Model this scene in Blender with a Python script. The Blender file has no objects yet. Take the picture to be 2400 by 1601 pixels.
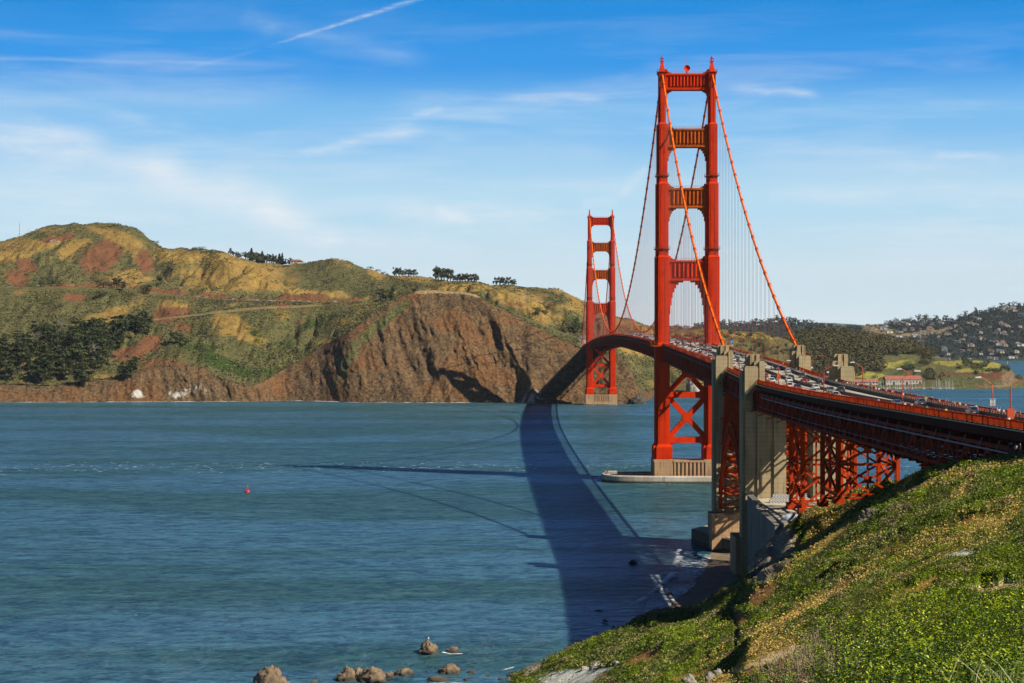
import bpy, math, random
import numpy as np
from mathutils import Vector, Matrix, Euler

# ------------------------------------------------------------------ camera, sky, sun
SC = bpy.context.scene
COL = SC.collection
F, H, K = 4630.0, 78.0, 1.020842          # focal length in photo pixels, eye height above the water, chart scale
UX0, VY0, ANG = 96.3, 1088.0, 0.008       # where the near tower stands and how the bridge axis is turned
R = math.radians

cam_d = bpy.data.cameras.new("camera")
cam = bpy.data.objects.new("camera", cam_d)
COL.objects.link(cam)
cam_d.sensor_width = 36.0
cam_d.lens = F / 2400.0 * 36.0
cam_d.clip_start = 0.5
cam_d.clip_end = 60000.0
cam.location = (0, 0, H)
cam.rotation_euler = (R(90) - 4.5 / F, 0, 0)
SC.camera = cam

SUN_DIR = Vector((221, -132, 226)).normalized()
SUN_EL = math.asin(SUN_DIR.z)
SUN_AZ = math.atan2(SUN_DIR.x, SUN_DIR.y)
sun_d = bpy.data.lights.new("sun", "SUN")
sun_d.energy = 5.0
sun_d.angle = R(0.53)
sun_d.color = (1.0, 0.93, 0.80)
sun = bpy.data.objects.new("sun", sun_d)
COL.objects.link(sun)
sun.rotation_euler = SUN_DIR.to_track_quat('Z', 'Y').to_euler()
sun.location = (300, -200, 400)

SC.view_settings.view_transform = 'Standard'
SC.view_settings.look = 'None'
SC.view_settings.exposure = 1.22
SC.view_settings.gamma = 1.0
SC.cycles.use_denoising = True
SC.cycles.denoising_prefilter = 'ACCURATE'
SC.cycles.denoising_input_passes = 'RGB_ALBEDO_NORMAL'


def mth(nt, op, a, b=None, c=None, clamp=False):
    n = nt.nodes.new('ShaderNodeMath')
    n.operation = op
    n.use_clamp = clamp
    for i, v in enumerate((a, b, c)):
        if v is None:
            continue
        if isinstance(v, (int, float)):
            n.inputs[i].default_value = v
        else:
            nt.links.new(v, n.inputs[i])
    return n.outputs[0]


def sstep(nt, v, lo, hi):
    n = nt.nodes.new('ShaderNodeMapRange')
    n.interpolation_type = 'SMOOTHSTEP'
    nt.links.new(v, n.inputs[0])
    n.inputs[1].default_value = lo
    n.inputs[2].default_value = hi
    return n.outputs[0]


def mix(nt, fac, a, b):
    n = nt.nodes.new('ShaderNodeMix')
    n.data_type = 'RGBA'
    if isinstance(fac, (int, float)):
        n.inputs[0].default_value = fac
    else:
        nt.links.new(fac, n.inputs[0])
    for idx, v in ((6, a), (7, b)):
        if isinstance(v, (tuple, list)):
            n.inputs[idx].default_value = (*v[:3], 1)
        else:
            nt.links.new(v, n.inputs[idx])
    return n.outputs[2]


def noise(nt, vec, scale, detail=4, rough=.55, dist=0.0):
    n = nt.nodes.new('ShaderNodeTexNoise')
    if vec is not None:
        nt.links.new(vec, n.inputs['Vector'])
    n.inputs['Scale'].default_value = scale
    n.inputs['Detail'].default_value = detail
    n.inputs['Roughness'].default_value = rough
    n.inputs['Distortion'].default_value = dist
    return n.outputs[0]


def mapping(nt, vec, scale=(1, 1, 1), rot=(0, 0, 0), loc=(0, 0, 0)):
    n = nt.nodes.new('ShaderNodeMapping')
    nt.links.new(vec, n.inputs[0])
    n.inputs['Scale'].default_value = scale
    n.inputs['Rotation'].default_value = rot
    n.inputs['Location'].default_value = loc
    return n.outputs[0]


def build_world():
    w = bpy.data.worlds.new("World")
    SC.world = w
    w.use_nodes = True
    nt = w.node_tree
    nt.nodes.clear()
    out = nt.nodes.new('ShaderNodeOutputWorld')
    bg = nt.nodes.new('ShaderNodeBackground')
    tc = nt.nodes.new('ShaderNodeTexCoord')
    sep = nt.nodes.new('ShaderNodeSeparateXYZ')
    nt.links.new(tc.outputs['Generated'], sep.inputs[0])
    x, y, z = sep.outputs
    el = mth(nt, 'ARCSINE', z)
    az = mth(nt, 'ARCTAN2', x, y)
    sky = nt.nodes.new('ShaderNodeTexSky')
    sky.sky_type = 'NISHITA'
    sky.sun_disc = False
    sky.sun_elevation = SUN_EL
    sky.sun_rotation = SUN_AZ
    # clear dry air: the deep blue of the overhead sky reaches far down towards the horizon
    ramp = nt.nodes.new('ShaderNodeValToRGB')
    f = mth(nt, 'DIVIDE', el, 0.5)
    nt.links.new(f, ramp.inputs[0])
    cr = ramp.color_ramp
    cr.interpolation = 'EASE'
    stops = [(0.0, (.68, .79, .83)), (.06, (.62, .77, .86)), (.14, (.48, .73, .91)), (.22, (.21, .53, .90)),
             (.28, (.026, .315, .83)), (.335, (.001, .262, .75)), (.40, (.001, .20, .60)), (.55, (.003, .085, .32)), (1.0, (.004, .030, .11))]
    cr.elements[0].position = 0
    cr.elements[0].color = (*stops[0][1], 1)
    cr.elements[1].position = 1
    cr.elements[1].color = (*stops[-1][1], 1)
    for p, c in stops[1:-1]:
        e = cr.elements.new(p)
        e.color = (*c, 1)
    skym = nt.nodes.new('ShaderNodeVectorMath')
    skym.operation = 'SCALE'
    nt.links.new(sky.outputs[0], skym.inputs[0])
    skym.inputs['Scale'].default_value = 0.07
    base = mix(nt, 0.93, skym.outputs[0], ramp.outputs[0])
    # cirrus in azimuth / elevation
    comb = nt.nodes.new('ShaderNodeCombineXYZ')
    nt.links.new(az, comb.inputs[0])
    nt.links.new(el, comb.inputs[1])
    v = comb.outputs[0]

    def streak(p1, p2, w0, strength, nsc=60, soft=1.0, w1=None):
        a1 = [math.atan((p1[0] * K - 1200) / F), math.atan((796 - p1[1] * K) / F)]
        a2 = [math.atan((p2[0] * K - 1200) / F), math.atan((796 - p2[1] * K) / F)]
        dx, dy = a2[0] - a1[0], a2[1] - a1[1]
        L = math.hypot(dx, dy)
        ux, uy = dx / L, dy / L
        px = mth(nt, 'SUBTRACT', az, a1[0])
        py = mth(nt, 'SUBTRACT', el, a1[1])
        t = mth(nt, 'ADD', mth(nt, 'MULTIPLY', px, ux), mth(nt, 'MULTIPLY', py, uy))
        tn = mth(nt, 'DIVIDE', t, L)
        d = mth(nt, 'ADD', mth(nt, 'MULTIPLY', px, -uy), mth(nt, 'MULTIPLY', py, ux))
        wob = noise(nt, v, nsc, 5, .6)
        d = mth(nt, 'ADD', d, mth(nt, 'MULTIPLY', mth(nt, 'SUBTRACT', wob, .5), w0 / F * 2.4 * soft))
        d = mth(nt, 'ABSOLUTE', d)
        wid = mth(nt, 'ADD', w0 / F, mth(nt, 'MULTIPLY', tn, ((w1 or w0) - w0) / F))
        q = mth(nt, 'DIVIDE', d, wid)
        m = mth(nt, 'POWER', 2.718, mth(nt, 'MULTIPLY', mth(nt, 'MULTIPLY', q, q), -1.0))
        ends = mth(nt, 'MULTIPLY', sstep(nt, tn, -0.12, 0.18), mth(nt, 'SUBTRACT', 1.0, sstep(nt, tn, .8, 1.1)))
        fine = noise(nt, mapping(nt, v, (.22, 1.2, 1), (0, 0, -math.atan2(uy, ux))), nsc * 2.2, 6, .65)
        m = mth(nt, 'MULTIPLY', m, ends)
        m = mth(nt, 'MULTIPLY', m, mth(nt, 'ADD', 0.40, mth(nt, 'MULTIPLY', sstep(nt, fine, .32, .72), .95)))
        return mth(nt, 'MULTIPLY', m, strength)

    tot = None
    for args in [((645, 102), (990, -12), 3.0, .36, 300, .8, 5.5), ((570, 60), (980, 135), 20, .11, 50), ((560, 35), (640, 75), 20, .08, 60),
                 ((-100, 154), (560, 152), 4.5, .17, 60, .8), ((430, 165), (590, 122), 4, .10, 60), ((690, 357), (975, 290), 8, .36, 60, 1.0, 22), ((950, 265), (1020, 252), 7, .25, 90),
                 ((-100, 318), (420, 395), 40, .55, 22), ((330, 400), (690, 500), 44, .52, 26), ((590, 480), (800, 560), 32, .55, 30), ((-200, 430), (700, 470), 60, .30, 14),
                 ((780, 545), (1100, 575), 24, .32, 40), ((900, 490), (1290, 500), 26, .42, 34), ((1000, 480), (1090, 515), 15, .35, 70), ((980, 335), (1420, 350), 30, .18, 20),
                 ((1150, 225), (1390, 225), 12, .26, 60), ((1680, 205), (1880, 222), 11, .34, 60), ((1330, 470), (1420, 465), 12, .32, 60), ((1420, 450), (1490, 380), 12, .26, 60), ((2140, 368), (2300, 372), 10, .34, 60),
                 ((1750, 440), (2500, 440), 30, .20, 24), ((1750, 385), (2500, 385), 22, .16, 24), ((-100, 240), (700, 215), 26, .20, 18), ((500, 385), (660, 375), 9, .2, 60)]:
        s = streak(*args)
        tot = s if tot is None else mth(nt, 'ADD', tot, s)
    band = noise(nt, mapping(nt, v, (7, 60, 1), (0, 0, .05)), 1.0, 6, .6, .4)
    band = mth(nt, 'MULTIPLY', sstep(nt, band, .42, .80), .42)
    band = mth(nt, 'MULTIPLY', band, mth(nt, 'SUBTRACT', 1.0, sstep(nt, el, .10, .19)))
    tot = mth(nt, 'ADD', tot, band, clamp=True)
    tot = mth(nt, 'MULTIPLY', tot, 0.95)
    colr = mix(nt, tot, base, (.78, .84, .90))
    nt.links.new(colr, bg.inputs[0])
    bg.inputs[1].default_value = 0.43
    nt.links.new(bg.outputs[0], out.inputs[0])


build_world()

# ------------------------------------------------------------------ helpers
rng = np.random.default_rng(7)
random.seed(7)


def Wp(xd, yd, D):
    """a point of the place: chart column and row, and its distance north of the eye"""
    return ((xd * K - 1200) / F * D, D, H - (yd * K - 796) / F * D)


def Bw(u, v, z):
    c, s = math.cos(ANG), math.sin(ANG)
    return (UX0 + u * c + v * s, VY0 - u * s + v * c, z)


def _hash(ix, iy, iz):
    h = (ix.astype(np.int64) * 374761393 + iy.astype(np.int64) * 668265263 + iz.astype(np.int64) * 1274126177) & 0xffffffff
    h = ((h ^ (h >> 13)) * 1103515245) & 0xffffffff
    h = ((h ^ (h >> 16)) * 2246822519) & 0xffffffff
    return ((h ^ (h >> 15)) & 0xffff) / 65535.0


def vnoise(x, y, z=None):
    x = np.asarray(x, float); y = np.asarray(y, float)
    z = np.zeros_like(x) if z is None else np.asarray(z, float)
    ix, iy, iz = np.floor(x), np.floor(y), np.floor(z)
    fx, fy, fz = x - ix, y - iy, z - iz
    fx, fy, fz = (f * f * f * (f * (f * 6 - 15) + 10) for f in (fx, fy, fz))
    r = 0
    for a in (0, 1):
        for b in (0, 1):
            for c in (0, 1):
                w = (fx if a else 1 - fx) * (fy if b else 1 - fy) * (fz if c else 1 - fz)
                r = r + w * _hash(ix + a, iy + b, iz + c)
    return r


def fbm(x, y, z=None, o=4, gain=.5):
    r, amp, tot, f = 0, 1.0, 0, 1.0
    z = np.zeros_like(np.asarray(x, float)) if z is None else z
    for k in range(o):
        r = r + amp * (vnoise(x * f + 17.3 * k, y * f - 9.1 * k, z * f + 3.7 * k) - .5)
        tot += amp
        amp *= gain
        f *= 2.03
    return r / tot * 2


def sm(x, lo, hi):
    t = np.clip((x - lo) / (hi - lo), 0, 1)
    return t * t * (3 - 2 * t)


ALB = .48                                  # charts of colour below are read at the exposed brightness; surfaces are darker


def al(c):
    return tuple(x * ALB for x in c)


def principled(name):
    m = bpy.data.materials.new(name)
    m.use_nodes = True
    nt = m.node_tree
    return m, nt, nt.nodes['Principled BSDF']


def mat(name, col, col2=None, rough=.75, scale=1.0, stretch=(1, 1, 1), bump=0.0, spec=.3, lo=.35, hi=.65, detail=5, metal=0.0):
    m, nt, p = principled(name)
    tc = nt.nodes.new('ShaderNodeTexCoord')
    v = mapping(nt, tc.outputs['Object'], stretch)
    n = noise(nt, v, scale, detail, .6)
    col = al(col)
    c2 = al(col2) if col2 else tuple(c * .72 for c in col)
    nt.links.new(mix(nt, sstep(nt, n, lo, hi), col, c2), p.inputs['Base Color'])
    p.inputs['Roughness'].default_value = rough
    p.inputs['Specular IOR Level'].default_value = spec
    p.inputs['Metallic'].default_value = metal
    if bump:
        b = nt.nodes.new('ShaderNodeBump')
        b.inputs['Distance'].default_value = bump
        nt.links.new(n, b.inputs['Height'])
        nt.links.new(b.outputs[0], p.inputs['Normal'])
    return m


def objcol_mat(name, rough=.4, spec=.5, coat=0.0):
    m, nt, p = principled(name)
    oi = nt.nodes.new('ShaderNodeObjectInfo')
    tc = nt.nodes.new('ShaderNodeTexCoord')
    n = noise(nt, tc.outputs['Object'], 3.0, 3)
    d = mix(nt, mth(nt, 'MULTIPLY', n, .25), oi.outputs['Color'], (.05, .045, .04))
    d = mix(nt, 1 - ALB * 1.15, d, (0, 0, 0))
    nt.links.new(d, p.inputs['Base Color'])
    p.inputs['Roughness'].default_value = rough
    p.inputs['Specular IOR Level'].default_value = spec
    p.inputs['Coat Weight'].default_value = coat
    return m


class MB:
    """collects simple solids and builds one mesh out of them"""
    def __init__(s):
        s.v, s.f, s.m = [], [], []

    def add(s, vs, fs, mi=0):
        o = len(s.v)
        s.v.extend([tuple(p) for p in vs])
        s.f.extend([tuple(i + o for i in f) for f in fs])
        s.m.extend([mi] * len(fs))
        return s

    def hexa(s, a, b, mi=0):
        """two quads (bottom, top) of four points each"""
        return s.add(list(a) + list(b), [(3, 2, 1, 0), (4, 5, 6, 7), (0, 1, 5, 4), (1, 2, 6, 5), (2, 3, 7, 6), (3, 0, 4, 7)], mi)

    def box(s, x0, x1, y0, y1, z0, z1, mi=0):
        return s.hexa([(x0, y0, z0), (x1, y0, z0), (x1, y1, z0), (x0, y1, z0)], [(x0, y0, z1), (x1, y0, z1), (x1, y1, z1), (x0, y1, z1)], mi)

    def taper(s, cx, cy, w0, d0, z0, w1, d1, z1, mi=0):
        return s.hexa([(cx - w0 / 2, cy - d0 / 2, z0), (cx + w0 / 2, cy - d0 / 2, z0), (cx + w0 / 2, cy + d0 / 2, z0), (cx - w0 / 2, cy + d0 / 2, z0)],
                      [(cx - w1 / 2, cy - d1 / 2, z1), (cx + w1 / 2, cy - d1 / 2, z1), (cx + w1 / 2, cy + d1 / 2, z1), (cx - w1 / 2, cy + d1 / 2, z1)], mi)

    def prism(s, poly, axis, a0, a1, mi=0):
        """a closed outline pushed along an axis; outline points are the two other coordinates in order"""
        n = len(poly)
        def P(p, a):
            return {'x': (a, p[0], p[1]), 'y': (p[0], a, p[1]), 'z': (p[0], p[1], a)}[axis]
        vs = [P(p, a0) for p in poly] + [P(p, a1) for p in poly]
        fs = [tuple(range(n - 1, -1, -1)), tuple(range(n, 2 * n))] + [(i, (i + 1) % n, (i + 1) % n + n, i + n) for i in range(n)]
        return s.add(vs, fs, mi)

    def bar(s, p, q, w, h=None, mi=0, up=(0, 0, 1)):
        h = h or w
        p, q = Vector(p), Vector(q)
        d = q - p
        if d.length < 1e-6:
            return s
        d.normalize()
        up = Vector(up)
        if abs(d.dot(up)) > .95:
            up = Vector((0, 1, 0)) if abs(d.y) < .9 else Vector((1, 0, 0))
        sx = d.cross(up).normalized() * (w / 2)
        sy = sx.cross(d).normalized() * (h / 2)
        A = [p - sx - sy, p + sx - sy, p + sx + sy, p - sx + sy]
        B = [q - sx - sy, q + sx - sy, q + sx + sy, q - sx + sy]
        return s.hexa(A, B, mi)

    def tube(s, path, r, n=8, mi=0, cap=True):
        pts = [Vector(p) for p in path]
        rs = r if isinstance(r, (list, tuple)) else [r] * len(pts)
        vs, fs = [], []
        for i, p in enumerate(pts):
            d = (pts[min(i + 1, len(pts) - 1)] - pts[max(i - 1, 0)]).normalized()
            up = Vector((0, 0, 1)) if abs(d.z) < .95 else Vector((1, 0, 0))
            a = d.cross(up).normalized()
            b = a.cross(d).normalized()
            for k in range(n):
                t = 2 * math.pi * k / n
                vs.append(p + a * math.cos(t) * rs[i] + b * math.sin(t) * rs[i])
        for i in range(len(pts) - 1):
            for k in range(n):
                k2 = (k + 1) % n
                fs.append((i * n + k, i * n + k2, (i + 1) * n + k2, (i + 1) * n + k))
        if cap:
            fs.append(tuple(range(n - 1, -1, -1)))
            fs.append(tuple((len(pts) - 1) * n + k for k in range(n)))
        return s.add(vs, fs, mi)

    def mesh(s, name, mats, smooth=False):
        me = bpy.data.meshes.new(name)
        me.from_pydata(s.v, [], s.f)
        for m in (mats if isinstance(mats, (list, tuple)) else [mats]):
            me.materials.append(m)
        me.polygons.foreach_set('material_index', s.m)
        if smooth:
            me.polygons.foreach_set('use_smooth', [True] * len(s.f))
        me.update()
        return me

    def build(s, name, mats, parent=None, smooth=False):
        o = bpy.data.objects.new(name, s.mesh(name, mats, smooth))
        COL.objects.link(o)
        if parent is not None:
            o.parent = parent
        return o


def tag(o, label=None, cat=None, group=None, kind=None):
    for k, v in (('label', label), ('category', cat), ('group', group), ('kind', kind)):
        if v:
            o[k] = v
    return o


def empty(name, loc=(0, 0, 0), rz=0.0, parent=None):
    o = bpy.data.objects.new(name, None)
    COL.objects.link(o)
    o.location = loc
    o.rotation_euler = (0, 0, rz)
    o.empty_display_size = .5
    if parent is not None:
        o.parent = parent
    return o


def child(name, me, parent):
    o = bpy.data.objects.new(name, me)
    COL.objects.link(o)
    o.parent = parent
    return o


KIDS = {}


def copy_tree(o, parent=None):
    c = o.copy()
    COL.objects.link(c)
    if parent is not None:
        c.parent = parent
    for ch in list(o.children):
        copy_tree(ch, c)
    return c


def bigmesh(name, V, Q, mats, smooth=False, tint=None, attrs=None, parent=None, mi=None):
    me = bpy.data.meshes.new(name)
    V = np.ascontiguousarray(V, dtype=np.float32)
    Q = np.ascontiguousarray(Q, dtype=np.int32)
    k = Q.shape[1]
    me.vertices.add(len(V))
    me.vertices.foreach_set('co', V.ravel())
    me.loops.add(Q.size)
    me.loops.foreach_set('vertex_index', Q.ravel())
    me.polygons.add(len(Q))
    me.polygons.foreach_set('loop_start', np.arange(0, Q.size, k, dtype=np.int32))
    me.polygons.foreach_set('loop_total', np.full(len(Q), k, dtype=np.int32))
    for m in (mats if isinstance(mats, (list, tuple)) else [mats]):
        me.materials.append(m)
    if mi is not None:
        me.polygons.foreach_set('material_index', np.asarray(mi, dtype=np.int32))
    if smooth:
        me.polygons.foreach_set('use_smooth', np.ones(len(Q), dtype=bool))
    me.update(calc_edges=True)
    if tint is not None:
        a = me.attributes.new('tint', 'FLOAT', 'POINT')
        a.data.foreach_set('value', np.asarray(tint, dtype=np.float32))
    for nm, arr in (attrs or {}).items():
        a = me.attributes.new(nm, 'FLOAT_COLOR', 'POINT')
        a.data.foreach_set('color', np.ascontiguousarray(arr, dtype=np.float32).ravel())
    o = bpy.data.objects.new(name, me)
    COL.objects.link(o)
    if parent is not None:
        o.parent = parent
    return o


def grid_quads(nc, nr):
    i = np.arange(nc - 1)[:, None] * nr + np.arange(nr - 1)[None, :]
    i = i.ravel()
    return np.stack([i, i + nr, i + nr + 1, i + 1], 1)


def leaves(P, size, r, up=.5, aspect=.55, tilt=None):
    """leaf-sized quads with a slight fold: centres P, one size each"""
    n = len(P)
    nrm = r.normal(size=(n, 3))
    nrm /= np.linalg.norm(nrm, axis=1)[:, None]
    nrm[:, 2] = np.abs(nrm[:, 2]) + up
    if tilt is not None:
        nrm += tilt
    nrm /= np.linalg.norm(nrm, axis=1)[:, None]
    a = np.cross(nrm, r.normal(size=(n, 3)))
    a /= np.linalg.norm(a, axis=1)[:, None] + 1e-9
    b = np.cross(nrm, a)
    s = np.asarray(size)[:, None]
    V = np.stack([P - a * s * .5, P - b * s * .5 * aspect + nrm * s * .08, P + a * s * .5, P + b * s * .5 * aspect + nrm * s * .08], 1).reshape(-1, 3)
    Q = np.arange(4 * n).reshape(n, 4)
    return V, Q


def leaf_mat(name, cols, rough=.55, trans=.25, spec=.3):
    cols = [al(c) for c in cols]
    m, nt, p = principled(name)
    at = nt.nodes.new('ShaderNodeAttribute')
    at.attribute_name = 'tint'
    rp = nt.nodes.new('ShaderNodeValToRGB')
    nt.links.new(at.outputs['Fac'], rp.inputs[0])
    cr = rp.color_ramp
    cr.elements[0].color = (*cols[0], 1)
    cr.elements[1].color = (*cols[-1], 1)
    for i, c in enumerate(cols[1:-1]):
        e = cr.elements.new((i + 1) / (len(cols) - 1))
        e.color = (*c, 1)
    nt.links.new(rp.outputs[0], p.inputs['Base Color'])
    p.inputs['Roughness'].default_value = rough
    p.inputs['Specular IOR Level'].default_value = spec
    if trans:
        out = nt.nodes['Material Output']
        tr = nt.nodes.new('ShaderNodeBsdfTranslucent')
        nt.links.new(rp.outputs[0], tr.inputs[0])
        ms = nt.nodes.new('ShaderNodeMixShader')
        ms.inputs[0].default_value = trans
        nt.links.new(p.outputs[0], ms.inputs[1])
        nt.links.new(tr.outputs[0], ms.inputs[2])
        nt.links.new(ms.outputs[0], out.inputs[0])
    return m


_ONES = ["", "first", "second", "third", "fourth", "fifth", "sixth", "seventh", "eighth", "ninth", "tenth", "eleventh", "twelfth", "thirteenth",
         "fourteenth", "fifteenth", "sixteenth", "seventeenth", "eighteenth", "nineteenth"]
_TENS = ["", "", "twenty", "thirty", "forty", "fifty", "sixty", "seventy", "eighty", "ninety"]
_TENTH = ["", "", "twentieth", "thirtieth", "fortieth", "fiftieth", "sixtieth", "seventieth", "eightieth", "ninetieth"]


def nth(n):
    if n < 20:
        return _ONES[n]
    t, o = divmod(n, 10)
    return _TENTH[t] if o == 0 else _TENS[t] + "-" + _ONES[o]

# ------------------------------------------------------------------ the bridge
def steel_mat(name, col, dark, plate=True):
    col, dark = al(col), al(dark)
    m, nt, p = principled(name)
    tc = nt.nodes.new('ShaderNodeTexCoord')
    v = tc.outputs['Object']
    n1 = noise(nt, mapping(nt, v, (.35, .35, .12)), 1.0, 6, .65)
    n2 = noise(nt, mapping(nt, v, (2.2, 2.2, .5)), 1.0, 5, .6)
    c = mix(nt, sstep(nt, n1, .42, .75), col, dark)
    c = mix(nt, mth(nt, 'MULTIPLY', sstep(nt, n2, .55, .8), .35), c, (col[0] * .55, col[1] * .5, col[2] * .6))
    if plate:
        sep = nt.nodes.new('ShaderNodeSeparateXYZ')
        nt.links.new(v, sep.inputs[0])
        seam = mth(nt, 'FRACT', mth(nt, 'DIVIDE', sep.outputs[2], 3.4))
        seam = mth(nt, 'LESS_THAN', seam, .06)
        c = mix(nt, mth(nt, 'MULTIPLY', seam, .6), c, dark)
    nt.links.new(c, p.inputs['Base Color'])
    p.inputs['Roughness'].default_value = .8
    p.inputs['Specular IOR Level'].default_value = .04
    b = nt.nodes.new('ShaderNodeBump')
    b.inputs['Distance'].default_value = .06
    nt.links.new(n2, b.inputs['Height'])
    nt.links.new(b.outputs[0], p.inputs['Normal'])
    return m


M_ORANGE = steel_mat('orange_steel', (.76, .040, .002), (.50, .023, .002))
M_ORANGE2 = steel_mat('orange_steel_plain', (.76, .044, .002), (.48, .025, .002), plate=False)
M_RUST = steel_mat('weathered_steel', (.60, .115, .008), (.24, .036, .006), plate=False)
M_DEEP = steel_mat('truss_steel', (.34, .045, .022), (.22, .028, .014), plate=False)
M_UNDER = steel_mat('shade_dark_steel', (.085, .012, .006), (.05, .008, .005), plate=False)  # bridge steel with the shade under the deck put into its colour
M_ARCH = steel_mat('arch_steel', (.62, .060, .006), (.36, .028, .004), plate=False)
M_CABLE = mat('cable_paint', (1.1, .22, .012), (.85, .12, .008), scale=.8, rough=.8, spec=.05)
M_ROPE = mat('suspender_rope', (.40, .12, .09), (.32, .09, .07), scale=.5, rough=.6)


def concrete_mat(name, a, b, scale=.12, dark=(.06, .05, .04), low=None):
    a, b, dark = al(a), al(b), al(dark)
    m, nt, p = principled(name)
    tc = nt.nodes.new('ShaderNodeTexCoord')
    v = tc.outputs['Object']
    n1 = noise(nt, mapping(nt, v, (1, 1, .6)), scale, 6, .6)
    n2 = noise(nt, mapping(nt, v, (1.2, 1.2, .06)), 1.0, 5, .6)
    n3 = noise(nt, v, 3.0, 4, .6)
    c = mix(nt, sstep(nt, n1, .35, .65), a, b)
    c = mix(nt, mth(nt, 'MULTIPLY', sstep(nt, n2, .50, .74), .72), c, dark)
    sep = nt.nodes.new('ShaderNodeSeparateXYZ')
    nt.links.new(v, sep.inputs[0])
    seam = mth(nt, 'LESS_THAN', mth(nt, 'FRACT', mth(nt, 'DIVIDE', sep.outputs[2], 1.5)), .07)
    c = mix(nt, mth(nt, 'MULTIPLY', seam, .42), c, dark)
    if low is not None:                       # tide line: weed and wet stone up to that height
        z = mth(nt, 'ADD', sep.outputs[2], mth(nt, 'MULTIPLY', mth(nt, 'SUBTRACT', n3, .5), 1.2))
        c = mix(nt, mth(nt, 'SUBTRACT', 1.0, sstep(nt, z, low - .5, low + .5)), c, (.035, .032, .02))
    nt.links.new(c, p.inputs['Base Color'])
    p.inputs['Roughness'].default_value = .9
    p.inputs['Specular IOR Level'].default_value = .15
    b_ = nt.nodes.new('ShaderNodeBump')
    b_.inputs['Distance'].default_value = .05
    nt.links.new(n3, b_.inputs['Height'])
    nt.links.new(b_.outputs[0], p.inputs['Normal'])
    return m


M_CONC = concrete_mat('pylon_concrete', (.58, .44, .25), (.43, .335, .19))
M_PIER = concrete_mat('pier_concrete', (.64, .39, .20), (.50, .31, .17), low=1.0)
M_FEND = concrete_mat('fender_concrete', (.66, .59, .48), (.50, .43, .34), low=1.3)
M_ROAD = mat('road_concrete', (.50, .43, .33), (.39, .335, .255), rough=.9, scale=.22, stretch=(1.6, .12, 1))
M_WALK = mat('walkway_concrete', (.58, .50, .37), (.46, .39, .29), rough=.9, scale=.4)
M_LINE = mat('lane_paint', (.72, .70, .62), (.55, .53, .47), scale=2)
M_BARRIER = mat('barrier_steel', (.055, .04, .034), (.03, .025, .022), scale=1.0, rough=.6)
M_LIGHTRAIL = mat('rail_light_grey', (.50, .46, .40), (.36, .33, .29), rough=.5)
M_PIPE = mat('utility_pipe', (.20, .24, .28), (.13, .16, .19), rough=.5)

vk = np.array([-900, -830, -740, -640, -560, -459, -400, -320, -150, 0, 200, 400, 640, 880, 1080, 1280, 1450, 1700], float)
zk = np.array([63.2, 62.9, 62.6, 62.4, 62.5, 63.3, 64.7, 67.3, 71.4, 74.6, 77.9, 80.2, 81.6, 80.4, 78.2, 75.2, 71.3, 66.0], float)
_vg = np.arange(-900, 1701, 5.0)
_zg = np.interp(_vg, vk, zk)
_kern = np.hanning(21); _kern /= _kern.sum()
_zg = np.convolve(np.pad(_zg, 10, mode='edge'), _kern, mode='valid')


def zr(v, u=0.0):
    e = np.interp(v, [-900, -780, -620, -470], [1.5, 1.35, .8, 0.0])
    return float(np.interp(v, _vg, _zg) - u / 13.4 * e)


def zc(v):
    """height of the main cables"""
    if v < 0:
        t = -v / 343.0
        return 225.6 + (75.3 - 225.6) * t - 15.0 * 4 * t * (1 - t)
    if v <= 1280:
        return 84.4 + 141.2 * ((v - 640) / 640.0) ** 2
    t = (v - 1280) / 343.0
    return 225.6 + (72.0 - 225.6) * t - 15.0 * 4 * t * (1 - t)


bridge = empty('suspension_bridge', (UX0, VY0, 0), -ANG)
tag(bridge, 'long orange suspension bridge with two towers reaching across the strait', 'bridge')

# ---- towers
LEV = [(20.6, 75.0, 7.9, 11.5, 5.0, 14.8), (75.0, 123.0, 7.7, 10.6, 4.9, 13.8), (123.0, 163.3, 6.7, 9.4, 4.1, 12.2),
       (163.3, 196.0, 5.7, 8.2, 3.4, 10.6), (196.0, 223.8, 3.9, 6.8, 2.5, 9.0)]


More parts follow.
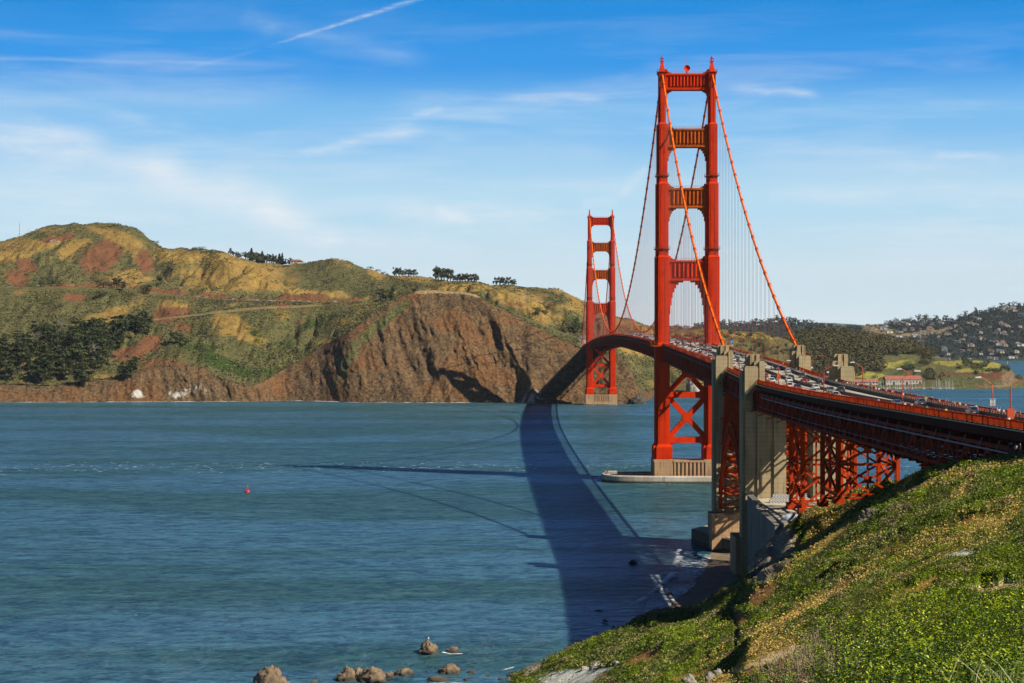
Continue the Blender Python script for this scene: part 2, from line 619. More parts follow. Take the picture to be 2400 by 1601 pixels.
def tower_meshes():
    out = {}
    for s, nm in ((-1, 'leg_w'), (1, 'leg_e')):
        m = MB()
        cx = s * 13.7
        m.box(cx - 5.2, cx + 5.2, -7.0, 7.0, 12.4, 19.2)
        m.box(cx - 3.6, cx + 3.6, -8.4, 8.4, 12.4, 19.2)
        m.taper(cx, 0, 10.4, 14.0, 19.2, 7.9, 11.5, 21.0)
        m.taper(cx, 0, 7.2, 16.8, 19.2, 5.0, 14.8, 21.0)
        for i, (z0, z1, ww, dw, wc, dc) in enumerate(LEV):
            za = z0 + (0.4 if i == 0 else 1.3)
            m.box(cx - ww / 2, cx + ww / 2, -dw / 2, dw / 2, za, z1)
            m.box(cx - wc / 2, cx + wc / 2, -dc / 2, dc / 2, za, z1 + .004)
            wm, dm = (ww + wc) / 2, (dw + dc) / 2
            m.box(cx - wm / 2, cx + wm / 2, -dm / 2, dm / 2, za, z1 + .002)
            if i + 1 < len(LEV):
                _, _, w2, d2, c2, e2 = LEV[i + 1]
                m.taper(cx, 0, ww + .25, dw + .25, z1, w2, d2, z1 + 1.35)
                m.taper(cx, 0, wc + .25, dc + .25, z1 + .01, c2, e2, z1 + 1.37)
            # riveted corner ribs on the broad faces
            for q in (-1, 1):
                for e in (-.28, .28):
                    m.box(cx + e * wc - .12, cx + e * wc + .12, q * (dc / 2) - .16, q * (dc / 2) + .16, za, z1 - .6)
        # head of the leg: fluted crown, saddle house and light
        m.box(cx - 2.3, cx + 2.3, -4.8, 4.8, 223.8, 225.0)
        for e in (-1.5, -.5, .5, 1.5):
            m.box(cx + e - .2, cx + e + .2, -4.95, 4.95, 216.5, 223.6)
        m.taper(cx, 0, 3.4, 7.0, 225.0, 1.5, 3.2, 229.5)
        m.box(cx - .75, cx + .75, -1.0, 1.0, 229.5, 231.2)
        for q in (-.9, .9):
            for w in (-.9, .9):
                m.bar((cx + q, w, 231.2), (cx + q, w, 233.0), .16)
        m.box(cx - 1.1, cx + 1.1, -1.1, 1.1, 231.1, 231.35)
        m.box(cx - 1.0, cx + 1.0, -1.0, 1.0, 232.9, 233.05)
        m.tube([(cx, 0, 231.3), (cx, 0, 234.2)], .32, 8)
        out[nm] = m.mesh('tower_leg', M_ORANGE)
    # service walks round the legs
    for s, nm in ((-1, 'walk_w'), (1, 'walk_e')):
        cx = s * 13.7
        for (z, w, d) in ((168.0, 5.7, 10.6), (127.8, 6.7, 12.2), (225.0, 3.9, 9.2)):
            m = MB()
            m.box(cx - w / 2 - .7, cx + w / 2 + .7, -d / 2 - .7, d / 2 + .7, z - .25, z)
            for x in np.linspace(-w / 2 - .65, w / 2 + .65, 7):
                for y in (-d / 2 - .65, d / 2 + .65):
                    m.bar((cx + x, y, z), (cx + x, y, z + 1.3), .09)
            for zz in (z + .65, z + 1.3):
                for y in (-d / 2 - .65, d / 2 + .65):
                    m.bar((cx - w / 2 - .65, y, zz), (cx + w / 2 + .65, y, zz), .09)
                for x in (-w / 2 - .65, w / 2 + .65):
                    m.bar((cx + x, -d / 2 - .65, zz), (cx + x, d / 2 + .65, zz), .09)
            out[nm + str(int(z))] = m.mesh('service_walk', M_DEEP)
    beams = [(215.2, 224.2, LEV[4][2], 5.0, 11, 0), (183.7, 193.9, LEV[3][2], 6.0, 9, 1), (150.4, 161.2, LEV[2][2], 6.6, 8, 2), (110.4, 121.5, LEV[1][2], 7.2, 7, 3)]
    for i, (z0, z1, lw, dep, nf, big) in enumerate(beams):
        m = MB()
        hx = 13.7 - lw / 2 + .3
        m.box(-hx, hx, -dep / 2, dep / 2, z0 + .02, z1)
        for q in (-1, 1):
            y0 = q * dep / 2
            m.box(-hx, hx, min(y0, y0 + q * .75), max(y0, y0 + q * .75), z1 - 1.0, z1 + .01)
            m.box(-hx, hx, min(y0, y0 + q * .75), max(y0, y0 + q * .75), z0, z0 + 1.1)
            a = hx - 2.0
            for k in range(nf):
                x = -a + (k + .5) * 2 * a / nf
                wd = 2 * a / nf
                # folded fluting: a sharp edge standing out of every panel
                m.prism([(x - wd * .32, y0), (x + wd * .32, y0), (x + wd * .10, y0 + q * .85), (x - wd * .10, y0 + q * .85)] if q > 0 else
                        [(x + wd * .32, y0), (x - wd * .32, y0), (x - wd * .10, y0 + q * .85), (x + wd * .10, y0 + q * .85)], 'z', z0 + 2.0, z1 - 1.7)
        # stepped brackets under the beam and above the next one
        if big == 3:
            steps = [(8.0, .9), (5.4, 2.3), (4.0, 4.2), (3.0, 6.4), (2.2, 9.5), (1.5, 13.5), (.8, 18.5)]
        else:
            steps = [(4.6 - .4 * (big == 0), .8), (3.2, 1.6), (2.3, 3.0), (1.6, 4.6), (1.0, 7.2)] if big else [(3.4, .8), (2.2, 1.5), (1.3, 2.8), (.8, 5.0)]
        for s in (-1, 1):
            for k, (w, h) in enumerate(steps):
                x0, x1 = sorted((s * hx, s * (hx - w)))
                m.box(x0, x1, -dep / 2 + .25 + k * .02, dep / 2 - .25 - k * .02, z0 - h, z0 + .03)
            for k, (w, h) in enumerate([(3.2, .6), (2.0, 1.3), (1.1, 2.4)]):
                x0, x1 = sorted((s * hx, s * (hx - w)))
                m.box(x0, x1, -dep / 2 + .3 + k * .02, dep / 2 - .3 - k * .02, z1 - .02, z1 + h)
        # hand rail on top
        for x in np.linspace(-hx + 1.5, hx - 1.5, 12):
            m.bar((x, -dep / 2 + .2, z1), (x, -dep / 2 + .2, z1 + 1.2), .1)
        for zz in (z1 + .6, z1 + 1.2):
            m.bar((-hx + 1.2, -dep / 2 + .2, zz), (hx - 1.2, -dep / 2 + .2, zz), .1)
        out['beam%d' % i] = m.mesh('portal_strut', M_RUST if i in (1, 2) else M_ORANGE2)
    # below the road
    gx = 13.7 - 3.95 + .4
    for i, (z0, z1) in enumerate(((46.0, 49.2), (21.3, 24.4))):
        m = MB()
        m.box(-gx, gx, -3.4, 3.4, z0, z1)
        for s in (-1, 1):
            x0, x1 = sorted((s * gx, s * (gx - 3.2)))
            m.prism([(s * gx, z0 - 2.6), (s * gx, z1 + 2.6), (s * (gx - 3.4), z1 - .02), (s * (gx - 3.4), z0 + .02)], 'y', -3.0, 3.0)
        out['strut%d' % i] = m.mesh('cross_strut', M_ORANGE2)
    for i, (za, zb) in enumerate(((49.2, 70.5), (24.4, 46.0))):
        m = MB()
        m.bar((-gx + .4, 0, za + .2), (gx - .4, 0, zb - .2), 5.2, 2.7, up=(0, 0, 1))
        m.bar((-gx + .4, .06, zb - .2), (gx - .4, .06, za + .2), 5.1, 2.7, up=(0, 0, 1))
        zm = (za + zb) / 2
        m.prism([(-2.6, zm - 1.5), (-1.4, zm - 2.8), (1.4, zm - 2.8), (2.6, zm - 1.5), (2.6, zm + 1.5), (1.4, zm + 2.8), (-1.4, zm + 2.8), (-2.6, zm + 1.5)], 'y', -2.75, 2.75)
        out['brace%d' % i] = m.mesh('cross_brace', M_ORANGE2)
    # pier
    m = MB()
    for s in (-1, 1):
        x0, x1 = sorted((s * 8.6, s * 19.0))
        m.box(x0, x1, -13.0, 13.0, -6, 12.4)
        m.box(x0 + .4, x1 - .4, -13.4, 13.4, -6, 11.6)
    m.box(-8.6, 8.6, -12.2, 12.2, -6, 11.8)
    for k in range(8):
        x = -7.6 + k * 2.17
        m.prism([(x - .75, -12.2), (x - .5, -13.1), (x + .5, -13.1), (x + .75, -12.2)], 'z', -6, 11.2)
    m.box(-8.6, 8.6, -13.2, -12.2, 11.2, 12.3)
    m.box(-8.7, 8.7, -13.5, -12.0, -6, 3.9)
    out['pier'] = m.mesh('pier', M_PIER)
    for nm, (x0, x1, y) in (('pier_rail_a', (-18.5, 18.5, -12.6)), ('pier_rail_b', (-18.5, 18.5, 12.6))):
        m = MB()
        for x in np.linspace(x0, x1, 26):
            m.bar((x, y, 12.4), (x, y, 13.7), .09)
        for z in (13.1, 13.7):
            m.bar((x0, y, z), (x1, y, z), .09)
        out[nm] = m.mesh('pier_railing', M_DEEP)
    # horn / dish on top
    m = MB()
    ring = []
    for i, (r, y) in enumerate(((.3, .9), (1.2, .55), (1.75, 0.0), (1.8, -.25), (1.55, -.2), (.9, .25), (.1, .5))):
        ring.append((r, y))
    vs, fs = [], []
    n = 18
    for (r, y) in ring:
        for k in range(n):
            t = 2 * math.pi * k / n
            vs.append((r * math.cos(t), y, r * math.sin(t)))
    for i in range(len(ring) - 1):
        for k in range(n):
            fs.append((i * n + k, i * n + (k + 1) % n, (i + 1) * n + (k + 1) % n, (i + 1) * n + k))
    fs.append(tuple(range(n)))
    fs.append(tuple((len(ring) - 1) * n + k for k in range(n - 1, -1, -1)))
    m.add([(x, y - 1.0, z + 227.3) for (x, y, z) in vs], fs)
    m.bar((0, -.3, 224.2), (0, -.3, 226.6), .5)
    m.bar((-.6, -.3, 224.2), (.6, -.3, 225.2), .3)
    m.tube([(-.3, 0, 224.2), (-.3, 0, 235.0)], [.09, .04], 5)
    out['dish'] = m.mesh('signal_dish', M_ORANGE2)
    return out


TM = tower_meshes()
for v0, lab in ((0.0, 'nearer tower standing inside an oval sea wall'), (1280.0, 'farther tower in front of the dark cliff')):
    t = empty('tower', (0, v0, 0), 0, bridge)
    t['label'] = lab
    for k in ('leg_w', 'leg_e'):
        child('leg', TM[k], t)
    for k in TM:
        if k.startswith('walk'):
            child('service_walk', TM[k], t)
    for k in range(4):
        child('portal_strut', TM['beam%d' % k], t)
    for k in range(2):
        child('cross_strut', TM['strut%d' % k], t)
        child('cross_brace', TM['brace%d' % k], t)
    child('pier', TM['pier'], t)
    child('pier_railing', TM['pier_rail_a'], t)
    child('pier_railing', TM['pier_rail_b'], t)
    if v0 == 0:
        child('signal_dish', TM['dish'], t)

# oval sea wall round the near pier
m = MB()
n = 72
oa, ob, th = 47.0, 21.0, 3.2
vs, fs = [], []
for k in range(n):
    t = 2 * math.pi * k / n
    c, s_ = math.cos(t), math.sin(t)
    cx = math.copysign(abs(c) ** .8, c)
    sy = math.copysign(abs(s_) ** .72, s_)
    for (a, z) in ((0, -6), (0, 3.5), (.35, 4.1), (th, 4.1), (th, -6)):
        vs.append(((oa - a) * cx, (ob - a) * sy, z))
for k in range(n):
    k2 = (k + 1) % n
    for j in range(4):
        fs.append((k * 5 + j, k2 * 5 + j, k2 * 5 + j + 1, k * 5 + j + 1))
m.add(vs, fs)
fend = m.build('fender_wall', M_FEND, bridge)
m = MB()
for k in range(n):
    t = 2 * math.pi * k / n
    p = ((oa - th + .5) * math.copysign(abs(math.cos(t)) ** .8, math.cos(t)), (ob - th + .5) * math.copysign(abs(math.sin(t)) ** .72, math.sin(t)), 4.1)
    m.bar(p, (p[0], p[1], 5.2), .1)
    t2 = 2 * math.pi * (k + 1) / n
    p2 = ((oa - th + .5) * math.copysign(abs(math.cos(t2)) ** .8, math.cos(t2)), (ob - th + .5) * math.copysign(abs(math.sin(t2)) ** .72, math.sin(t2)), 5.2)
    m.bar((p[0], p[1], 5.2), p2, .08)
m.build('railing', M_DEEP, fend)
m = MB()
m.box(-43.5, -38.5, -2.2, 2.2, 4.1, 5.6)
m.box(-45.2, -44.2, -.5, .5, 4.1, 5.9)
m.build('hut', M_FEND, fend)

# ---- cables and suspenders
VC0, VC1 = -343.0, 1623.0
for s in (-1, 1):
    m = MB()
    vs_ = sorted(set(list(np.linspace(VC0 - 4, 0, 40)) + list(np.linspace(0, 1280, 110)) + list(np.linspace(1280, VC1, 36))))
    m.tube([(s * 13.7, v, zc(v)) for v in vs_], .50, 10)
    for q in (-.42, .42):
        m.tube([(s * 13.7 + q, v, zc(v) + 1.5) for v in vs_], .035, 4)
    cb = m.build('main_cable', M_CABLE, bridge, smooth=True)
    rest = MB()
    for k, v in enumerate(np.arange(-335.3, 1620, 15.24)):
        m = MB() if k < 100 else rest
        d = Vector((0, 1.0, zc(v + .5) - zc(v - .5))).normalized() * .75
        p = Vector((s * 13.7, v, zc(v)))
        m.tube([p - d, p + d], .72, 10)
        m.bar(p + Vector((-.42, 0, .4)), p + Vector((-.42, 0, 1.5)), .05)
        m.bar(p + Vector((.42, 0, .4)), p + Vector((.42, 0, 1.5)), .05)
        if k < 100:
            m.build('cable_band', M_ORANGE2, cb)
    tag(rest.build('cable_bands', M_ORANGE2, cb), kind='stuff')

ropes = []
for s in (-1, 1):
    for v in np.arange(-335.3, 1620, 15.24):
        if abs(v) < 8 or abs(v - 1280) < 8:
            continue
        ropes.append((s, float(v)))
near_ropes = sorted(ropes, key=lambda r: r[1])[:100]
far_ropes = sorted(ropes, key=lambda r: r[1])[100:]


def rope_mb(m, s, v):
    for q in (-.25, .25):
        m.tube([(s * 13.7 + q, v, zr(v) + .2), (s * 13.7 + q, v, zc(v))], .052, 4, cap=False)


for s, v in near_ropes:
    m = MB()
    rope_mb(m, s, v)
    m.build('suspender', M_ROPE, bridge)
m = MB()
for s, v in far_ropes:
    rope_mb(m, s, v)
tag(m.build('suspenders', M_ROPE, bridge), kind='stuff')

# ---- deck
VD = np.concatenate([np.arange(-850, 1655, 7.62)])


def strip(m, u0, u1, dz0, dz1, va=-850, vb=1650, step=7.62, mi=0):
    """a long slab following the road line, from u0 to u1, dz0 to dz1 above the road"""
    st = np.arange(va, vb + .1, step)
    vs, fs = [], []
    for v in st:
        for (u, d) in ((u0, dz0), (u1, dz0), (u1, dz1), (u0, dz1)):
            vs.append((u, v, zr(v, u) + d))
    n = len(st)
    for i in range(n - 1):
        for k in range(4):
            k2 = (k + 1) % 4
            fs.append((i * 4 + k, i * 4 + k2, i * 4 + 4 + k2, i * 4 + 4 + k)[::-1])
    fs.append((0, 1, 2, 3))
    fs.append(((n - 1) * 4 + 3, (n - 1) * 4 + 2, (n - 1) * 4 + 1, (n - 1) * 4))
    m.add(vs, fs, mi)


m = MB()
strip(m, -9.4, 9.4, -.5, 0.0)
roadway = m.build('roadway', M_ROAD, bridge)
m = MB()
for u in (-6.1, -3.05, 3.9, 6.6):
    for v in np.arange(-840, 1640, 14.6):
        za, zb = zr(v, u), zr(v + 3.6, u)
        m.hexa([(u - .09, v, za + .004), (u + .09, v, za + .004), (u + .09, v + 3.6, zb + .004), (u - .09, v + 3.6, zb + .004)],
               [(u - .09, v, za + .02), (u + .09, v, za + .02), (u + .09, v + 3.6, zb + .02), (u - .09, v + 3.6, zb + .02)])
m.build('lane_marking', M_LINE, roadway)
for s in (-1, 1):
    m = MB()
    a, b = sorted((s * 9.75, s * 13.25))
    strip(m, a, b, -.35, .30)
    m.build('sidewalk', M_WALK, bridge)
    m = MB()                                         # kerb barrier between road and walkway
    a, b = sorted((s * 9.42, s * 9.72))
    strip(m, a, b, -.5, .95)
    m.build('kerb_barrier', M_BARRIER, bridge)
    m = MB()                                         # light inner rail of the walkway
    strip(m, s * 9.80 - .03, s * 9.80 + .03, .30, .36, -850, 50)
    for v in np.arange(-850, 50, 2.5):
        m.bar((s * 9.85, v, zr(v, s * 9.85) + .3), (s * 9.85, v, zr(v, s * 9.85) + 1.45), .09)
    for d in (.85, 1.45):
        st = np.arange(-850, 51, 12.5)
        for i in range(len(st) - 1):
            m.bar((s * 9.85, st[i], zr(st[i], s * 9.85) + d), (s * 9.85, st[i + 1], zr(st[i + 1], s * 9.85) + d), .08)
    m.build('inner_rail', M_LIGHTRAIL if s > 0 else M_ORANGE2, bridge)
    m = MB()                                         # outer railing with its pickets
    u = s * 13.42
    strip(m, u - .09, u + .09, 1.45, 1.58)
    strip(m, u - .07, u + .07, .35, .45)
    for v in np.arange(-850, -300, .30):
        z = zr(v, u)
        m.box(u - .03, u + .03, v - .075, v + .075, z + .4, z + 1.5)
    for v in np.arange(-300, 1640, .75):
        z = zr(v, u)
        m.box(u - .03, u + .03, v - .19, v + .19, z + .4, z + 1.5)
    for v in np.arange(-850, 1640, 3.81):
        z = zr(v, u)
        m.box(u - .14, u + .14, v - .14, v + .14, z - .2, z + 1.68)
    m.build('outer_railing', M_ARCH, bridge)
    m = MB()                                         # edge girder of the deck
    a, b = sorted((s * 13.3, s * 13.7))
    strip(m, a, b, -1.5, .32)
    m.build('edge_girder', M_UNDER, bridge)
    m = MB()                                         # pale ledge under the rail
    a, b = sorted((s * 13.72, s * 14.15))
    strip(m, a, b, -.02, .12, -850, -300)
    m.build('ledge', M_WALK, bridge)
m = MB()
strip(m, .45, 1.05, -.4, .85)
m.build('median_barrier', M_BARRIER, bridge)

# stiffening trusses and the floor they carry
PAN = 7.62
stn = np.arange(-853.4, 1650, PAN)
for s in (-1, 1):
    m = MB()
    u = s * 13.35
    for i, v in enumerate(stn):
        v2 = v + PAN
        zt, zb = zr(v, u) - 1.5, zr(v, u) - 8.1
        zt2, zb2 = zr(v2, u) - 1.5, zr(v2, u) - 8.1
        if v < -462:
            zt -= 1.4; zt2 -= 1.4
        k_ = .7 if v < -462 else 1.0
        m.bar((u, v, zt), (u, v2, zt2), .8 * k_, .9 * k_)
        m.bar((u, v, zb), (u, v2, zb2), .8 * k_, .9 * k_)
        m.bar((u, v, zt), (u, v, zb), .45 * k_, .45 * k_)
        if i % 2:
            m.bar((u, v, zt), (u, v2, zb2), .5 * k_, .6 * k_)
        else:
            m.bar((u, v, zb), (u, v2, zt2), .5 * k_, .6 * k_)
        m.box(u - .5 * k_, u + .5 * k_, v - .7 * k_, v + .7 * k_, zb - .6 * k_, zb + .6 * k_)
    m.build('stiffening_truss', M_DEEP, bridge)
rest = MB()
for i, v in enumerate(stn):
    z = zr(v)
    m = MB() if i < 100 else rest
    m.box(-13.1, 13.1, v - .3, v + .3, z - 2.9, z - .55)
    if i < 100:
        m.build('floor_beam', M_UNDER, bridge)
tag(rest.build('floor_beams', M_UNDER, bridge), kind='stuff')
m = MB()
for i, v in enumerate(stn):
    z = zr(v)
    if v < -462:
        m.box(-12.9, 12.9, v - .15, v + .15, z - 8.3, z - 7.95)
    if -462 <= v < 1640:
        m.box(-12.9, 12.9, v - .2, v + .2, z - 8.5, z - 7.7)
for u in (-11.5, -7.5, -4, 0, 4, 7.5, 11.5):
    strip(m, u - .2, u + .2, -1.6, -.52)
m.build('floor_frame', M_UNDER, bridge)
m = MB()
for i, v in enumerate(stn):
    v2 = v + PAN
    z, z2 = zr(v) - 8.0, zr(v2) - 8.0
    w_ = .28 if v < -462 else .45
    m.bar((-13, v, z), (0, v2, z2), w_)
    m.bar((13, v, z), (0, v2, z2), w_)
    m.bar((0, v, z), (0, v2, z2), w_)
    if v < -462:
        for q in (-13, 13):
            m.bar((q, v, zr(v, q) - 8), (0, v, zr(v) - 3), .25)
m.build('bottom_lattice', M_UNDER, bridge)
m = MB()                                             # water main slung along the seaward truss
st = np.arange(-850, -462, 6)
m.tube([(-14.1, v, zr(v, -14) - 3.6) for v in st], .16, 8)
for v in st[::2]:
    m.bar((-14.1, v, zr(v, -14) - 3.6), (-13.5, v, zr(v, -14) - 2.0), .14)
m.build('utility_pipe', M_PIPE, bridge)
m = MB()                                             # handrail rope of the maintenance way
st = np.arange(-850, -250, 12)
m.tube([(-14.3, v, zr(v, -14) - 6.6) for v in st], .05, 4)
m.build('hand_rope', M_PIPE, bridge)
for v in np.arange(-840, -20, 22.86):  # added bars standing in for sunlit dashes along the bottom chord
    m = MB()
    z = zr(v, -14) - 8.2
    m.bar((-13.9, v, z), (-15.6, v - 1.2, z - .5), .40, .25)
    m.bar((-15.6, v - 1.2, z - .5), (-16.3, v - 3.0, z - .5), .36, .25)
    m.build('sunlit_dash_bar', M_ORANGE2, bridge)

# platform round the near tower's seaward leg
for s in (-1, 1):
    m = MB()
    a, b = sorted((s * 13.3, s * 20.0))
    m.box(a, b, -11.0, 11.0, zr(0) - .3, zr(0) + .28)
    x = s * 20.0
    for y in np.linspace(-11, 11, 12):
        m.bar((x, y, zr(0) + .2), (x, y, zr(0) + 2.2), .12)
    for x_ in np.linspace(s * 13.6, s * 20.0, 5):
        for y in (-11, 11):
            m.bar((x_, y, zr(0) + .2), (x_, y, zr(0) + 2.2), .12)
    for z in (1.2, 2.2):
        m.bar((x, -11, zr(0) + z), (x, 11, zr(0) + z), .12)
        for y in (-11, 11):
            m.bar((s * 13.6, y, zr(0) + z), (s * 20.0, y, zr(0) + z), .12)
    m.build('tower_platform', M_RUST, bridge)


# ---- concrete pylons
def pylon(v0, v1, base, lab):
    for s in (-1, 1):
        e = empty('pylon', (0, 0, 0), 0, bridge)
        e['label'] = lab + (' on the ocean side' if s < 0 else ' on the bay side')
        zr_ = zr(v0)
        def X(a, b):
            return sorted((s * a, s * b))
        m = MB()
        a, b = X(4.0, 17.2)
        m.box(a, b, v0 + .9, v1 - .6, base, zr_ - 8.8)
        a, b = X(14.8, 18.3)
        m.box(a, b, v0 + 1.6, v1 - 1.2, base, zr_ - 1.6)
        a, b = X(4.6, 8.0)
        m.box(a, b, v0 + .3, v1, base, zr_ - 9.4)
        a, b = X(10.6, 13.4)
        m.box(a, b, v0 + .3, v1, base, zr_ - 9.2)
        m.build('shaft', M_CONC, e)
        top = MB()
        # low outer block with a slanting foot
        o, i = s * 17.6, s * 13.3
        zb0, zb1, zt = zr_ - 4.6, zr_ + .4, zr_ + 5.8
        def slab(mm, y0, y1, x0, x1, za, zb, z2, ch=.45):
            pts = [(x0, za), (x1, zb), (x1, z2 - ch), (x1 + (x0 - x1) * .08, z2), (x0 + (x1 - x0) * .08, z2), (x0, z2 - ch)]
            mm.prism(pts, 'y', y0, y1)
        slab(top, v0 - 1.2, v0 + 4.6, o, i, zb0, zb1, zt)
        top.box(*X(13.9, 18.3), v0 + 1.6, v1 - 1.2, zr_ - 1.62, zr_ + 4.2)
        top.build('outer_block', M_CONC, e)
        mid = MB()
        xa, xb = X(14.3, 11.0)
        slab(mid, v0 + 1.4, v1 - 1.8, xa, xb, zr_ - 1.0, zr_ - 1.0, zr_ + 7.5)
        slab(mid, v0 + .1, v0 + 1.5, xa + (xb - xa) * .46, xb - .02, zr_ - 1.0, zr_ - 1.0, zr_ + 7.45)
        mid.build('middle_block', M_CONC, e)
        tall = MB()
        xa, xb = X(16.4, 12.2)
        slab(tall, v0 + 5.2, v1 - .4, xa, xb, zr_ - 1.0, zr_ - 1.0, zr_ + 9.7)
        slab(tall, v0 + 3.9, v0 + 5.3, xa + (xb - xa) * .24, xa + (xb - xa) * .58, zr_ - 1.0, zr_ - 1.0, zr_ + 9.66)
        slab(tall, v0 + 3.9, v0 + 5.3, xa + (xb - xa) * .70, xb - .02, zr_ - 1.0, zr_ - 1.0, zr_ + 9.66)
        tall.build('tall_block', M_CONC, e)
        de = MB()
        for k in range(11):
            t = (k + .5) / 11
            x = o + (i - o) * t
            z = zb0 + (zb1 - zb0) * t
            de.box(x - .13, x + .13, v0 - 1.0, v0 + 4.2, z - .75, z - .0)
        de.bar((o, v0 - .9, zb0 - .95), (i, v0 - .9, zb1 - .95), .5, .22)
        de.build('cornice', M_CONC, e)


pylon(-450.0, -440.0, 2.5, 'stepped concrete pylon nearest the green hill')
pylon(-352.0, -342.0, 2.5, 'stepped concrete pylon next to the water')
pylon(1624.0, 1634.0, 30.0, 'small far stepped pylon behind the farther tower')

# ---- arch over the old sea wall between the two pylons
def zarch(v, top):
    x = (v + 396.0) / 44.0
    return (48.6 - 30.0 * x * x) if top else (44.0 - 30.5 * x * x)


av = np.linspace(-438.5, -353.5, 15)
for s in (-1, 1):
    m = MB()
    u = s * 16.2
    for i in range(len(av) - 1):
        a, b = av[i], av[i + 1]
        m.bar((u, a, zarch(a, 1)), (u, b, zarch(b, 1)), 1.1, .8)
        m.bar((u, a, zarch(a, 0)), (u, b, zarch(b, 0)), 1.1, .8)
        m.bar((u, a, zarch(a, 0)), (u, b, zarch(b, 1)), .5)
        m.bar((u, a, zarch(a, 0)), (u, a, zarch(a, 1)), .5)
    m.build('arch_rib', M_ARCH, bridge)
m = MB()
for i in range(len(av)):
    v = av[i]
    for s in (-1, 1):
        zt = zr(v) - 8.0
        m.bar((s * 16.1, v, zarch(v, 1)), (s * 14.0, v, zt), .7)
        if i + 1 < len(av):
            m.bar((s * 16.1, v, zarch(v, 1) + 4), (s * 15.2, av[i + 1], min(zt - 1, zarch(v, 1) + 16)), .3)
    for top in (0, 1):
        m.bar((-16.2, v, zarch(v, top)), (16.2, v, zarch(v, top)), .6)
    if i + 1 < len(av):
        w = av[i + 1]
        for top in (0, 1):
            m.bar((-16.2, v, zarch(v, top)), (0, w, zarch(w, top)), .45)
            m.bar((16.2, v, zarch(v, top)), (0, w, zarch(w, top)), .45)
            m.bar((0, v, zarch(v, top)), (-16.2, w, zarch(w, top)), .45)
            m.bar((0, v, zarch(v, top)), (16.2, w, zarch(w, top)), .45)
    # sway frames up to the deck
    zt = zr(v) - 8.4
    za = zarch(v, 1)
    k = max(1, int((zt - za) / 9))
    for j in range(k):
        z0, z1 = za + (zt - za) * j / k, za + (zt - za) * (j + 1) / k
        if z1 - z0 > 3:
            m.bar((-16, v, z0), (15, v, z1), .4)
            m.bar((16, v, z0), (-15, v, z1), .4)
        m.bar((-15.5, v, z1), (15.5, v, z1), .4)
m.build('arch_bracing', M_ARCH, bridge)
for y0, y1 in ((-446, -428), (-363, -346)):
    m = MB()
    m.box(-20, 20, y0, y1, -4, 13.6)
    m.build('arch_abutment', M_PIER, bridge)


# ---- steel bents of the approach
def bent_tower(name, va, vb, za, zb, tops, lab, uu=7.6, panels=2):
    e = empty(name, (0, 0, 0), 0, bridge)
    e['label'] = lab
    C = {}
    for s in (-1, 1):
        for v, z0 in ((va, za), (vb, zb)):
            zt = zr(v, s * uu) - 8.3
            for d in (-1.1, 1.1):
                mm = MB()
                mm.bar((s * uu, v + d, z0), (s * uu, v + d, zt), .95, .7, up=(0, 1, 0))
                k = int((zt - z0) / 2.2)
                for j in range(k):
                    a, b = z0 + j * 2.2, z0 + (j + 1) * 2.2
                    if d < 0:
                        mm.bar((s * uu, v - 1.1, a), (s * uu, v + 1.1, b), .16)
                        mm.bar((s * uu, v + 1.1, a), (s * uu, v - 1.1, b), .16)
                if d < 0:
                    mm.box(s * uu - 1.3, s * uu + 1.3, v - 2.2, v + 2.2, z0 - 1.2, z0 + .5)
                mm.build('leg', M_ARCH, e)
            C[(s, v)] = (z0, zt)
    mm = MB()
    for v in (va, vb):                       # across
        zl, zt = max(C[(-1, v)][0], C[(1, v)][0]), C[(-1, v)][1]
        for j in range(panels):
            a, b = zl + 1 + (zt - zl - 2) * j / panels, zl + 1 + (zt - zl - 2) * (j + 1) / panels
            mm.bar((-uu, v, a), (uu, v, b), .55)
            mm.bar((uu, v, a), (-uu, v, b), .55)
            mm.bar((-uu, v, b), (uu, v, b), .6)
            mm.box(-.9, .9, v - .35, v + .35, (a + b) / 2 - .9, (a + b) / 2 + .9)
        mm.bar((-uu, v, zl + 1), (uu, v, zl + 1), .6)
        mm.bar((0, v, zl + 1), (0, v, zt), .5)
    for s in (-1, 1):                        # along
        (a0, t0), (b0, t1) = C[(s, va)], C[(s, vb)]
        zl, zt = max(a0, b0), min(t0, t1)
        vm = (va + vb) / 2
        for j in range(panels):
            a, b = zl + 1 + (zt - zl - 2) * j / panels, zl + 1 + (zt - zl - 2) * (j + 1) / panels
            mm.bar((s * uu, va, a), (s * uu, vb, b), .6)
            mm.bar((s * uu, va, b), (s * uu, vb, a), .6)
            mm.bar((s * uu, va, b), (s * uu, vb, b), .6)
            mm.box(s * uu - .4, s * uu + .4, vm - 1.1, vm + 1.1, (a + b) / 2 - 1.1, (a + b) / 2 + 1.1)
        mm.bar((s * uu, va, zl + .8), (s * uu, vb, zl + .8), .6)
        mm.bar((s * uu, vm, zl + 1), (s * uu, vm, zt), .6)
    mm.build('bracing', M_ARCH, e)
    return e


bent_tower('steel_bent', -488.0, -513.0, 28.0, 28.5, None, 'braced steel bent standing on the concrete terrace')
bent_tower('steel_bent', -552.0, -579.0, 34.0, 37.0, None, 'braced steel bent standing on the grassy shoulder')
bent_tower('steel_bent', -690.0, -706.0, 48.0, 50.0, None, 'short dark bent half hidden by the hill crest', panels=1)

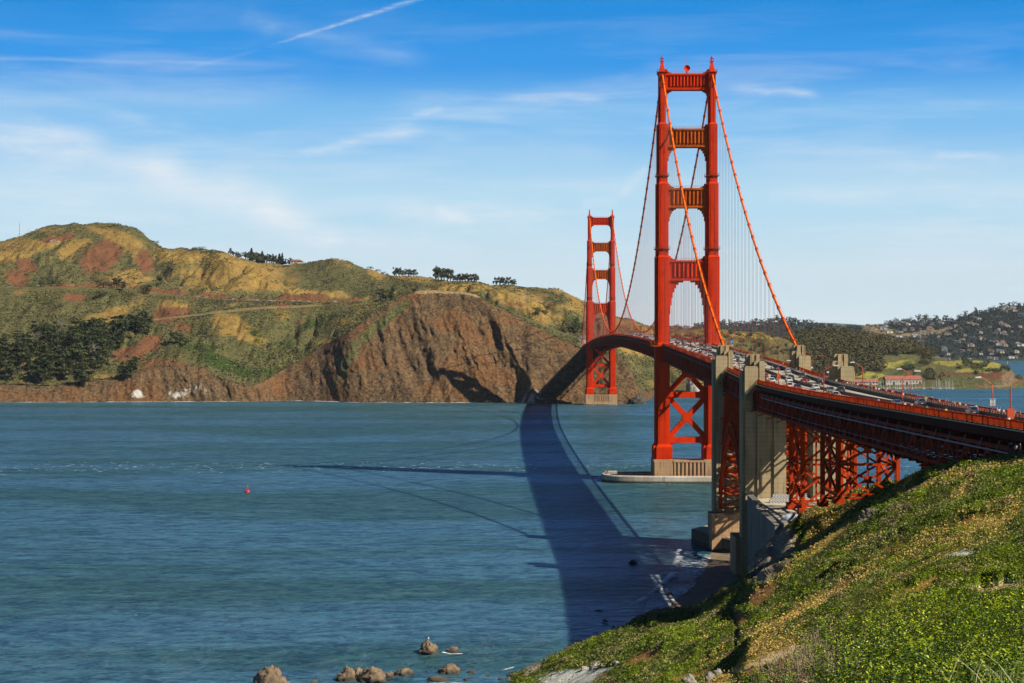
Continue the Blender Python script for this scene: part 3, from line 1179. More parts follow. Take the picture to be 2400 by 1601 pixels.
# ------------------------------------------------------------------ water
def water_mat():
    m, nt, p = principled('sea_water')
    tc = nt.nodes.new('ShaderNodeTexCoord')
    v = tc.outputs['Object']
    big = noise(nt, mapping(nt, v, (.0022, .0075, 1), (0, 0, .18)), 1.0, 5, .55, .6)        # wind lanes
    mid = noise(nt, mapping(nt, v, (.012, .035, 1), (0, 0, .1)), 1.0, 4, .6, .4)
    w1 = noise(nt, mapping(nt, v, (.10, .15, 1), (0, 0, .35)), 1.0, 3, .6, .3)
    w2 = noise(nt, mapping(nt, v, (.38, .55, 1), (0, 0, .2)), 1.0, 4, .65, .3)
    w3 = noise(nt, mapping(nt, v, (1.6, 2.0, 1), (0, 0, .5)), 1.0, 2, .6)
    w0 = noise(nt, mapping(nt, v, (.030, .058, 1), (0, 0, .22)), 1.0, 3, .6, .4)
    hgt = mth(nt, 'ADD', mth(nt, 'ADD', mth(nt, 'MULTIPLY', w1, 2.2), mth(nt, 'MULTIPLY', w0, 4.0)), mth(nt, 'ADD', mth(nt, 'MULTIPLY', w2, .9), mth(nt, 'MULTIPLY', w3, .16)))
    sep = nt.nodes.new('ShaderNodeSeparateXYZ')
    nt.links.new(v, sep.inputs[0])
    lane = sstep(nt, mth(nt, 'ADD', mth(nt, 'MULTIPLY', big, .75), mth(nt, 'MULTIPLY', mid, .25)), .43, .57)
    # silty green body colour, a little clearer and bluer in the lanes
    c = mix(nt, lane, (.020, .057, .057), (.031, .083, .112))
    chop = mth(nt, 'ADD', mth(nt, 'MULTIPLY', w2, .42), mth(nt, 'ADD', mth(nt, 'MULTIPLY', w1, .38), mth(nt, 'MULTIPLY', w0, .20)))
    c = mix(nt, mth(nt, 'MULTIPLY', sstep(nt, chop, .44, .60), .85), c, (.003, .016, .024))  # shade of tilted wave faces put into the colour
    c = mix(nt, mth(nt, 'MULTIPLY', sstep(nt, mth(nt, 'SUBTRACT', 1.0, chop), .55, .68), .5), c, (.050, .130, .190))  # lit wave faces put in as a paler blue
    # white caps, thick in the tide rip off the near pier, and lines of drifting foam near the rocks
    cap = noise(nt, mapping(nt, v, (.16, .55, 1), (0, 0, .08)), 1.0, 3, .6)
    rip = mth(nt, 'ABSOLUTE', mth(nt, 'SUBTRACT', mth(nt, 'ADD', sep.outputs[1], mth(nt, 'MULTIPLY', mid, 160.0)), 1290.0))
    near_rip = mth(nt, 'SUBTRACT', 1.0, sstep(nt, rip, 10.0, 110.0))
    th = mth(nt, 'SUBTRACT', .80, mth(nt, 'ADD', mth(nt, 'MULTIPLY', near_rip, .115), mth(nt, 'MULTIPLY', mid, .06)))
    capm = sstep(nt, mth(nt, 'SUBTRACT', cap, th), 0.0, .035)
    fo = noise(nt, mapping(nt, v, (.05, .020, 1), (0, 0, -.75)), 1.0, 6, .62, 1.4)
    fom = mth(nt, 'SUBTRACT', 1.0, sstep(nt, mth(nt, 'ABSOLUTE', mth(nt, 'SUBTRACT', fo, .52)), .0, .022))
    closer = mth(nt, 'SUBTRACT', 1.0, sstep(nt, sep.outputs[1], 500.0, 700.0))
    fom = mth(nt, 'MULTIPLY', mth(nt, 'MULTIPLY', fom, closer), sstep(nt, w2, .3, .7))
    c = mix(nt, mth(nt, 'MULTIPLY', fom, .07), c, (.45, .52, .55))
    c = mix(nt, capm, c, (.80, .82, .82))
    b = nt.nodes.new('ShaderNodeBump')
    b.inputs['Strength'].default_value = 1.0
    nt.links.new(mth(nt, 'ADD', 1.5, mth(nt, 'MULTIPLY', lane, -.7)), b.inputs['Distance'])
    nt.links.new(hgt, b.inputs['Height'])
    out = nt.nodes['Material Output']
    df = nt.nodes.new('ShaderNodeBsdfDiffuse')
    nt.links.new(c, df.inputs[0])
    gl = nt.nodes.new('ShaderNodeBsdfGlossy')
    gl.inputs['Roughness'].default_value = .24
    gl.inputs[0].default_value = (.50, .75, 1.0, 1)
    nt.links.new(b.outputs[0], gl.inputs['Normal'])
    b2 = nt.nodes.new('ShaderNodeBump')
    b2.inputs['Strength'].default_value = .7
    b2.inputs['Distance'].default_value = 1.6
    nt.links.new(hgt, b2.inputs['Height'])
    nt.links.new(b2.outputs[0], df.inputs['Normal'])
    fr = nt.nodes.new('ShaderNodeFresnel')
    fr.inputs[0].default_value = 1.33
    nt.links.new(b.outputs[0], fr.inputs['Normal'])
    fac = mth(nt, 'MULTIPLY', mth(nt, 'MULTIPLY', fr.outputs[0], .72), mth(nt, 'SUBTRACT', 1.0, capm))
    ms = nt.nodes.new('ShaderNodeMixShader')
    nt.links.new(fac, ms.inputs[0])
    nt.links.new(df.outputs[0], ms.inputs[1])
    nt.links.new(gl.outputs[0], ms.inputs[2])
    nt.links.new(ms.outputs[0], out.inputs[0])
    return m


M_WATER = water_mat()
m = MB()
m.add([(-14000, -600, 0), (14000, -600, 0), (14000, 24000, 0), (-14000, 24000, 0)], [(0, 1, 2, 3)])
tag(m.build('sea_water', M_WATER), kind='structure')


# ------------------------------------------------------------------ land forms
def land_mat(name, scrub, gold, rock, bare, white=(.62, .58, .52), dirt=(.40, .28, .14), lush=(.055, .095, .018), sc=1.0, bump=1.2):
    scrub, gold, rock = [tuple(al(c) for c in q) for q in (scrub, gold, rock)]
    bare, white, dirt, lush = al(bare), al(white), al(dirt), al(lush)
    m, nt, p = principled(name)
    tc = nt.nodes.new('ShaderNodeTexCoord')
    v = tc.outputs['Object']
    A = nt.nodes.new('ShaderNodeAttribute'); A.attribute_name = 'cover'
    B = nt.nodes.new('ShaderNodeAttribute'); B.attribute_name = 'cover_b'
    sa = nt.nodes.new('ShaderNodeSeparateColor'); nt.links.new(A.outputs['Color'], sa.inputs[0])
    sb = nt.nodes.new('ShaderNodeSeparateColor'); nt.links.new(B.outputs['Color'], sb.inputs[0])
    n_big = noise(nt, v, .012 * sc, 5, .6)
    n_mid = noise(nt, v, .055 * sc, 6, .65, .4)
    n_fine = noise(nt, v, .33 * sc, 5, .7)
    n_vert = noise(nt, mapping(nt, v, (.09 * sc, .09 * sc, .02 * sc)), 1.0, 7, .68, .5)

    n_br = mth(nt, 'ADD', mth(nt, 'MULTIPLY', n_mid, .55), mth(nt, 'MULTIPLY', n_fine, .45))

    def brk(mask, n, k=1.5):
        n = n_br if n is n_mid else n
        return sstep(nt, mth(nt, 'ADD', mask, mth(nt, 'MULTIPLY', mth(nt, 'SUBTRACT', n, .5), k * 1.5)), .34, .66)
    mot = sstep(nt, n_fine, .42, .58)
    c_s = mix(nt, mot, scrub[0], scrub[1])
    c_s = mix(nt, sstep(nt, n_mid, .45, .70), c_s, scrub[2])
    c_g = mix(nt, sstep(nt, n_mid, .35, .68), gold[0], gold[1])
    c_g = mix(nt, mth(nt, 'MULTIPLY', mot, .30), c_g, scrub[1])
    c_r = mix(nt, sstep(nt, n_vert, .32, .66), rock[0], rock[1])
    c_r = mix(nt, mth(nt, 'MULTIPLY', sstep(nt, n_big, .47, .60), .85), c_r, rock[2])
    c_r = mix(nt, mth(nt, 'MULTIPLY', sstep(nt, n_big, .48, .38), .6), c_r, mix(nt, sstep(nt, n_vert, .40, .62), (rock[0][0] * .8, rock[0][1] * .82, rock[0][2] * .9), (rock[1][0] * .62, rock[1][1] * .64, rock[1][2] * .7)))
    c_r = mix(nt, mth(nt, 'MULTIPLY', sstep(nt, n_fine, .56, .68), .55), c_r, (rock[0][0] * .4, rock[0][1] * .4, rock[0][2] * .4))
    vo = nt.nodes.new('ShaderNodeTexVoronoi')
    vo.inputs['Scale'].default_value = 1.0
    nt.links.new(mapping(nt, v, (.22 * sc, .22 * sc, .11 * sc), (0, .25, 0)), vo.inputs['Vector'])
    crack = sstep(nt, mth(nt, 'ADD', vo.outputs['Distance'], mth(nt, 'MULTIPLY', mth(nt, 'SUBTRACT', n_fine, .5), .7)), .15, .75)
    c_r = mix(nt, mth(nt, 'MULTIPLY', crack, .34), c_r, (rock[0][0] * .45, rock[0][1] * .45, rock[0][2] * .5))
    c_r = mix(nt, mth(nt, 'MULTIPLY', sstep(nt, n_fine, .60, .40), .35), c_r, (rock[1][0] * 1.5, rock[1][1] * 1.45, rock[1][2] * 1.4))
    c_b = mix(nt, mth(nt, 'MULTIPLY', mot, .6), bare, (bare[0] * .62, bare[1] * .58, bare[2] * .6))
    c = mix(nt, brk(sa.outputs[1], n_mid), c_s, c_g)
    c = mix(nt, brk(sb.outputs[2], n_mid), c, mix(nt, mot, lush, (lush[0] * .6, lush[1] * .62, lush[2] * .7)))
    c = mix(nt, brk(sa.outputs[2], n_mid, .75), c, c_b)
    c = mix(nt, brk(sa.outputs[0], n_mid, .9), c, c_r)
    c = mix(nt, brk(sb.outputs[0], n_vert, 1.1), c, white)
    c = mix(nt, brk(sb.outputs[1], n_fine, .25), c, dirt)
    c = mix(nt, mth(nt, 'MULTIPLY', sstep(nt, n_fine, .50, .66), .45), c, mix(nt, .62, c, (.006, .007, .004)))
    nt.links.new(c, p.inputs['Base Color'])
    p.inputs['Roughness'].default_value = .95
    p.inputs['Specular IOR Level'].default_value = .08
    b = nt.nodes.new('ShaderNodeBump')
    b.inputs['Distance'].default_value = bump * 1.4
    b.inputs['Strength'].default_value = 1.0
    hh = mth(nt, 'ADD', mth(nt, 'MULTIPLY', n_fine, 1.0), mth(nt, 'ADD', mth(nt, 'MULTIPLY', n_vert, 2.6), mth(nt, 'MULTIPLY', n_mid, 1.0)))
    hh = mth(nt, 'SUBTRACT', hh, mth(nt, 'MULTIPLY', mth(nt, 'MULTIPLY', vo.outputs['Distance'], .8), sa.outputs[0]))
    nt.links.new(hh, b.inputs['Height'])
    nt.links.new(b.outputs[0], p.inputs['Normal'])
    return m


M_HEAD = land_mat('headland_ground', ((.175, .160, .062), (.080, .082, .030), (.125, .108, .042)),
                  ((.45, .285, .070), (.31, .19, .060)), ((.062, .040, .023), (.220, .138, .068), (.215, .088, .030)), (.235, .105, .048))
M_EAST = land_mat('bay_shore_ground', ((.170, .165, .065), (.080, .085, .036), (.11, .11, .045)),
                  ((.46, .40, .075), (.34, .29, .07)), ((.16, .11, .07), (.30, .20, .11), (.20, .09, .05)), (.20, .085, .045))
M_FARH = land_mat('far_hill_ground', ((.042, .052, .030), (.028, .034, .022), (.034, .040, .024)),
                  ((.36, .25, .10), (.26, .20, .08)), ((.12, .09, .06), (.2, .14, .09), (.2, .1, .06)), (.25, .13, .07), sc=.6)
M_HAZEH = mat('far_ridge_ground', (.10, .12, .10), (.08, .10, .09), scale=.002)


class Land:
    """land between chart lines: every line k gives height-row and distance for each chart column"""
    def __init__(s, name, cols, lines, segs, material, smooth_x=9):
        s.name = name
        s.cols = cols
        nk = len(lines)
        YD = np.zeros((len(cols), nk)); DD = np.zeros((len(cols), nk))
        ker = np.hanning(smooth_x + 2)[1:-1]; ker /= ker.sum(); h = smooth_x // 2
        for k, ln in enumerate(lines):
            xs = [p[0] for p in ln]
            for arr, j in ((YD, 1), (DD, 2)):
                a = np.interp(cols, xs, [p[j] for p in ln])
                arr[:, k] = np.convolve(np.pad(a, h, mode='edge'), ker, mode='valid')
        ZZ = H - (YD * K - 796) / F * DD
        rowsD, rowsZ, kk, tt = [], [], [], []
        for k in range(nk - 1):
            for j in range(segs[k]):
                t = j / segs[k]
                rowsD.append(DD[:, k] * (1 - t) + DD[:, k + 1] * t)
                rowsZ.append(ZZ[:, k] * (1 - t) + ZZ[:, k + 1] * t)
                kk.append(k); tt.append(t)
        rowsD.append(DD[:, -1]); rowsZ.append(ZZ[:, -1]); kk.append(nk - 1); tt.append(0)
        s.D = np.stack(rowsD, 1); s.Z = np.stack(rowsZ, 1)
        s.k = np.array(kk); s.t = np.array(tt)
        s.X = (cols[:, None] * K - 1200) / F * s.D
        s.Y = s.D.copy()
        s.nc, s.nr = s.D.shape
        s.material = material
        s.cover = np.zeros((s.nc, s.nr, 4)); s.cover_b = np.zeros((s.nc, s.nr, 4))
        s.cover[..., 3] = 1; s.cover_b[..., 3] = 1

    def soften(s, rows, n=3):
        for _ in range(n):
            for arr in (s.Z,):
                a = arr.copy()
                a[:, 1:-1] = .25 * arr[:, :-2] + .5 * arr[:, 1:-1] + .25 * arr[:, 2:]
                arr[:, rows] = a[:, rows]

    def chart(s):
        xd = (s.X / s.Y * F + 1200) / K
        yd = ((H - s.Z) / s.Y * F + 796) / K
        return xd, yd

    def paint(s, layer, ch, cx, cy, rx, ry, rot=0.0, w=1.0, soft=.8):
        if getattr(s, 'warp', None) is None:
            xd, yd = s.chart()
            j = getattr(s, 'wscale', 1.0)
            s.warp = (xd + j * (13 * fbm(xd / 34, yd / 15, o=4) + 5 * fbm(xd / 9 + 3, yd / 5, o=3)), yd + j * (7 * fbm(xd / 26 + 50, yd / 17, o=4) + 3 * fbm(xd / 8 + 70, yd / 5, o=3)))
        xd, yd = s.warp
        c, sn = math.cos(rot), math.sin(rot)
        dx, dy = xd - cx, yd - cy
        q = np.sqrt(((dx * c + dy * sn) / rx) ** 2 + ((-dx * sn + dy * c) / ry) ** 2)
        val = w * (1 - sm(q, 1 - soft, 1 + soft))
        arr = (s.cover if layer == 'a' else s.cover_b)
        arr[..., ch] = np.clip(np.maximum(arr[..., ch], val) if w > 0 else arr[..., ch] + val, 0, 1)

    def build(s, kind='structure'):
        V = np.stack([s.X, s.Y, s.Z], 2).reshape(-1, 3)
        o = bigmesh(s.name, V, grid_quads(s.nc, s.nr), s.material, True, attrs={'cover': s.cover.reshape(-1, 4), 'cover_b': s.cover_b.reshape(-1, 4)})
        tag(o, kind=kind)
        s.V = V
        xd, yd = s.chart()
        s.xd, s.yd = xd.ravel(), yd.ravel()
        return o

    def find(s, x, y, tol=2.5):
        """the land point that shows at a chart position (the nearest one)"""
        for q in (tol, tol * 2, tol * 4, tol * 8):
            i = np.where((np.abs(s.xd - x) < q) & (np.abs(s.yd - y) < q))[0]
            if len(i):
                return s.V[i[np.argmin(s.V[i, 1])]]
        return None

    def crest(s, x):
        """highest-showing land point in a chart column"""
        i = np.where(np.abs(s.xd - x) < 1.6)[0]
        return s.V[i[np.argmin(s.yd[i])]]


def L(*p):
    return [tuple(q) for q in p]


k_under = L((-150, 960, 2400), (300, 962, 2420), (590, 960, 2440), (900, 962, 2400), (1200, 968, 2370), (1340, 970, 2340), (1480, 972, 2330), (1515, 940, 2780), (1850, 940, 2780))
k0 = L((-150, 924, 2455), (0, 924, 2455), (300, 923, 2470), (560, 922, 2490), (640, 920.5, 2515), (690, 921, 2512), (735, 922, 2500), (785, 924, 2470), (830, 924, 2450), (900, 924, 2450), (1000, 924.5, 2440), (1100, 924, 2450), (1195, 924, 2450), (1215, 927, 2410), (1340, 928, 2400), (1440, 927, 2405), (1478, 926, 2415), (1500, 910, 2700), (1515, 901, 2890), (1850, 899, 2930))
k1 = L((-150, 880, 2490), (0, 880, 2492), (60, 884, 2490), (130, 884, 2492), (200, 872, 2500), (260, 868, 2505), (300, 858, 2510), (380, 840, 2518), (430, 836, 2518), (470, 845, 2515), (500, 868, 2508), (560, 882, 2508), (592, 884, 2510),
       (650, 848, 2575), (700, 819, 2586), (745, 790, 2590), (775, 774, 2566), (800, 762, 2555), (850, 727, 2570), (900, 692, 2590), (950, 669, 2600), (1000, 665, 2600), (1050, 666, 2595), (1090, 671, 2590), (1130, 695, 2575),
       (1200, 732, 2560), (1290, 779, 2540), (1340, 806, 2520), (1416, 810, 2500), (1445, 845, 2470), (1475, 900, 2440), (1500, 893, 2740), (1515, 890, 2910), (1600, 885, 2935), (1850, 885, 2950))
k2 = L((-150, 800, 2600), (0, 800, 2600), (100, 800, 2600), (200, 790, 2620), (300, 768, 2640), (400, 765, 2650), (500, 785, 2640), (590, 805, 2620), (650, 800, 2630), (700, 782, 2650), (750, 762, 2660), (800, 740, 2640), (850, 714, 2640), (900, 684, 2655),
       (950, 665, 2660), (1000, 664, 2650), (1050, 665, 2645), (1090, 672, 2640), (1130, 700, 2640), (1200, 745, 2640), (1290, 792, 2620), (1340, 815, 2600), (1416, 818, 2580), (1445, 845, 2550), (1475, 890, 2520), (1500, 878, 2800), (1515, 868, 2950), (1850, 870, 2980))
k3 = L((-150, 735, 2720), (0, 730, 2720), (100, 735, 2730), (200, 727, 2750), (300, 722, 2760), (340, 735, 2765), (400, 727, 2765), (500, 715, 2765), (600, 704, 2775), (700, 700, 2785), (800, 695, 2800), (850, 700, 2790), (900, 704, 2800), (960, 695, 2800), (1090, 695, 2800), (1200, 748, 2800), (1290, 788, 2780), (1340, 800, 2760), (1416, 800, 2760), (1475, 870, 2700), (1500, 860, 2900), (1515, 850, 3000), (1850, 850, 3020))
k4 = L((-150, 660, 2890), (0, 660, 2890), (100, 660.5, 2890), (200, 661, 2900), (290, 662, 2905), (335, 669, 2890), (400, 677, 2885), (500, 686, 2880), (600, 691, 2880), (700, 693, 2880), (800, 693.5, 2880), (835, 694, 2880), (900, 702, 2900), (960, 695, 2900), (1090, 695, 2900), (1200, 728, 2900), (1290, 764, 2880), (1340, 780, 2860), (1416, 785, 2850), (1475, 850, 2850), (1500, 845, 2960), (1515, 838, 3040), (1850, 840, 3060))
k5 = [(x, y - .32, d + 9) for (x, y, d) in k4]
k6 = L((-150, 654, 2910), (0, 655, 2910), (100, 650, 2915), (200, 650, 2922), (240, 653, 2922), (290, 655, 2925), (335, 657, 2910), (400, 661, 2906), (500, 672, 2900), (600, 674, 2902), (700, 674, 2902), (800, 672, 2902), (815, 680, 2898), (840, 692, 2897), (900, 700, 2930), (960, 690, 2930), (1090, 688, 2930), (1200, 720, 2930), (1290, 755, 2900), (1340, 772, 2880), (1416, 780, 2880), (1475, 838, 2870), (1500, 834, 2990), (1515, 832, 3070), (1850, 834, 3080))
k7 = L((-150, 615, 3150), (0, 612, 3150), (100, 612, 3150), (200, 600, 3150), (300, 606, 3150), (350, 618, 3130), (400, 606, 3140), (450, 594, 3150), (500, 583, 3150), (540, 577, 3150), (560, 577, 3150), (600, 601, 3120), (650, 636, 3060), (700, 660, 3000), (750, 671, 2970), (800, 676, 2930), (830, 690, 2920), (900, 692, 2960), (960, 676, 3000), (1000, 668, 3000), (1090, 668, 3000), (1200, 702, 3000), (1290, 733, 2980), (1340, 748, 2950), (1416, 762, 2960), (1475, 815, 2950), (1500, 812, 3080), (1515, 812, 3100), (1850, 815, 3110))
k8 = L((-150, 600, 3380), (0, 582, 3380), (100, 568, 3360), (200, 560, 3360), (270, 556, 3360), (350, 582, 3320), (400, 588, 3260), (450, 584, 3240), (500, 582, 3230), (540, 620, 3240), (560, 640, 3250), (600, 665, 3250), (650, 685, 3250), (700, 694, 3240), (750, 698, 3230), (800, 698, 3220), (850, 692, 3200), (900, 680, 3180), (960, 664, 3150), (1000, 658, 3150), (1090, 660, 3150), (1200, 682, 3150), (1290, 702, 3100), (1340, 724, 3080), (1416, 745, 3080), (1475, 785, 3060), (1500, 785, 3160), (1560, 785, 3140), (1640, 785, 3140), (1850, 812, 3140))
k9 = L((-150, 590, 3480), (0, 564, 3480), (100, 532, 3480), (200, 522, 3490), (270, 519, 3490), (310, 530, 3460), (350, 560, 3430), (400, 573, 3400), (450, 574, 3350), (500, 578, 3310), (555, 606, 3450), (600, 625, 3450), (650, 640, 3450), (700, 640, 3450), (770, 630, 3450), (830, 645, 3420), (900, 655, 3380), (960, 648, 3330), (1000, 648, 3320), (1090, 654, 3300), (1200, 664, 3300), (1290, 677, 3260), (1340, 702, 3220), (1416, 730, 3220), (1475, 752, 3200), (1500, 756, 3230), (1560, 758, 3190), (1640, 764, 3170), (1750, 770, 3170), (1800, 785, 3170), (1850, 806, 3170))
k10 = L((-150, 585, 3640), (0, 556, 3640), (50, 545, 3640), (110, 520, 3630), (180, 513, 3630), (270, 512, 3620), (310, 522, 3600), (350, 548, 3560), (375, 565, 3500), (420, 566, 3450), (500, 573, 3400), (530, 583, 3550), (555, 592, 3700), (600, 600, 3750), (650, 603, 3740), (690, 600, 3700), (730, 592, 3650), (770, 587, 3620), (800, 592, 3610), (830, 603, 3600), (870, 617, 3580), (940, 628, 3560), (1000, 640, 3500), (1040, 649, 3480), (1100, 650, 3450), (1180, 655, 3430), (1280, 662, 3400), (1320, 678, 3380), (1340, 690, 3350), (1380, 708, 3350), (1430, 727, 3350), (1480, 746, 3300), (1500, 749, 3270), (1560, 752, 3230), (1640, 757, 3210), (1700, 756, 3210), (1750, 764, 3200), (1800, 776, 3200), (1850, 800, 3200))
k11 = [(x, y + 40, d + 330) for (x, y, d) in k10]
k12 = [(x, 905, d + 900) for (x, y, d) in k10]
cols = np.arange(-150, 1851, 2.2)
head = Land('headland_terrain', cols, [k_under, k0, k1, k2, k3, k4, k5, k6, k7, k8, k9, k10, k11, k12], [4, 112, 20, 24, 24, 3, 6, 30, 22, 22, 16, 6, 3], M_HEAD)
lo = np.where(head.k >= 7)[0]
head.soften(np.where((head.k >= 1) & (head.k <= 4) | (head.k >= 7))[0], 4)
kr = head.k + head.t
# rock faces pushed in and out, gullies in the slopes
cl = ((head.k == 1) * np.sin(np.pi * np.clip(head.t, 0, 1)) ** .6)[None, :]
steep = (np.abs(np.gradient(head.Z, axis=1)) / (np.abs(np.gradient(head.D, axis=1)) + .3))
amp = cl * np.clip(steep, 0, 1.3)
X, Y, Z = head.X, head.Y, head.Z
warp = fbm(X / 60, Z / 60, o=3) * 16
rid = 1 - np.abs(fbm((X + warp + Z * .34) / 50, Z / 170, o=4))
rid2 = 1 - np.abs(fbm((X - warp * .4 + Z * .3) / 15, Z / 46, o=4))
head.Y = Y - amp * (40 * (rid - .72) + 14 * (rid2 - .72) + 2.6 * fbm(X / 4.2, Z / 4.2, o=3) + 6 * np.clip(fbm(X / 16 + 9, Z / 22 + 3, o=4) - .25, 0, 1))
head.X = X + amp * (6 * fbm(X / 22 + 40, Z / 30, o=3) + 2.0 * fbm(X / 5, Z / 5 + 9, o=2))
slope_w = np.interp(kr, [1.9, 2.2, 3.6, 3.9, 4.1, 4.25, 4.6, 4.9, 6.3, 6.8, 12, 13], [0, 1, 1, .1, .1, .7, .7, 0, 0, 1, 1, 0])[None, :]
gul = 1 - np.abs(fbm((X + warp) / 75, Y / 210, o=4))
gul2 = 1 - np.abs(fbm((X - warp * .5) / 28 + 60, Y / 80, o=3))
crest_w = np.interp(kr, [0, 8.6, 9.6, 10, 11, 12], [1, 1, .35, .25, .25, 1])[None, :]
head.Z = Z + slope_w * crest_w * (26 * fbm((X + warp) / 120 + 5, Y / 420, o=3) * np.interp(kr, [1.9, 2.6, 3.0, 3.6, 7.0, 7.4, 13], [0, 1, .8, 0, 0, 1, 1])[None, :] + 4.5 * fbm(X / 70, Y / 70, o=4) - 50 * np.clip(gul - .70, 0, 1) * np.clip((kr[None, :] - 1.9) / 1.5, 0, 1) - 13 * np.clip(gul2 - .72, 0, 1) + 1.5 * fbm(X / 9, Y / 9, o=3))
shore = (head.k == 1)[None, :] * (head.t < .12)[None, :]
head.Z = head.Z + shore * .8 * fbm(X / 6, Y / 6, o=3)
cut = ((head.k == 6))[None, :] * 1.0
head.Y = head.Y - cut * np.sin(np.pi * head.t)[None, :] * 2.5 * fbm(X / 9, Z / 6, o=3)
# covers: cliff rock, gold grass, bare red earth, white guano, road, lush green
xd, yd = head.chart()
isrock = ((kr >= 1.0) & (kr < 2.0))[None, :] * np.interp(xd, [-150, 0, 160, 250, 330, 400, 470, 560, 590, 640, 1460, 1500, 1520], [.8, .85, .75, .72, .85, .95, .9, .85, 1, 1, 1, .7, .35])
fade = np.interp(kr, [1.0, 1.7, 2.0, 2.03], [1, 1, .8, 0])[None, :]
head.cover[..., 0] = np.clip(isrock * fade, 0, 1)
P = head.paint
for a in [(560, 625, 120, 46, .10), (660, 662, 110, 14, .22), (470, 640, 90, 24, .05), (760, 676, 60, 6, .08), (640, 655, 80, 16, .35), (500, 645, 110, 22, .1), (420, 590, 80, 18, .05), (700, 672, 70, 9, .12), (550, 758, 72, 22, .42), (545, 745, 50, 16, .5),
          (250, 722, 95, 16, -.42), (400, 705, 42, 18, 0), (40, 580, 60, 22, -.35), (20, 560, 60, 10, -.3), (250, 530, 60, 12, .15), (290, 560, 60, 26, .5), (100, 560, 60, 16, -.2), (170, 570, 40, 14, -.5),
          (770, 590, 55, 6, .05), (860, 620, 40, 18, .6), (950, 640, 50, 10, .2), (1020, 655, 60, 8, .1), (1110, 660, 60, 12, .1), (1200, 690, 90, 26, .25), (1150, 675, 50, 14, .2), (1250, 720, 50, 26, .4), (1320, 690, 16, 22, .5), (1290, 668, 40, 6, .1), (1400, 730, 60, 16, .3), (1450, 745, 40, 12, .2),
          (1030, 668, 70, 5, 0), (1620, 775, 90, 16, 0), (1720, 768, 80, 14, .1), (1520, 790, 40, 10, .2), (1450, 800, 40, 12, .5)]:
    P('a', 1, *a)
gn = fbm(xd / 60 + 9, yd / 16, o=5); bn = fbm(xd / 40 + 77, yd / 14, o=4)
ridge_ = sm(.93 - gul, .0, .26)
head.cover[..., 1] = np.clip(np.maximum(head.cover[..., 1] * (.92 + .4 * gn) * (.85 + .25 * ridge_), (.55 + .6 * ridge_) * (.24 + .60 * gn + .10 * (kr[None, :] > 7))) * (kr[None, :] > 2.0), 0, 1)
head.cover[..., 2] = np.clip(.12 + .5 * bn, 0, .6) * (kr[None, :] > 2.0)
for a in [(230, 590, 52, 32, -.5), (330, 600, 22, 28, -.3), (130, 548, 46, 7, -.1), (60, 610, 22, 16, .2), (170, 683, 30, 9, 0), (250, 655, 70, 5, 0), (40, 640, 30, 20, .3), (390, 722, 44, 18, -.1), (300, 812, 48, 16, -.2), (345, 790, 34, 18, -.6),
          (370, 840, 70, 18, 0, .8), (650, 700, 18, 8, 0), (420, 755, 26, 12, 0, .8), (1370, 745, 40, 30, 0, .9), (680, 735, 26, 12, 0, .5), (1000, 690, 100, 10, 0, .5), (1180, 700, 60, 16, .3, .45), (1380, 770, 60, 14, 0, .7)]:
    P('a', 2, *a)
cutm = ((kr >= 6.0) & (kr <= 7.02))[None, :] * np.interp(xd, [-150, 20, 90, 110, 270, 285, 325, 340, 812, 842], [0, .1, .2, .9, .9, .3, .5, 1, 1, 0])
head.cover[..., 2] = np.maximum(head.cover[..., 2], cutm)
head.cover[..., 0] *= 1 - cutm
road = ((kr >= 5.0) & (kr < 6.0))[None, :] * np.interp(xd, [-150, 830, 842], [1, 1, 0])
trail = ((kr >= 3.93) & (kr <= 4.06))[None, :] * np.interp(xd, [-150, 330, 345, 700, 800, 810], [0, 0, 1, 1, .6, 0])
head.cover_b[..., 1] = np.maximum(road * .52, trail * .5)
plat = ((kr >= 1.97) & (kr <= 2.5))[None, :] * np.interp(xd, [940, 965, 1090, 1110], [0, 1, 1, 0])
head.cover_b[..., 1] = np.maximum(head.cover_b[..., 1], plat)
for a in [(318, 908, 14, 12, 0, .62), (412, 910, 20, 10, 0, .62), (392, 905, 26, 8, 0, .4), (455, 890, 46, 20, 0, .34), (735, 905, 12, 10, .4, .4), (1215, 915, 26, 14, -.3, .5), (1240, 905, 20, 12, 0, .4), (125, 552, 24, 5, 0, .36), (1205, 685, 12, 8, 0, .4)]:
    P('b', 0, *a)
for a in [(1620, 775, 120, 22, 0, .5), (1730, 775, 80, 20, .1, .55), (1560, 800, 60, 16, 0, .5), (520, 838, 80, 14, .35), (600, 855, 50, 10, 0, .9), (460, 800, 60, 16, .2, .7), (730, 740, 60, 12, -.3, .7), (590, 770, 30, 20, .3, .6), (620, 720, 60, 8, 0, .5), (350, 735, 30, 8, 0, .7), (60, 655, 24, 8, 0, .8), (880, 715, 26, 16, -.5, .6), (905, 745, 9, 22, 0, .9), (1320, 740, 20, 20, .3, .6), (640, 800, 80, 20, -.3, .5), (100, 690, 60, 16, 0, .4)]:
    P('b', 2, *a)
# scrub climbs over the cliff edges
for a in [(880, 740, 12, 70, .85, -.9), (800, 830, 14, 60, .6, -.8), (1240, 895, 20, 8, 0, -.3)]:
    P('a', 0, *a)
wetz = (head.Z < 4.0 + 2 * fbm(X / 12, Y / 12, o=3))
head.cover[..., 1] *= ~((kr < 2.0)[None, :] & (head.Z < 25))
head.build()

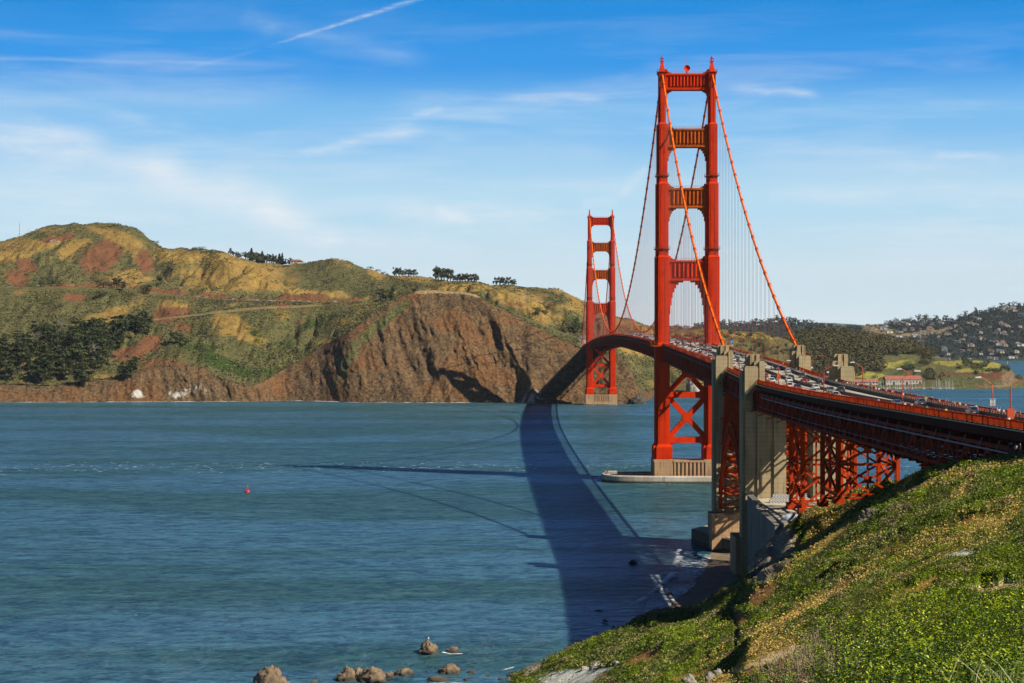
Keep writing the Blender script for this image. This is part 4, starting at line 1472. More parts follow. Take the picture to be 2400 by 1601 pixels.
# ---- the forested hill and the knoll behind the little harbour
c2 = np.arange(1740, 2180, 2.5)
fh = Land('harbour_hill', c2, [
    L((1740, 905, 3120), (2180, 905, 3120)), L((1740, 893, 3160), (2000, 893, 3135), (2180, 893, 3135)), L((1740, 884, 3190), (2000, 886, 3165), (2180, 886, 3170)),
    L((1740, 850, 3280), (1800, 845, 3280), (1900, 840, 3280), (2000, 855, 3260), (2100, 850, 3290), (2180, 850, 3290)),
    L((1740, 812, 3400), (1800, 800, 3400), (1900, 790, 3400), (2000, 800, 3400), (2100, 818, 3400), (2180, 828, 3400)),
    L((1740, 806, 3560), (1780, 800, 3560), (1800, 788, 3560), (1820, 777, 3560), (1850, 768, 3560), (1900, 764, 3560), (1950, 767, 3560), (2000, 777, 3560), (2050, 788, 3560), (2100, 796, 3540), (2135, 812, 3520), (2180, 830, 3500)),
    L((1740, 880, 3900), (2180, 880, 3900))], [3, 4, 10, 16, 20, 10], M_EAST, 15)
fh.soften(np.arange(8, fh.nr - 2), 4)
fh.Z = fh.Z + 2.0 * fbm(fh.X / 50, fh.Y / 50, o=4)
for a in [(2060, 838, 50, 10, 0), (2140, 842, 30, 12, 0), (2000, 862, 40, 8, 0)]:
    fh.paint('a', 1, *a)
for a in [(2100, 845, 60, 14, 0, .7), (2000, 875, 80, 8, 0, .5)]:
    fh.paint('b', 2, *a)
fh.build()
c3 = np.arange(1960, 2352, 2.0)
kn = Land('harbour_knoll', c3, [
    L((1960, 905, 3110), (2330, 905, 3100), (2352, 900, 3150)), L((1960, 893.5, 3128), (2200, 893.5, 3126), (2290, 892, 3130), (2320, 890, 3150), (2340, 876, 3240), (2352, 876, 3260)),
    L((1960, 888, 3140), (2120, 888, 3140), (2200, 886, 3145), (2280, 878, 3150), (2305, 874, 3165), (2325, 864, 3190), (2338, 872, 3260), (2352, 876, 3290)),
    L((1960, 884, 3170), (2060, 880, 3170), (2120, 876, 3175), (2200, 868, 3180), (2260, 862, 3185), (2300, 856, 3195), (2320, 855, 3215), (2338, 868, 3280), (2352, 876, 3310)),
    L((1960, 880, 3220), (2020, 868, 3220), (2060, 858, 3230), (2100, 848, 3240), (2140, 842, 3250), (2200, 840, 3250), (2260, 840, 3250), (2300, 845, 3250), (2320, 852, 3260), (2338, 868, 3300), (2352, 876, 3330)),
    L((1960, 878, 3290), (2020, 862, 3300), (2060, 848, 3320), (2100, 836, 3340), (2140, 829, 3350), (2200, 826, 3350), (2240, 826, 3350), (2285, 831, 3340), (2310, 841, 3330), (2325, 852, 3330), (2340, 872, 3340), (2352, 878, 3350)),
    L((1960, 885, 3600), (2352, 885, 3600))], [3, 6, 12, 16, 16, 8], M_EAST, 5)
kn.soften(np.arange(6, kn.nr - 2), 2)
kn.Z = kn.Z + 1.2 * fbm(kn.X / 30, kn.Y / 30, o=4) * np.clip(kn.Z / 10, 0, 1)
for a in [(2200, 832, 70, 6, 0), (2270, 838, 40, 8, .1), (2240, 850, 60, 6, 0, .7), (2140, 845, 40, 6, 0, .5), (2000, 878, 40, 5, 0, .8)]:
    kn.paint('a', 1, *a)
for a in [(2280, 863, 40, 8, 0, .9), (2200, 860, 70, 5, 0, .75), (2130, 872, 30, 6, 0, .5)]:
    kn.paint('a', 2, *a)
for a in [(2315, 868, 16, 16, 0, .9), (2280, 885, 60, 5, 0, .7), (2100, 891, 150, 2.5, 0, .8)]:
    kn.paint('a', 0, *a)
kn.build()

# ---- the far wooded shore with its houses
c4 = np.arange(1480, 2620, 3.0)
farland = Land('far_shore_hill', c4, [
    L((1480, 832, 7200), (2620, 832, 7200)), L((1480, 828, 7360), (2620, 828, 7360)),
    L((1480, 806, 7450), (2100, 806, 7450), (2200, 800, 7460), (2351, 795, 7460), (2620, 790, 7460)),
    L((1480, 775, 7700), (1800, 775, 7700), (2050, 768, 7700), (2200, 755, 7700), (2351, 745, 7700), (2620, 735, 7700)),
    L((1480, 760, 8000), (1600, 752, 8000), (1660, 750, 8000), (1720, 751, 8000), (1780, 741, 8000), (1830, 745, 8000), (1900, 753, 8000), (1960, 752, 8000), (1985, 748, 8000), (2020, 746, 8000), (2069, 740, 8000), (2119, 737, 8000), (2190, 738, 8000), (2205, 729, 8000), (2240, 722, 8000), (2284, 711, 8000), (2329, 703, 8000), (2370, 703, 8000), (2450, 695, 8000), (2620, 690, 8000)),
    L((1480, 800, 8800), (2620, 800, 8800))], [2, 10, 20, 20, 6], M_FARH, 5)
farland.Z = farland.Z + 7 * fbm(farland.X / 160, farland.Y / 160, o=4) * np.clip(farland.Z / 40, 0, 1)
for a in [(2010, 760, 45, 5, 0), (2045, 772, 36, 7, .1), (1990, 750, 40, 4, 0), (2140, 762, 50, 5, -.1), (2110, 770, 40, 6, 0)]:
    farland.paint('a', 1, *a)
farland.build()
c5 = np.arange(1700, 2100, 6.0)
fr = Land('far_ridge', c5, [L((1700, 800, 15000), (2100, 800, 15000)), L((1700, 756, 16000), (1800, 748, 16000), (1850, 742, 16000), (1880, 740, 16000), (1920, 741.5, 16000), (1990, 746, 16000), (2100, 756, 16000)), L((1700, 800, 17500), (2100, 800, 17500))], [10, 6], M_HAZEH, 3)
fr.Z = fr.Z + 8 * fbm(fr.X / 250, fr.Y / 250, o=4)
fr.build()

# ------------------------------------------------------------------ the near hillside
M_NEAR = land_mat('hillside_ground', ((.125, .145, .008), (.055, .065, .005), (.105, .085, .022)), ((.78, .50, .10), (.60, .40, .09)),
                  ((.24, .20, .155), (.46, .38, .28), (.26, .18, .11)), (.48, .24, .07), white=(.80, .80, .70), dirt=(.80, .58, .30), lush=(.15, .21, .005), sc=6.0, bump=.12)
T = L((1060, 1640, 425), (1150, 1572, 450), (1200, 1537, 462), (1250, 1516, 475), (1330, 1477, 490), (1400, 1452, 505), (1455, 1428, 525), (1470, 1415, 532), (1500, 1400, 545), (1560, 1395, 562), (1600, 1389, 574), (1650, 1359, 592), (1690, 1335, 608), (1706, 1317, 612), (1722, 1291, 604), (1740, 1266, 588),
      (1760, 1245, 572), (1800, 1211, 545), (1835, 1181, 556), (1870, 1160, 562), (1920, 1141, 558), (1960, 1125, 553), (2010, 1112, 540), (2040, 1103, 522), (2058, 1108, 485), (2080, 1095, 442), (2105, 1083, 396), (2130, 1072, 364), (2190, 1060, 333), (2250, 1050, 312), (2351, 1040, 285), (2500, 1034, 250), (2700, 1024, 200), (2900, 1010, 170))
Bm = [(1060, 400, 1.5), (1200, 390, 7.5), (1330, 262, 32.0), (1470, 160, 49.8), (1600, 100, 60.6), (1750, 66, 66.2), (1900, 48, 69.3), (2050, 42, 70.1), (2200, 37, 70.8), (2351, 30, 71.6), (2700, 22, 72.2), (2900, 18, 72.6)]
nc_ = np.arange(1060, 2900, 2.6)
TD = np.interp(nc_, [p[0] for p in T], [p[2] for p in T])
TY = np.interp(nc_, [p[0] for p in T], [p[1] for p in T])
TD = np.convolve(np.pad(TD, 14, mode='edge'), np.hanning(31)[1:-1] / np.hanning(31).sum(), mode='valid')
TZ = H - (TY * K - 796) / F * TD
BD = np.interp(nc_, [p[0] for p in Bm], [p[1] for p in Bm])
BZ = np.interp(nc_, [p[0] for p in Bm], [p[2] for p in Bm])
NR = 300
tt_ = np.linspace(0, 1, NR)
Dn = TD[:, None] * (BD / TD)[:, None] ** tt_[None, :]
qn = (Dn - BD[:, None]) / (TD - BD)[:, None]
ctrl = [Wp(*q) for q in T if q[0] not in (1060, 1706, 1722, 1740, 1760, 1800)]
ctrl += [(0, 5, 73), (0, 25, 71.5), (-10, 25, 70.5), (8, 25, 72), (20, 10, 73.5), (9, 66, 66.0), (9.4, 100, 60.6), (10.4, 160, 50), (8.9, 262, 31), (1, 385, 8), (-12, 300, 15), (-15, 200, 28), (-10, 100, 50),
         (14, 48, 69.6), (22, 60, 69.8), (32, 100, 66.5), (50, 150, 64.5), (28, 160, 58), (30, 230, 47), (50, 230, 58), (45, 330, 41), (60, 300, 55), (36, 420, 20), (55, 420, 29), (70, 420, 38), (55, 500, 17), (76, 500, 26), (86, 530, 27), (90, 510, 32), (40, 500, 9), (67, 560, 17), (20, 400, 12)]
CT = np.array(ctrl)
_q = CT[:, :2] / 100.0
_r = np.linalg.norm(_q[:, None] - _q[None], axis=2)
_n = len(CT)
_A = np.zeros((_n + 3, _n + 3))
_A[:_n, :_n] = np.where(_r > 0, _r * _r * np.log(_r + 1e-12), 0) + .002 * np.eye(_n)
_A[:_n, _n] = 1; _A[:_n, _n + 1:] = _q
_A[_n, :_n] = 1; _A[_n + 1:, :_n] = _q.T
_w = np.linalg.solve(_A, np.concatenate([CT[:, 2], [0, 0, 0]]))


def lean(x, d):
    # thin-plate surface through the surveyed points of the slope
    x, d = np.asarray(x, float), np.asarray(d, float)
    sh = x.shape
    q = np.stack([x.ravel() / 100, d.ravel() / 100], 1)
    out_ = np.zeros(len(q)) + _w[_n] + q @ _w[_n + 1:]
    for k in range(_n):
        r_ = np.hypot(q[:, 0] - _q[k, 0], q[:, 1] - _q[k, 1])
        out_ += _w[k] * np.where(r_ > 0, r_ * r_ * np.log(r_ + 1e-12), 0)
    return out_.reshape(sh)


Xn = (nc_[:, None] * K - 1200) / F * Dn
corr = TZ - lean((nc_ * K - 1200) / F * TD, TD)
Zn = lean(Xn, Dn) + corr[:, None] * np.exp(-(TD[:, None] - Dn) / np.where(corr[:, None] > 0, 15.0, 60.0))
lid = H - (TY[:, None] * K - 796) / F * Dn - .013 * (TD[:, None] - Dn)
Zn = np.minimum(Zn, lid)
BZ = Zn[:, -1]
Zn[:, 0] = TZ
# behind the crest it falls away to the beach, the terrace and the bay; in front it runs on below the eye
back = [(1.5, .1), (6, 3), (14, 9), (30, 18), (80, 48), (140, 75)]
bd = np.stack([TD + a for a, b in back[::-1]], 1)
bz = np.stack([np.maximum(TZ - b, -3) for a, b in back[::-1]], 1)
fd = np.stack([BD * f for f in (.85, .7, .5, .35, .2)], 1)
fz = np.stack([BZ + (72.5 - BZ) * q for q in (.12, .25, .45, .65, .85)], 1)
Dall = np.concatenate([bd, Dn, fd], 1)
Zall = np.concatenate([bz, Zn, fz], 1)
near = Land.__new__(Land)
near.name = 'near_hillside'; near.material = M_NEAR; near.cols = nc_
near.D = Dall; near.Z = Zall
near.X = (nc_[:, None] * K - 1200) / F * Dall
near.Y = Dall.copy()
near.nc, near.nr = Dall.shape
near.cover = np.zeros((near.nc, near.nr, 4)); near.cover_b = np.zeros((near.nc, near.nr, 4))
near.cover[..., 3] = 1; near.cover_b[..., 3] = 1
near.wscale = .8
X, Y = near.X, near.Y
rowf = np.concatenate([np.linspace(.2, .9, 6), np.interp(tt_, [0, .03, 1], [.25, 1, 1]), np.full(5, .3)])[None, :]
# covers first: they carry the relief of the shrubs
xd, yd = near.chart()
ca, sa_ = math.cos(.30), math.sin(.30)
Ua = X * ca - Y * sa_; Va = X * sa_ + Y * ca           # across and along the spurs
wv = fbm(X / 40, Y / 60, o=3)
green = .5 + .75 * fbm(Ua / 9 + wv * 1.4, Va / 46, o=5)
gold_n = fbm(Ua / 13 + 31 + wv, Va / 70, o=4)
NP = near.paint
near.cover_b[..., 2] = np.clip(green + .12, 0, 1)
near.cover[..., 1] = np.clip(.25 + 1.3 * gold_n - .5 * green + .1, 0, .8)
for a in [(1905, 1165, 70, 22, -.3), (1880, 1200, 40, 26, -.4), (1990, 1300, 110, 14, -.5), (2110, 1235, 90, 12, -.5), (1870, 1370, 110, 16, -.5), (2180, 1095, 90, 10, -.3), (2300, 1070, 60, 6, -.15), (1810, 1245, 30, 40, -.6, .8), (1760, 1420, 70, 12, -.5, .7), (1960, 1245, 60, 8, -.4, .7)]:
    NP('a', 1, *a)
for a in [(1750, 1350, 40, 16, -.75), (1700, 1405, 16, 16, -.8), (1690, 1425, 6, 26, .05, .9), (1860, 1240, 26, 16, -.6, .6), (2000, 1270, 36, 6, -.4, .5), (1350, 1540, 60, 20, -.1, .6), (1620, 1470, 10, 40, .5, .45), (1560, 1500, 30, 10, -.5, .5), (1705, 1522, 40, 16, 0, .9), (1890, 1520, 120, 46, -.1, 1, .4), (2060, 1240, 40, 7, -.4, .8), (1930, 1330, 34, 7, -.5, .8), (1590, 1530, 60, 10, -.3, .8), (1480, 1500, 50, 12, -.3, .7), (2230, 1180, 60, 7, -.3, .7), (2120, 1320, 50, 7, -.4, .8)]:
    NP('a', 2, *a)
for a in [(1778, 1262, 34, 62, .72, 1.0, .4), (1755, 1292, 30, 34, .6, 1, .4), (1735, 1305, 16, 18, 0), (1800, 1225, 10, 24, .8, .9), (1995, 1172, 40, 6, -.5, .8), (1225, 1530, 30, 14, -.4, .7), (1500, 1407, 40, 8, 0, .5)]:
    NP('a', 0, *a)
for a in [(1310, 1548, 70, 18, -.12), (1370, 1530, 40, 8, -.2, .8), (2205, 1252, 34, 5, -.1, .85)]:
    NP('b', 0, *a)
for a in [(1790, 1487, 80, 9, -.32, 1, .35), (1710, 1513, 34, 7, -.1, 1, .4), (2310, 1330, 90, 15, -.14, 1, .3), (2010, 1440, 14, 3, -.4, .8), (1990, 1400, 20, 4, -.5, .5)]:
    NP('b', 1, *a)
bush = np.clip(near.cover_b[..., 2] - near.cover[..., 0] - near.cover[..., 2] - near.cover_b[..., 0] - near.cover_b[..., 1] - .4 * near.cover[..., 1], 0, 1)
mound = np.abs(fbm(Ua / 3.2, Va / 6.5, o=4)) * 1.1 + 1.0 * np.abs(fbm(Ua / 8 + 3, Va / 24, o=3))
spur = fbm(Ua / 18 + 5, Va / 95, o=3)
rowf[0, :6] = 0
rowf[0, 6:26] *= np.linspace(.1, 1, 20)
near.Z = near.Z + rowf * (bush * np.clip(mound, 0, 1.7) * np.clip(Y / 70, .3, 1.3) + .9 * spur * np.clip(Y / 150, 0, 1.5) + .2 * fbm(X / 1.7, Y / 1.7, o=3) - .5)
rk = near.cover[..., 0] * rowf
near.Z = near.Z + rk * 2.2 * fbm(X / 5, Y / 5, o=5)
near.X = near.X + rk * 1.6 * fbm(X / 4 + 7, Y / 4, o=4)
lid2 = H - (TY[:, None] * K - 796) / F * near.Y - .004 * np.abs(TD[:, None] - near.Y)
near.Z[:, 6:] = np.minimum(near.Z, lid2)[:, 6:]
near.build()
near.bush = bush

# ---- beach, terrace and sea wall below the pylons
M_SAND = mat('wet_sand', (.30, .215, .125), (.17, .12, .075), rough=.75, scale=.25, spec=.3)
wl = L((1440, 1432), (1490, 1408), (1530, 1396), (1545, 1380), (1565, 1365), (1590, 1345), (1612, 1315), (1625, 1290), (1635, 1272), (1650, 1258))
pts = [np.array(Wp(x, y, H * F / (y * K - 796))) for x, y in wl]
pts.append(np.array([pts[-1][0] + 3, 770, 0.0]))
vs, fs_ = [], []
for p in pts:
    for (d, z) in ((-34, -2.4), (-14, -.9), (-5, -.28), (0, .04), (6, .5), (14, 1.3), (26, 2.6), (45, 4.4)):
        vs.append((p[0] + d * .93, p[1] + d * .30, z))
for i in range(len(pts) - 1):
    for j in range(7):
        a = i * 8 + j
        fs_.append((a, a + 8, a + 9, a + 1))
m = MB(); m.add(vs, fs_)
ob_ = m.build('beach_sand', M_SAND, smooth=True)
tag(ob_, kind='structure')

M_WALL = concrete_mat('wall_concrete', (.34, .31, .26), (.24, .22, .19))
ter = empty('terrace', (0, 0, 0))
tag(ter, 'grey concrete terrace with a high retaining wall beside the big pylon', 'terrace')
m = MB()
P1, P2 = (73.0, 646.0), (72.6, 560.0)
def wallseg(mm, a, b, z0, z1, th):
    d = Vector((b[0] - a[0], b[1] - a[1], 0)).normalized()
    n_ = Vector((d.y, -d.x, 0)) * th
    q = [(a[0], a[1]), (b[0], b[1]), (b[0] - n_.x, b[1] - n_.y), (a[0] - n_.x, a[1] - n_.y)]
    mm.hexa([(x, y, z0) for x, y in q], [(x, y, z1) for x, y in q])
m.hexa([(76.0, 638, -1), (74.6, 604, -1), (76.6, 604, -1), (78.0, 638, -1)], [(76.0, 638, 27.9), (74.6, 604, 27.9), (76.6, 604, 27.9), (78.0, 638, 27.9)])
m.hexa([(74.4, 604.0, 2), (74.0, 556, 10), (76.0, 556, 10), (76.4, 604.0, 2)], [(74.4, 604.0, 26.8), (74.0, 556, 25.8), (76.0, 556, 25.8), (76.4, 604.0, 26.8)])
m.build('retaining_wall', M_WALL, ter)
m = MB()
m.hexa([(76.1, 552, 20), (118, 552, 20), (118, 660, 20), (78, 660, 20)], [(76.1, 552, 26.6), (118, 552, 26.6), (118, 660, 26.6), (78, 660, 26.6)])
m.box(88, 96, 600, 612, 26.5, 28.0)
m.build('floor_slab', M_WALK, ter)
m = MB()
for x in np.arange(77, 100, 2.4):
    m.bar((x, 641, 26.6), (x, 641, 27.8), .12)
m.bar((77, 641, 27.8), (100, 641, 27.8), .1)
m.build('guard_rail', M_BARRIER, ter)

sw = empty('sea_wall', (0, 0, 0))
tag(sw, 'dark rough masonry sea wall under the foot of the seaward pylon', 'sea wall')
M_SEAW = concrete_mat('sea_wall_stone', (.20, .16, .11), (.12, .10, .075), low=1.5)
m = MB()
m.prism([(69, 760), (72, 742), (80, 716), (92, 700), (125, 700), (125, 780), (80, 780)], 'z', -3, 5.2)
m.build('wall_body', M_SEAW, sw)
m = MB()
m.prism([(70.2, 759), (73, 743), (80.8, 717.5), (92.3, 701.5), (124, 701.5), (124, 779), (80.4, 779)], 'z', 5.21, 5.5)
m.build('paving', M_WALK, sw)

# ------------------------------------------------------------------ plants of the near hillside
M_COVER = leaf_mat('ground_cover_leaf', [(.17, .115, .085), (.32, .23, .14), (.80, .52, .10), (.30, .32, .09), (.080, .105, .004), (.190, .270, .004), (.36, .44, .008)], rough=.6, trans=.2, spec=.2)
r = np.random.default_rng(11)
nV = near.V.reshape(near.nc, near.nr, 3)
qd = grid_quads(near.nc, near.nr)
pa = near.V[qd]
mid_ = pa.mean(1)
sx = pa[..., 0] / pa[..., 1] * F; sy = (H - pa[..., 2]) / pa[..., 1] * F
area = .5 * np.abs((sx[:, 2] - sx[:, 0]) * (sy[:, 3] - sy[:, 1]) - (sx[:, 3] - sx[:, 1]) * (sy[:, 2] - sy[:, 0]))
bq = bush.ravel()[qd].mean(1)
gq = near.cover[..., 1].ravel()[qd].mean(1)
hard = np.clip(near.cover[..., 0] + near.cover_b[..., 0] + near.cover_b[..., 1] + .8 * near.cover[..., 2], 0, 1).ravel()[qd].mean(1)
w_ = np.clip(area, 0, 400) * (.30 + bq + .5 * gq) * (1 - .93 * hard)
w_[(mid_[:, 1] < 24) | (sy.mean(1) > 900)] *= .05
w_[qd[:, 0] % near.nr < 5] *= .0
NL = 340000
pick = r.choice(len(qd), NL, p=w_ / w_.sum())
a_, b_ = r.random((NL, 1)), r.random((NL, 1))
q4 = pa[pick]
Pl = q4[:, 0] * (1 - a_) * (1 - b_) + q4[:, 1] * a_ * (1 - b_) + q4[:, 2] * a_ * b_ + q4[:, 3] * (1 - a_) * b_
Dl = Pl[:, 1]
size = np.clip(Dl * .00092, .06, .48) * r.uniform(.6, 1.5, NL)
Pl[:, 2] += r.random(NL) * size * .9
kind = fbm(Pl[:, 0] / 3.1, Pl[:, 1] / 3.6, o=3)
kind2 = fbm((Pl[:, 0] * ca - Pl[:, 1] * sa_) / 5 + 40, (Pl[:, 0] * sa_ + Pl[:, 1] * ca) / 22, o=4)
streak = fbm((Pl[:, 0] * ca - Pl[:, 1] * sa_) / 5, (Pl[:, 0] * sa_ + Pl[:, 1] * ca) / 30, o=4)
tint = .70 + .18 * kind + .30 * streak + r.normal(0, .06, NL)
gg, bb = gq[pick], bq[pick]
dry = (gg > .40) & (r.random(NL) < gg * 1.15)
tint = np.where(dry, .30 + .12 * r.normal(size=NL) * .6 + .05 * kind, tint)
tw = (kind2 > .40) & (r.random(NL) < .7)
tint = np.where(tw, .06 + .09 * r.random(NL), tint)
sage = (kind < -.42) & ~tw
tint = np.where(sage & ~dry, .46 + .04 * r.random(NL), tint)
V_, Q_ = leaves(Pl, size, r, up=.25, aspect=.6)
ob_ = bigmesh('ground_cover', V_, Q_, M_COVER, tint=np.repeat(np.clip(tint, 0, 1), 4))
tag(ob_, kind='stuff')

r3 = np.random.default_rng(77)
nsh = 900
selw = np.clip(area, 0, 60) * (bq > .25) * (1 - hard) * (mid_[:, 1] > 60) * (qd[:, 0] % near.nr > 14)
pk = r3.choice(len(qd), nsh, p=selw / selw.sum())
cc = mid_[pk]
rad_ = r3.uniform(.35, 1.0, nsh) * np.clip(cc[:, 1] / 130, .7, 1.9)
per_ = 150
dd = r3.normal(size=(nsh, per_, 3)); dd[..., 2] = np.abs(dd[..., 2]); dd /= np.linalg.norm(dd, axis=2)[..., None]
lp = 1 + .3 * fbm(dd[..., 0] * 2.5 + np.arange(nsh)[:, None] * 3.1, dd[..., 1] * 2.5, dd[..., 2] * 2.5, o=2)
PP = cc[:, None, :] + dd * (rad_[:, None] * (.7 + .35 * r3.random((nsh, per_))) * lp)[..., None] * np.array([1.25, 1.25, .62])
PP[..., 2] -= .1
sty = r3.choice(4, nsh, p=[.42, .26, .18, .14])
t0 = np.array([.70, .84, .48, .05])[sty]
tt3 = (t0[:, None] + r3.normal(0, .05, (nsh, per_)) + .05 * (dd[..., 2] - .5)).ravel()
ls = np.repeat(np.clip(cc[:, 1] * .0010, .07, .42), per_) * r3.uniform(.6, 1.4, nsh * per_)
Vs_, Qs_ = leaves(PP.reshape(-1, 3), ls, r3, up=.1, aspect=.6, tilt=dd.reshape(-1, 3) * .9)
tag(bigmesh('low_shrubs', Vs_, Qs_, M_COVER, tint=np.repeat(np.clip(tt3, 0, 1), 4)), kind='stuff')

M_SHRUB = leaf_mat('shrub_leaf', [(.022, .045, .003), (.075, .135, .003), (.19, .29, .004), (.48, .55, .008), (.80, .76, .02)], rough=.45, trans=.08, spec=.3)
M_TWIG = mat('dry_twig', (.50, .36, .25), (.27, .18, .12), scale=6, rough=.8)
M_STEM = mat('shrub_stem', (.10, .07, .045), (.06, .04, .028), scale=6, rough=.85)
M_BLADE = leaf_mat('grass_blade', [(.10, .16, .02), (.24, .30, .05), (.40, .36, .12)], rough=.5, trans=.2)


def ground_z(x, y):
    i = np.argmin((near.V[:, 0] - x) ** 2 + (near.V[:, 1] - y) ** 2)
    return float(near.V[i, 2])


def make_shrub(label, mounds, n_leaf, leaf, seed, twig=0, cat='shrub'):
    rr = np.random.default_rng(seed)
    C = []
    for (x, yt, D, rad) in mounds:
        p = Wp(x, yt, D)
        g = ground_z(p[0], p[1])
        C.append((p[0], p[1], p[2], rad, g))
    e = empty('leafy_shrub' if not twig else 'dry_brush', (C[0][0], C[0][1], C[0][4]))
    tag(e, label, cat)
    base = np.array([C[0][0], C[0][1], C[0][4]])
    wts = np.array([c[3] ** 2 for c in C]); wts /= wts.sum()
    C = np.array(C)
    nsp = twig or max(60, n_leaf // 62)
    idx = rr.choice(len(C), nsp, p=wts)
    n = len(idx)
    d = rr.normal(size=(n, 3)); d[:, 2] = np.abs(d[:, 2]) * .9 - .25
    d /= np.linalg.norm(d, axis=1)[:, None]
    rad = C[idx, 3]
    rz = np.clip(C[idx, 2] - C[idx, 4], .9, 2.4) * .75
    sh = rr.random(n) ** .35
    lump = 1 + .34 * fbm(d[:, 0] * 3.5 + idx * 7.1, d[:, 1] * 3.5, d[:, 2] * 3.5, o=3)
    ctr = np.stack([C[idx, 0], C[idx, 1], C[idx, 2] - rz], 1)
    P = ctr + d * np.stack([rad, rad, rz], 1) * (lump * (.60 + .45 * sh))[:, None]
    if not twig:
        # sprigs: leaves set round upright shoots, young tips paler, lower ones darkened for the shade in the gaps
        per = 62
        ax = d * .55 + np.array([0, 0, .8]) + rr.normal(0, .28, (n, 3))
        ax /= np.linalg.norm(ax, axis=1)[:, None]
        tt = rr.random((n, per))
        ln = rr.uniform(.22, .5, n)
        off = rr.normal(size=(n, per, 3)) * (.055 + .05 * (1 - tt))[..., None]
        LP = P[:, None, :] + ax[:, None, :] * (tt * ln[:, None])[..., None] + off
        LP = LP.reshape(-1, 3)
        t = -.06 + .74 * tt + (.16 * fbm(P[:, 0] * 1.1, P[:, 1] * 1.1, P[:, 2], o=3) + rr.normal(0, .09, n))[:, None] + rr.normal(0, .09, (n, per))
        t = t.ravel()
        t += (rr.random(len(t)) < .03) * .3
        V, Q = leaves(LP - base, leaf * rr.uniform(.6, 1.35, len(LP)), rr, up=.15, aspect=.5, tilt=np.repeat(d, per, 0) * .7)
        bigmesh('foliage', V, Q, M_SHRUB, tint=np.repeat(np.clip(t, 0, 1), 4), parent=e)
    m = MB()
    k = twig or 70
    for j in range(k):
        i = j % n
        c = ctr[i]
        p0 = Vector(c - base) + Vector((rr.normal() * rad[i] * .3, rr.normal() * rad[i] * .3, -rz[i] * .9))
        p3 = Vector(P[i] - base) + (Vector(d[i]) * (.15 if twig else .02))
        md = p0.lerp(p3, .55) + Vector(rr.normal(size=3)) * (.10 if twig else .05) + Vector((0, 0, .06))
        m.tube([p0, md, p3], [.016, .011, .005] if twig else [.03, .02, .008], 3, cap=False)
        if twig:
            for q in range(3):
                s_ = md.lerp(p3, rr.random())
                m.tube([s_, s_ + Vector(rr.normal(size=3)) * .16 + Vector(d[i]) * .15], [.008, .004], 3, cap=False)
    m.build('twigs' if twig else 'stem', M_TWIG if twig else M_STEM, e)
    return e


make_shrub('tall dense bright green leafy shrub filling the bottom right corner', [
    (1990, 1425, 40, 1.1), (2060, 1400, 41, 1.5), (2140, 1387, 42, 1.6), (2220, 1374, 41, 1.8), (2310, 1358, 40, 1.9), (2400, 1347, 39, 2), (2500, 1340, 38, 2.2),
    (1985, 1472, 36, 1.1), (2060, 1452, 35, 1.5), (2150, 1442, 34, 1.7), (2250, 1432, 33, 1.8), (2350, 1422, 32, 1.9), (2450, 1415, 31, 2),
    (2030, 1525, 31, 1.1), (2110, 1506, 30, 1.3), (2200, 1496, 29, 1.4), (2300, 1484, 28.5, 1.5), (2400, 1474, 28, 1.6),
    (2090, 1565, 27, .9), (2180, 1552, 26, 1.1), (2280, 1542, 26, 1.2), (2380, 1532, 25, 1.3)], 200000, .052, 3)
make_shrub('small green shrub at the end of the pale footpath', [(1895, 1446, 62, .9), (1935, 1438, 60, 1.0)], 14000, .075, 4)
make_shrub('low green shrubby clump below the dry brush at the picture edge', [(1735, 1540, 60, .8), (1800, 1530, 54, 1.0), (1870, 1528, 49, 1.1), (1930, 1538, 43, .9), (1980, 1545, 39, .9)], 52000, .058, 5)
make_shrub('grey brown leafless brush between the footpath and the green shrubs', [(1800, 1502, 56, 1.0), (1850, 1480, 55, 1.3), (1905, 1464, 53, 1.4), (1955, 1456, 49, 1.3), (1880, 1506, 50, 1.2), (1950, 1498, 46, 1.2), (2000, 1474, 43, 1.0)], 0, 0, 6, twig=2600, cat='dead brush')

m = MB()
gt = empty('grass_tuft', (0, 0, 0))
r2 = np.random.default_rng(5)
bV, bQ, bt = [], [], []
for j in range(34):
    x, yd0, D = r2.uniform(2180, 2420), r2.uniform(1560, 1605), r2.uniform(22.5, 25)
    p = Vector(Wp(x, yd0, D))
    dirv = Vector((r2.normal() * .5, r2.normal() * .3, 1)).normalized()
    Lb = r2.uniform(.35, .75)
    side = Vector((1, .2, 0)) * .008
    o = len(bV)
    for t in (0, .4, .75, 1):
        c = p + dirv * Lb * t + Vector((dirv.x, 0, -.35)) * (t * t * Lb * .7)
        w = side * (1 - t * .9)
        bV += [c - w, c + w]
    for q in range(3):
        bQ.append((o + 2 * q, o + 2 * q + 1, o + 2 * q + 3, o + 2 * q + 2))
    bt += [r2.random()] * 8
bl = bigmesh('blades', np.array(bV), np.array(bQ), M_BLADE, tint=bt, parent=gt)
tag(gt, 'long arching grass blades in front of the tall green shrub', 'grass tuft')

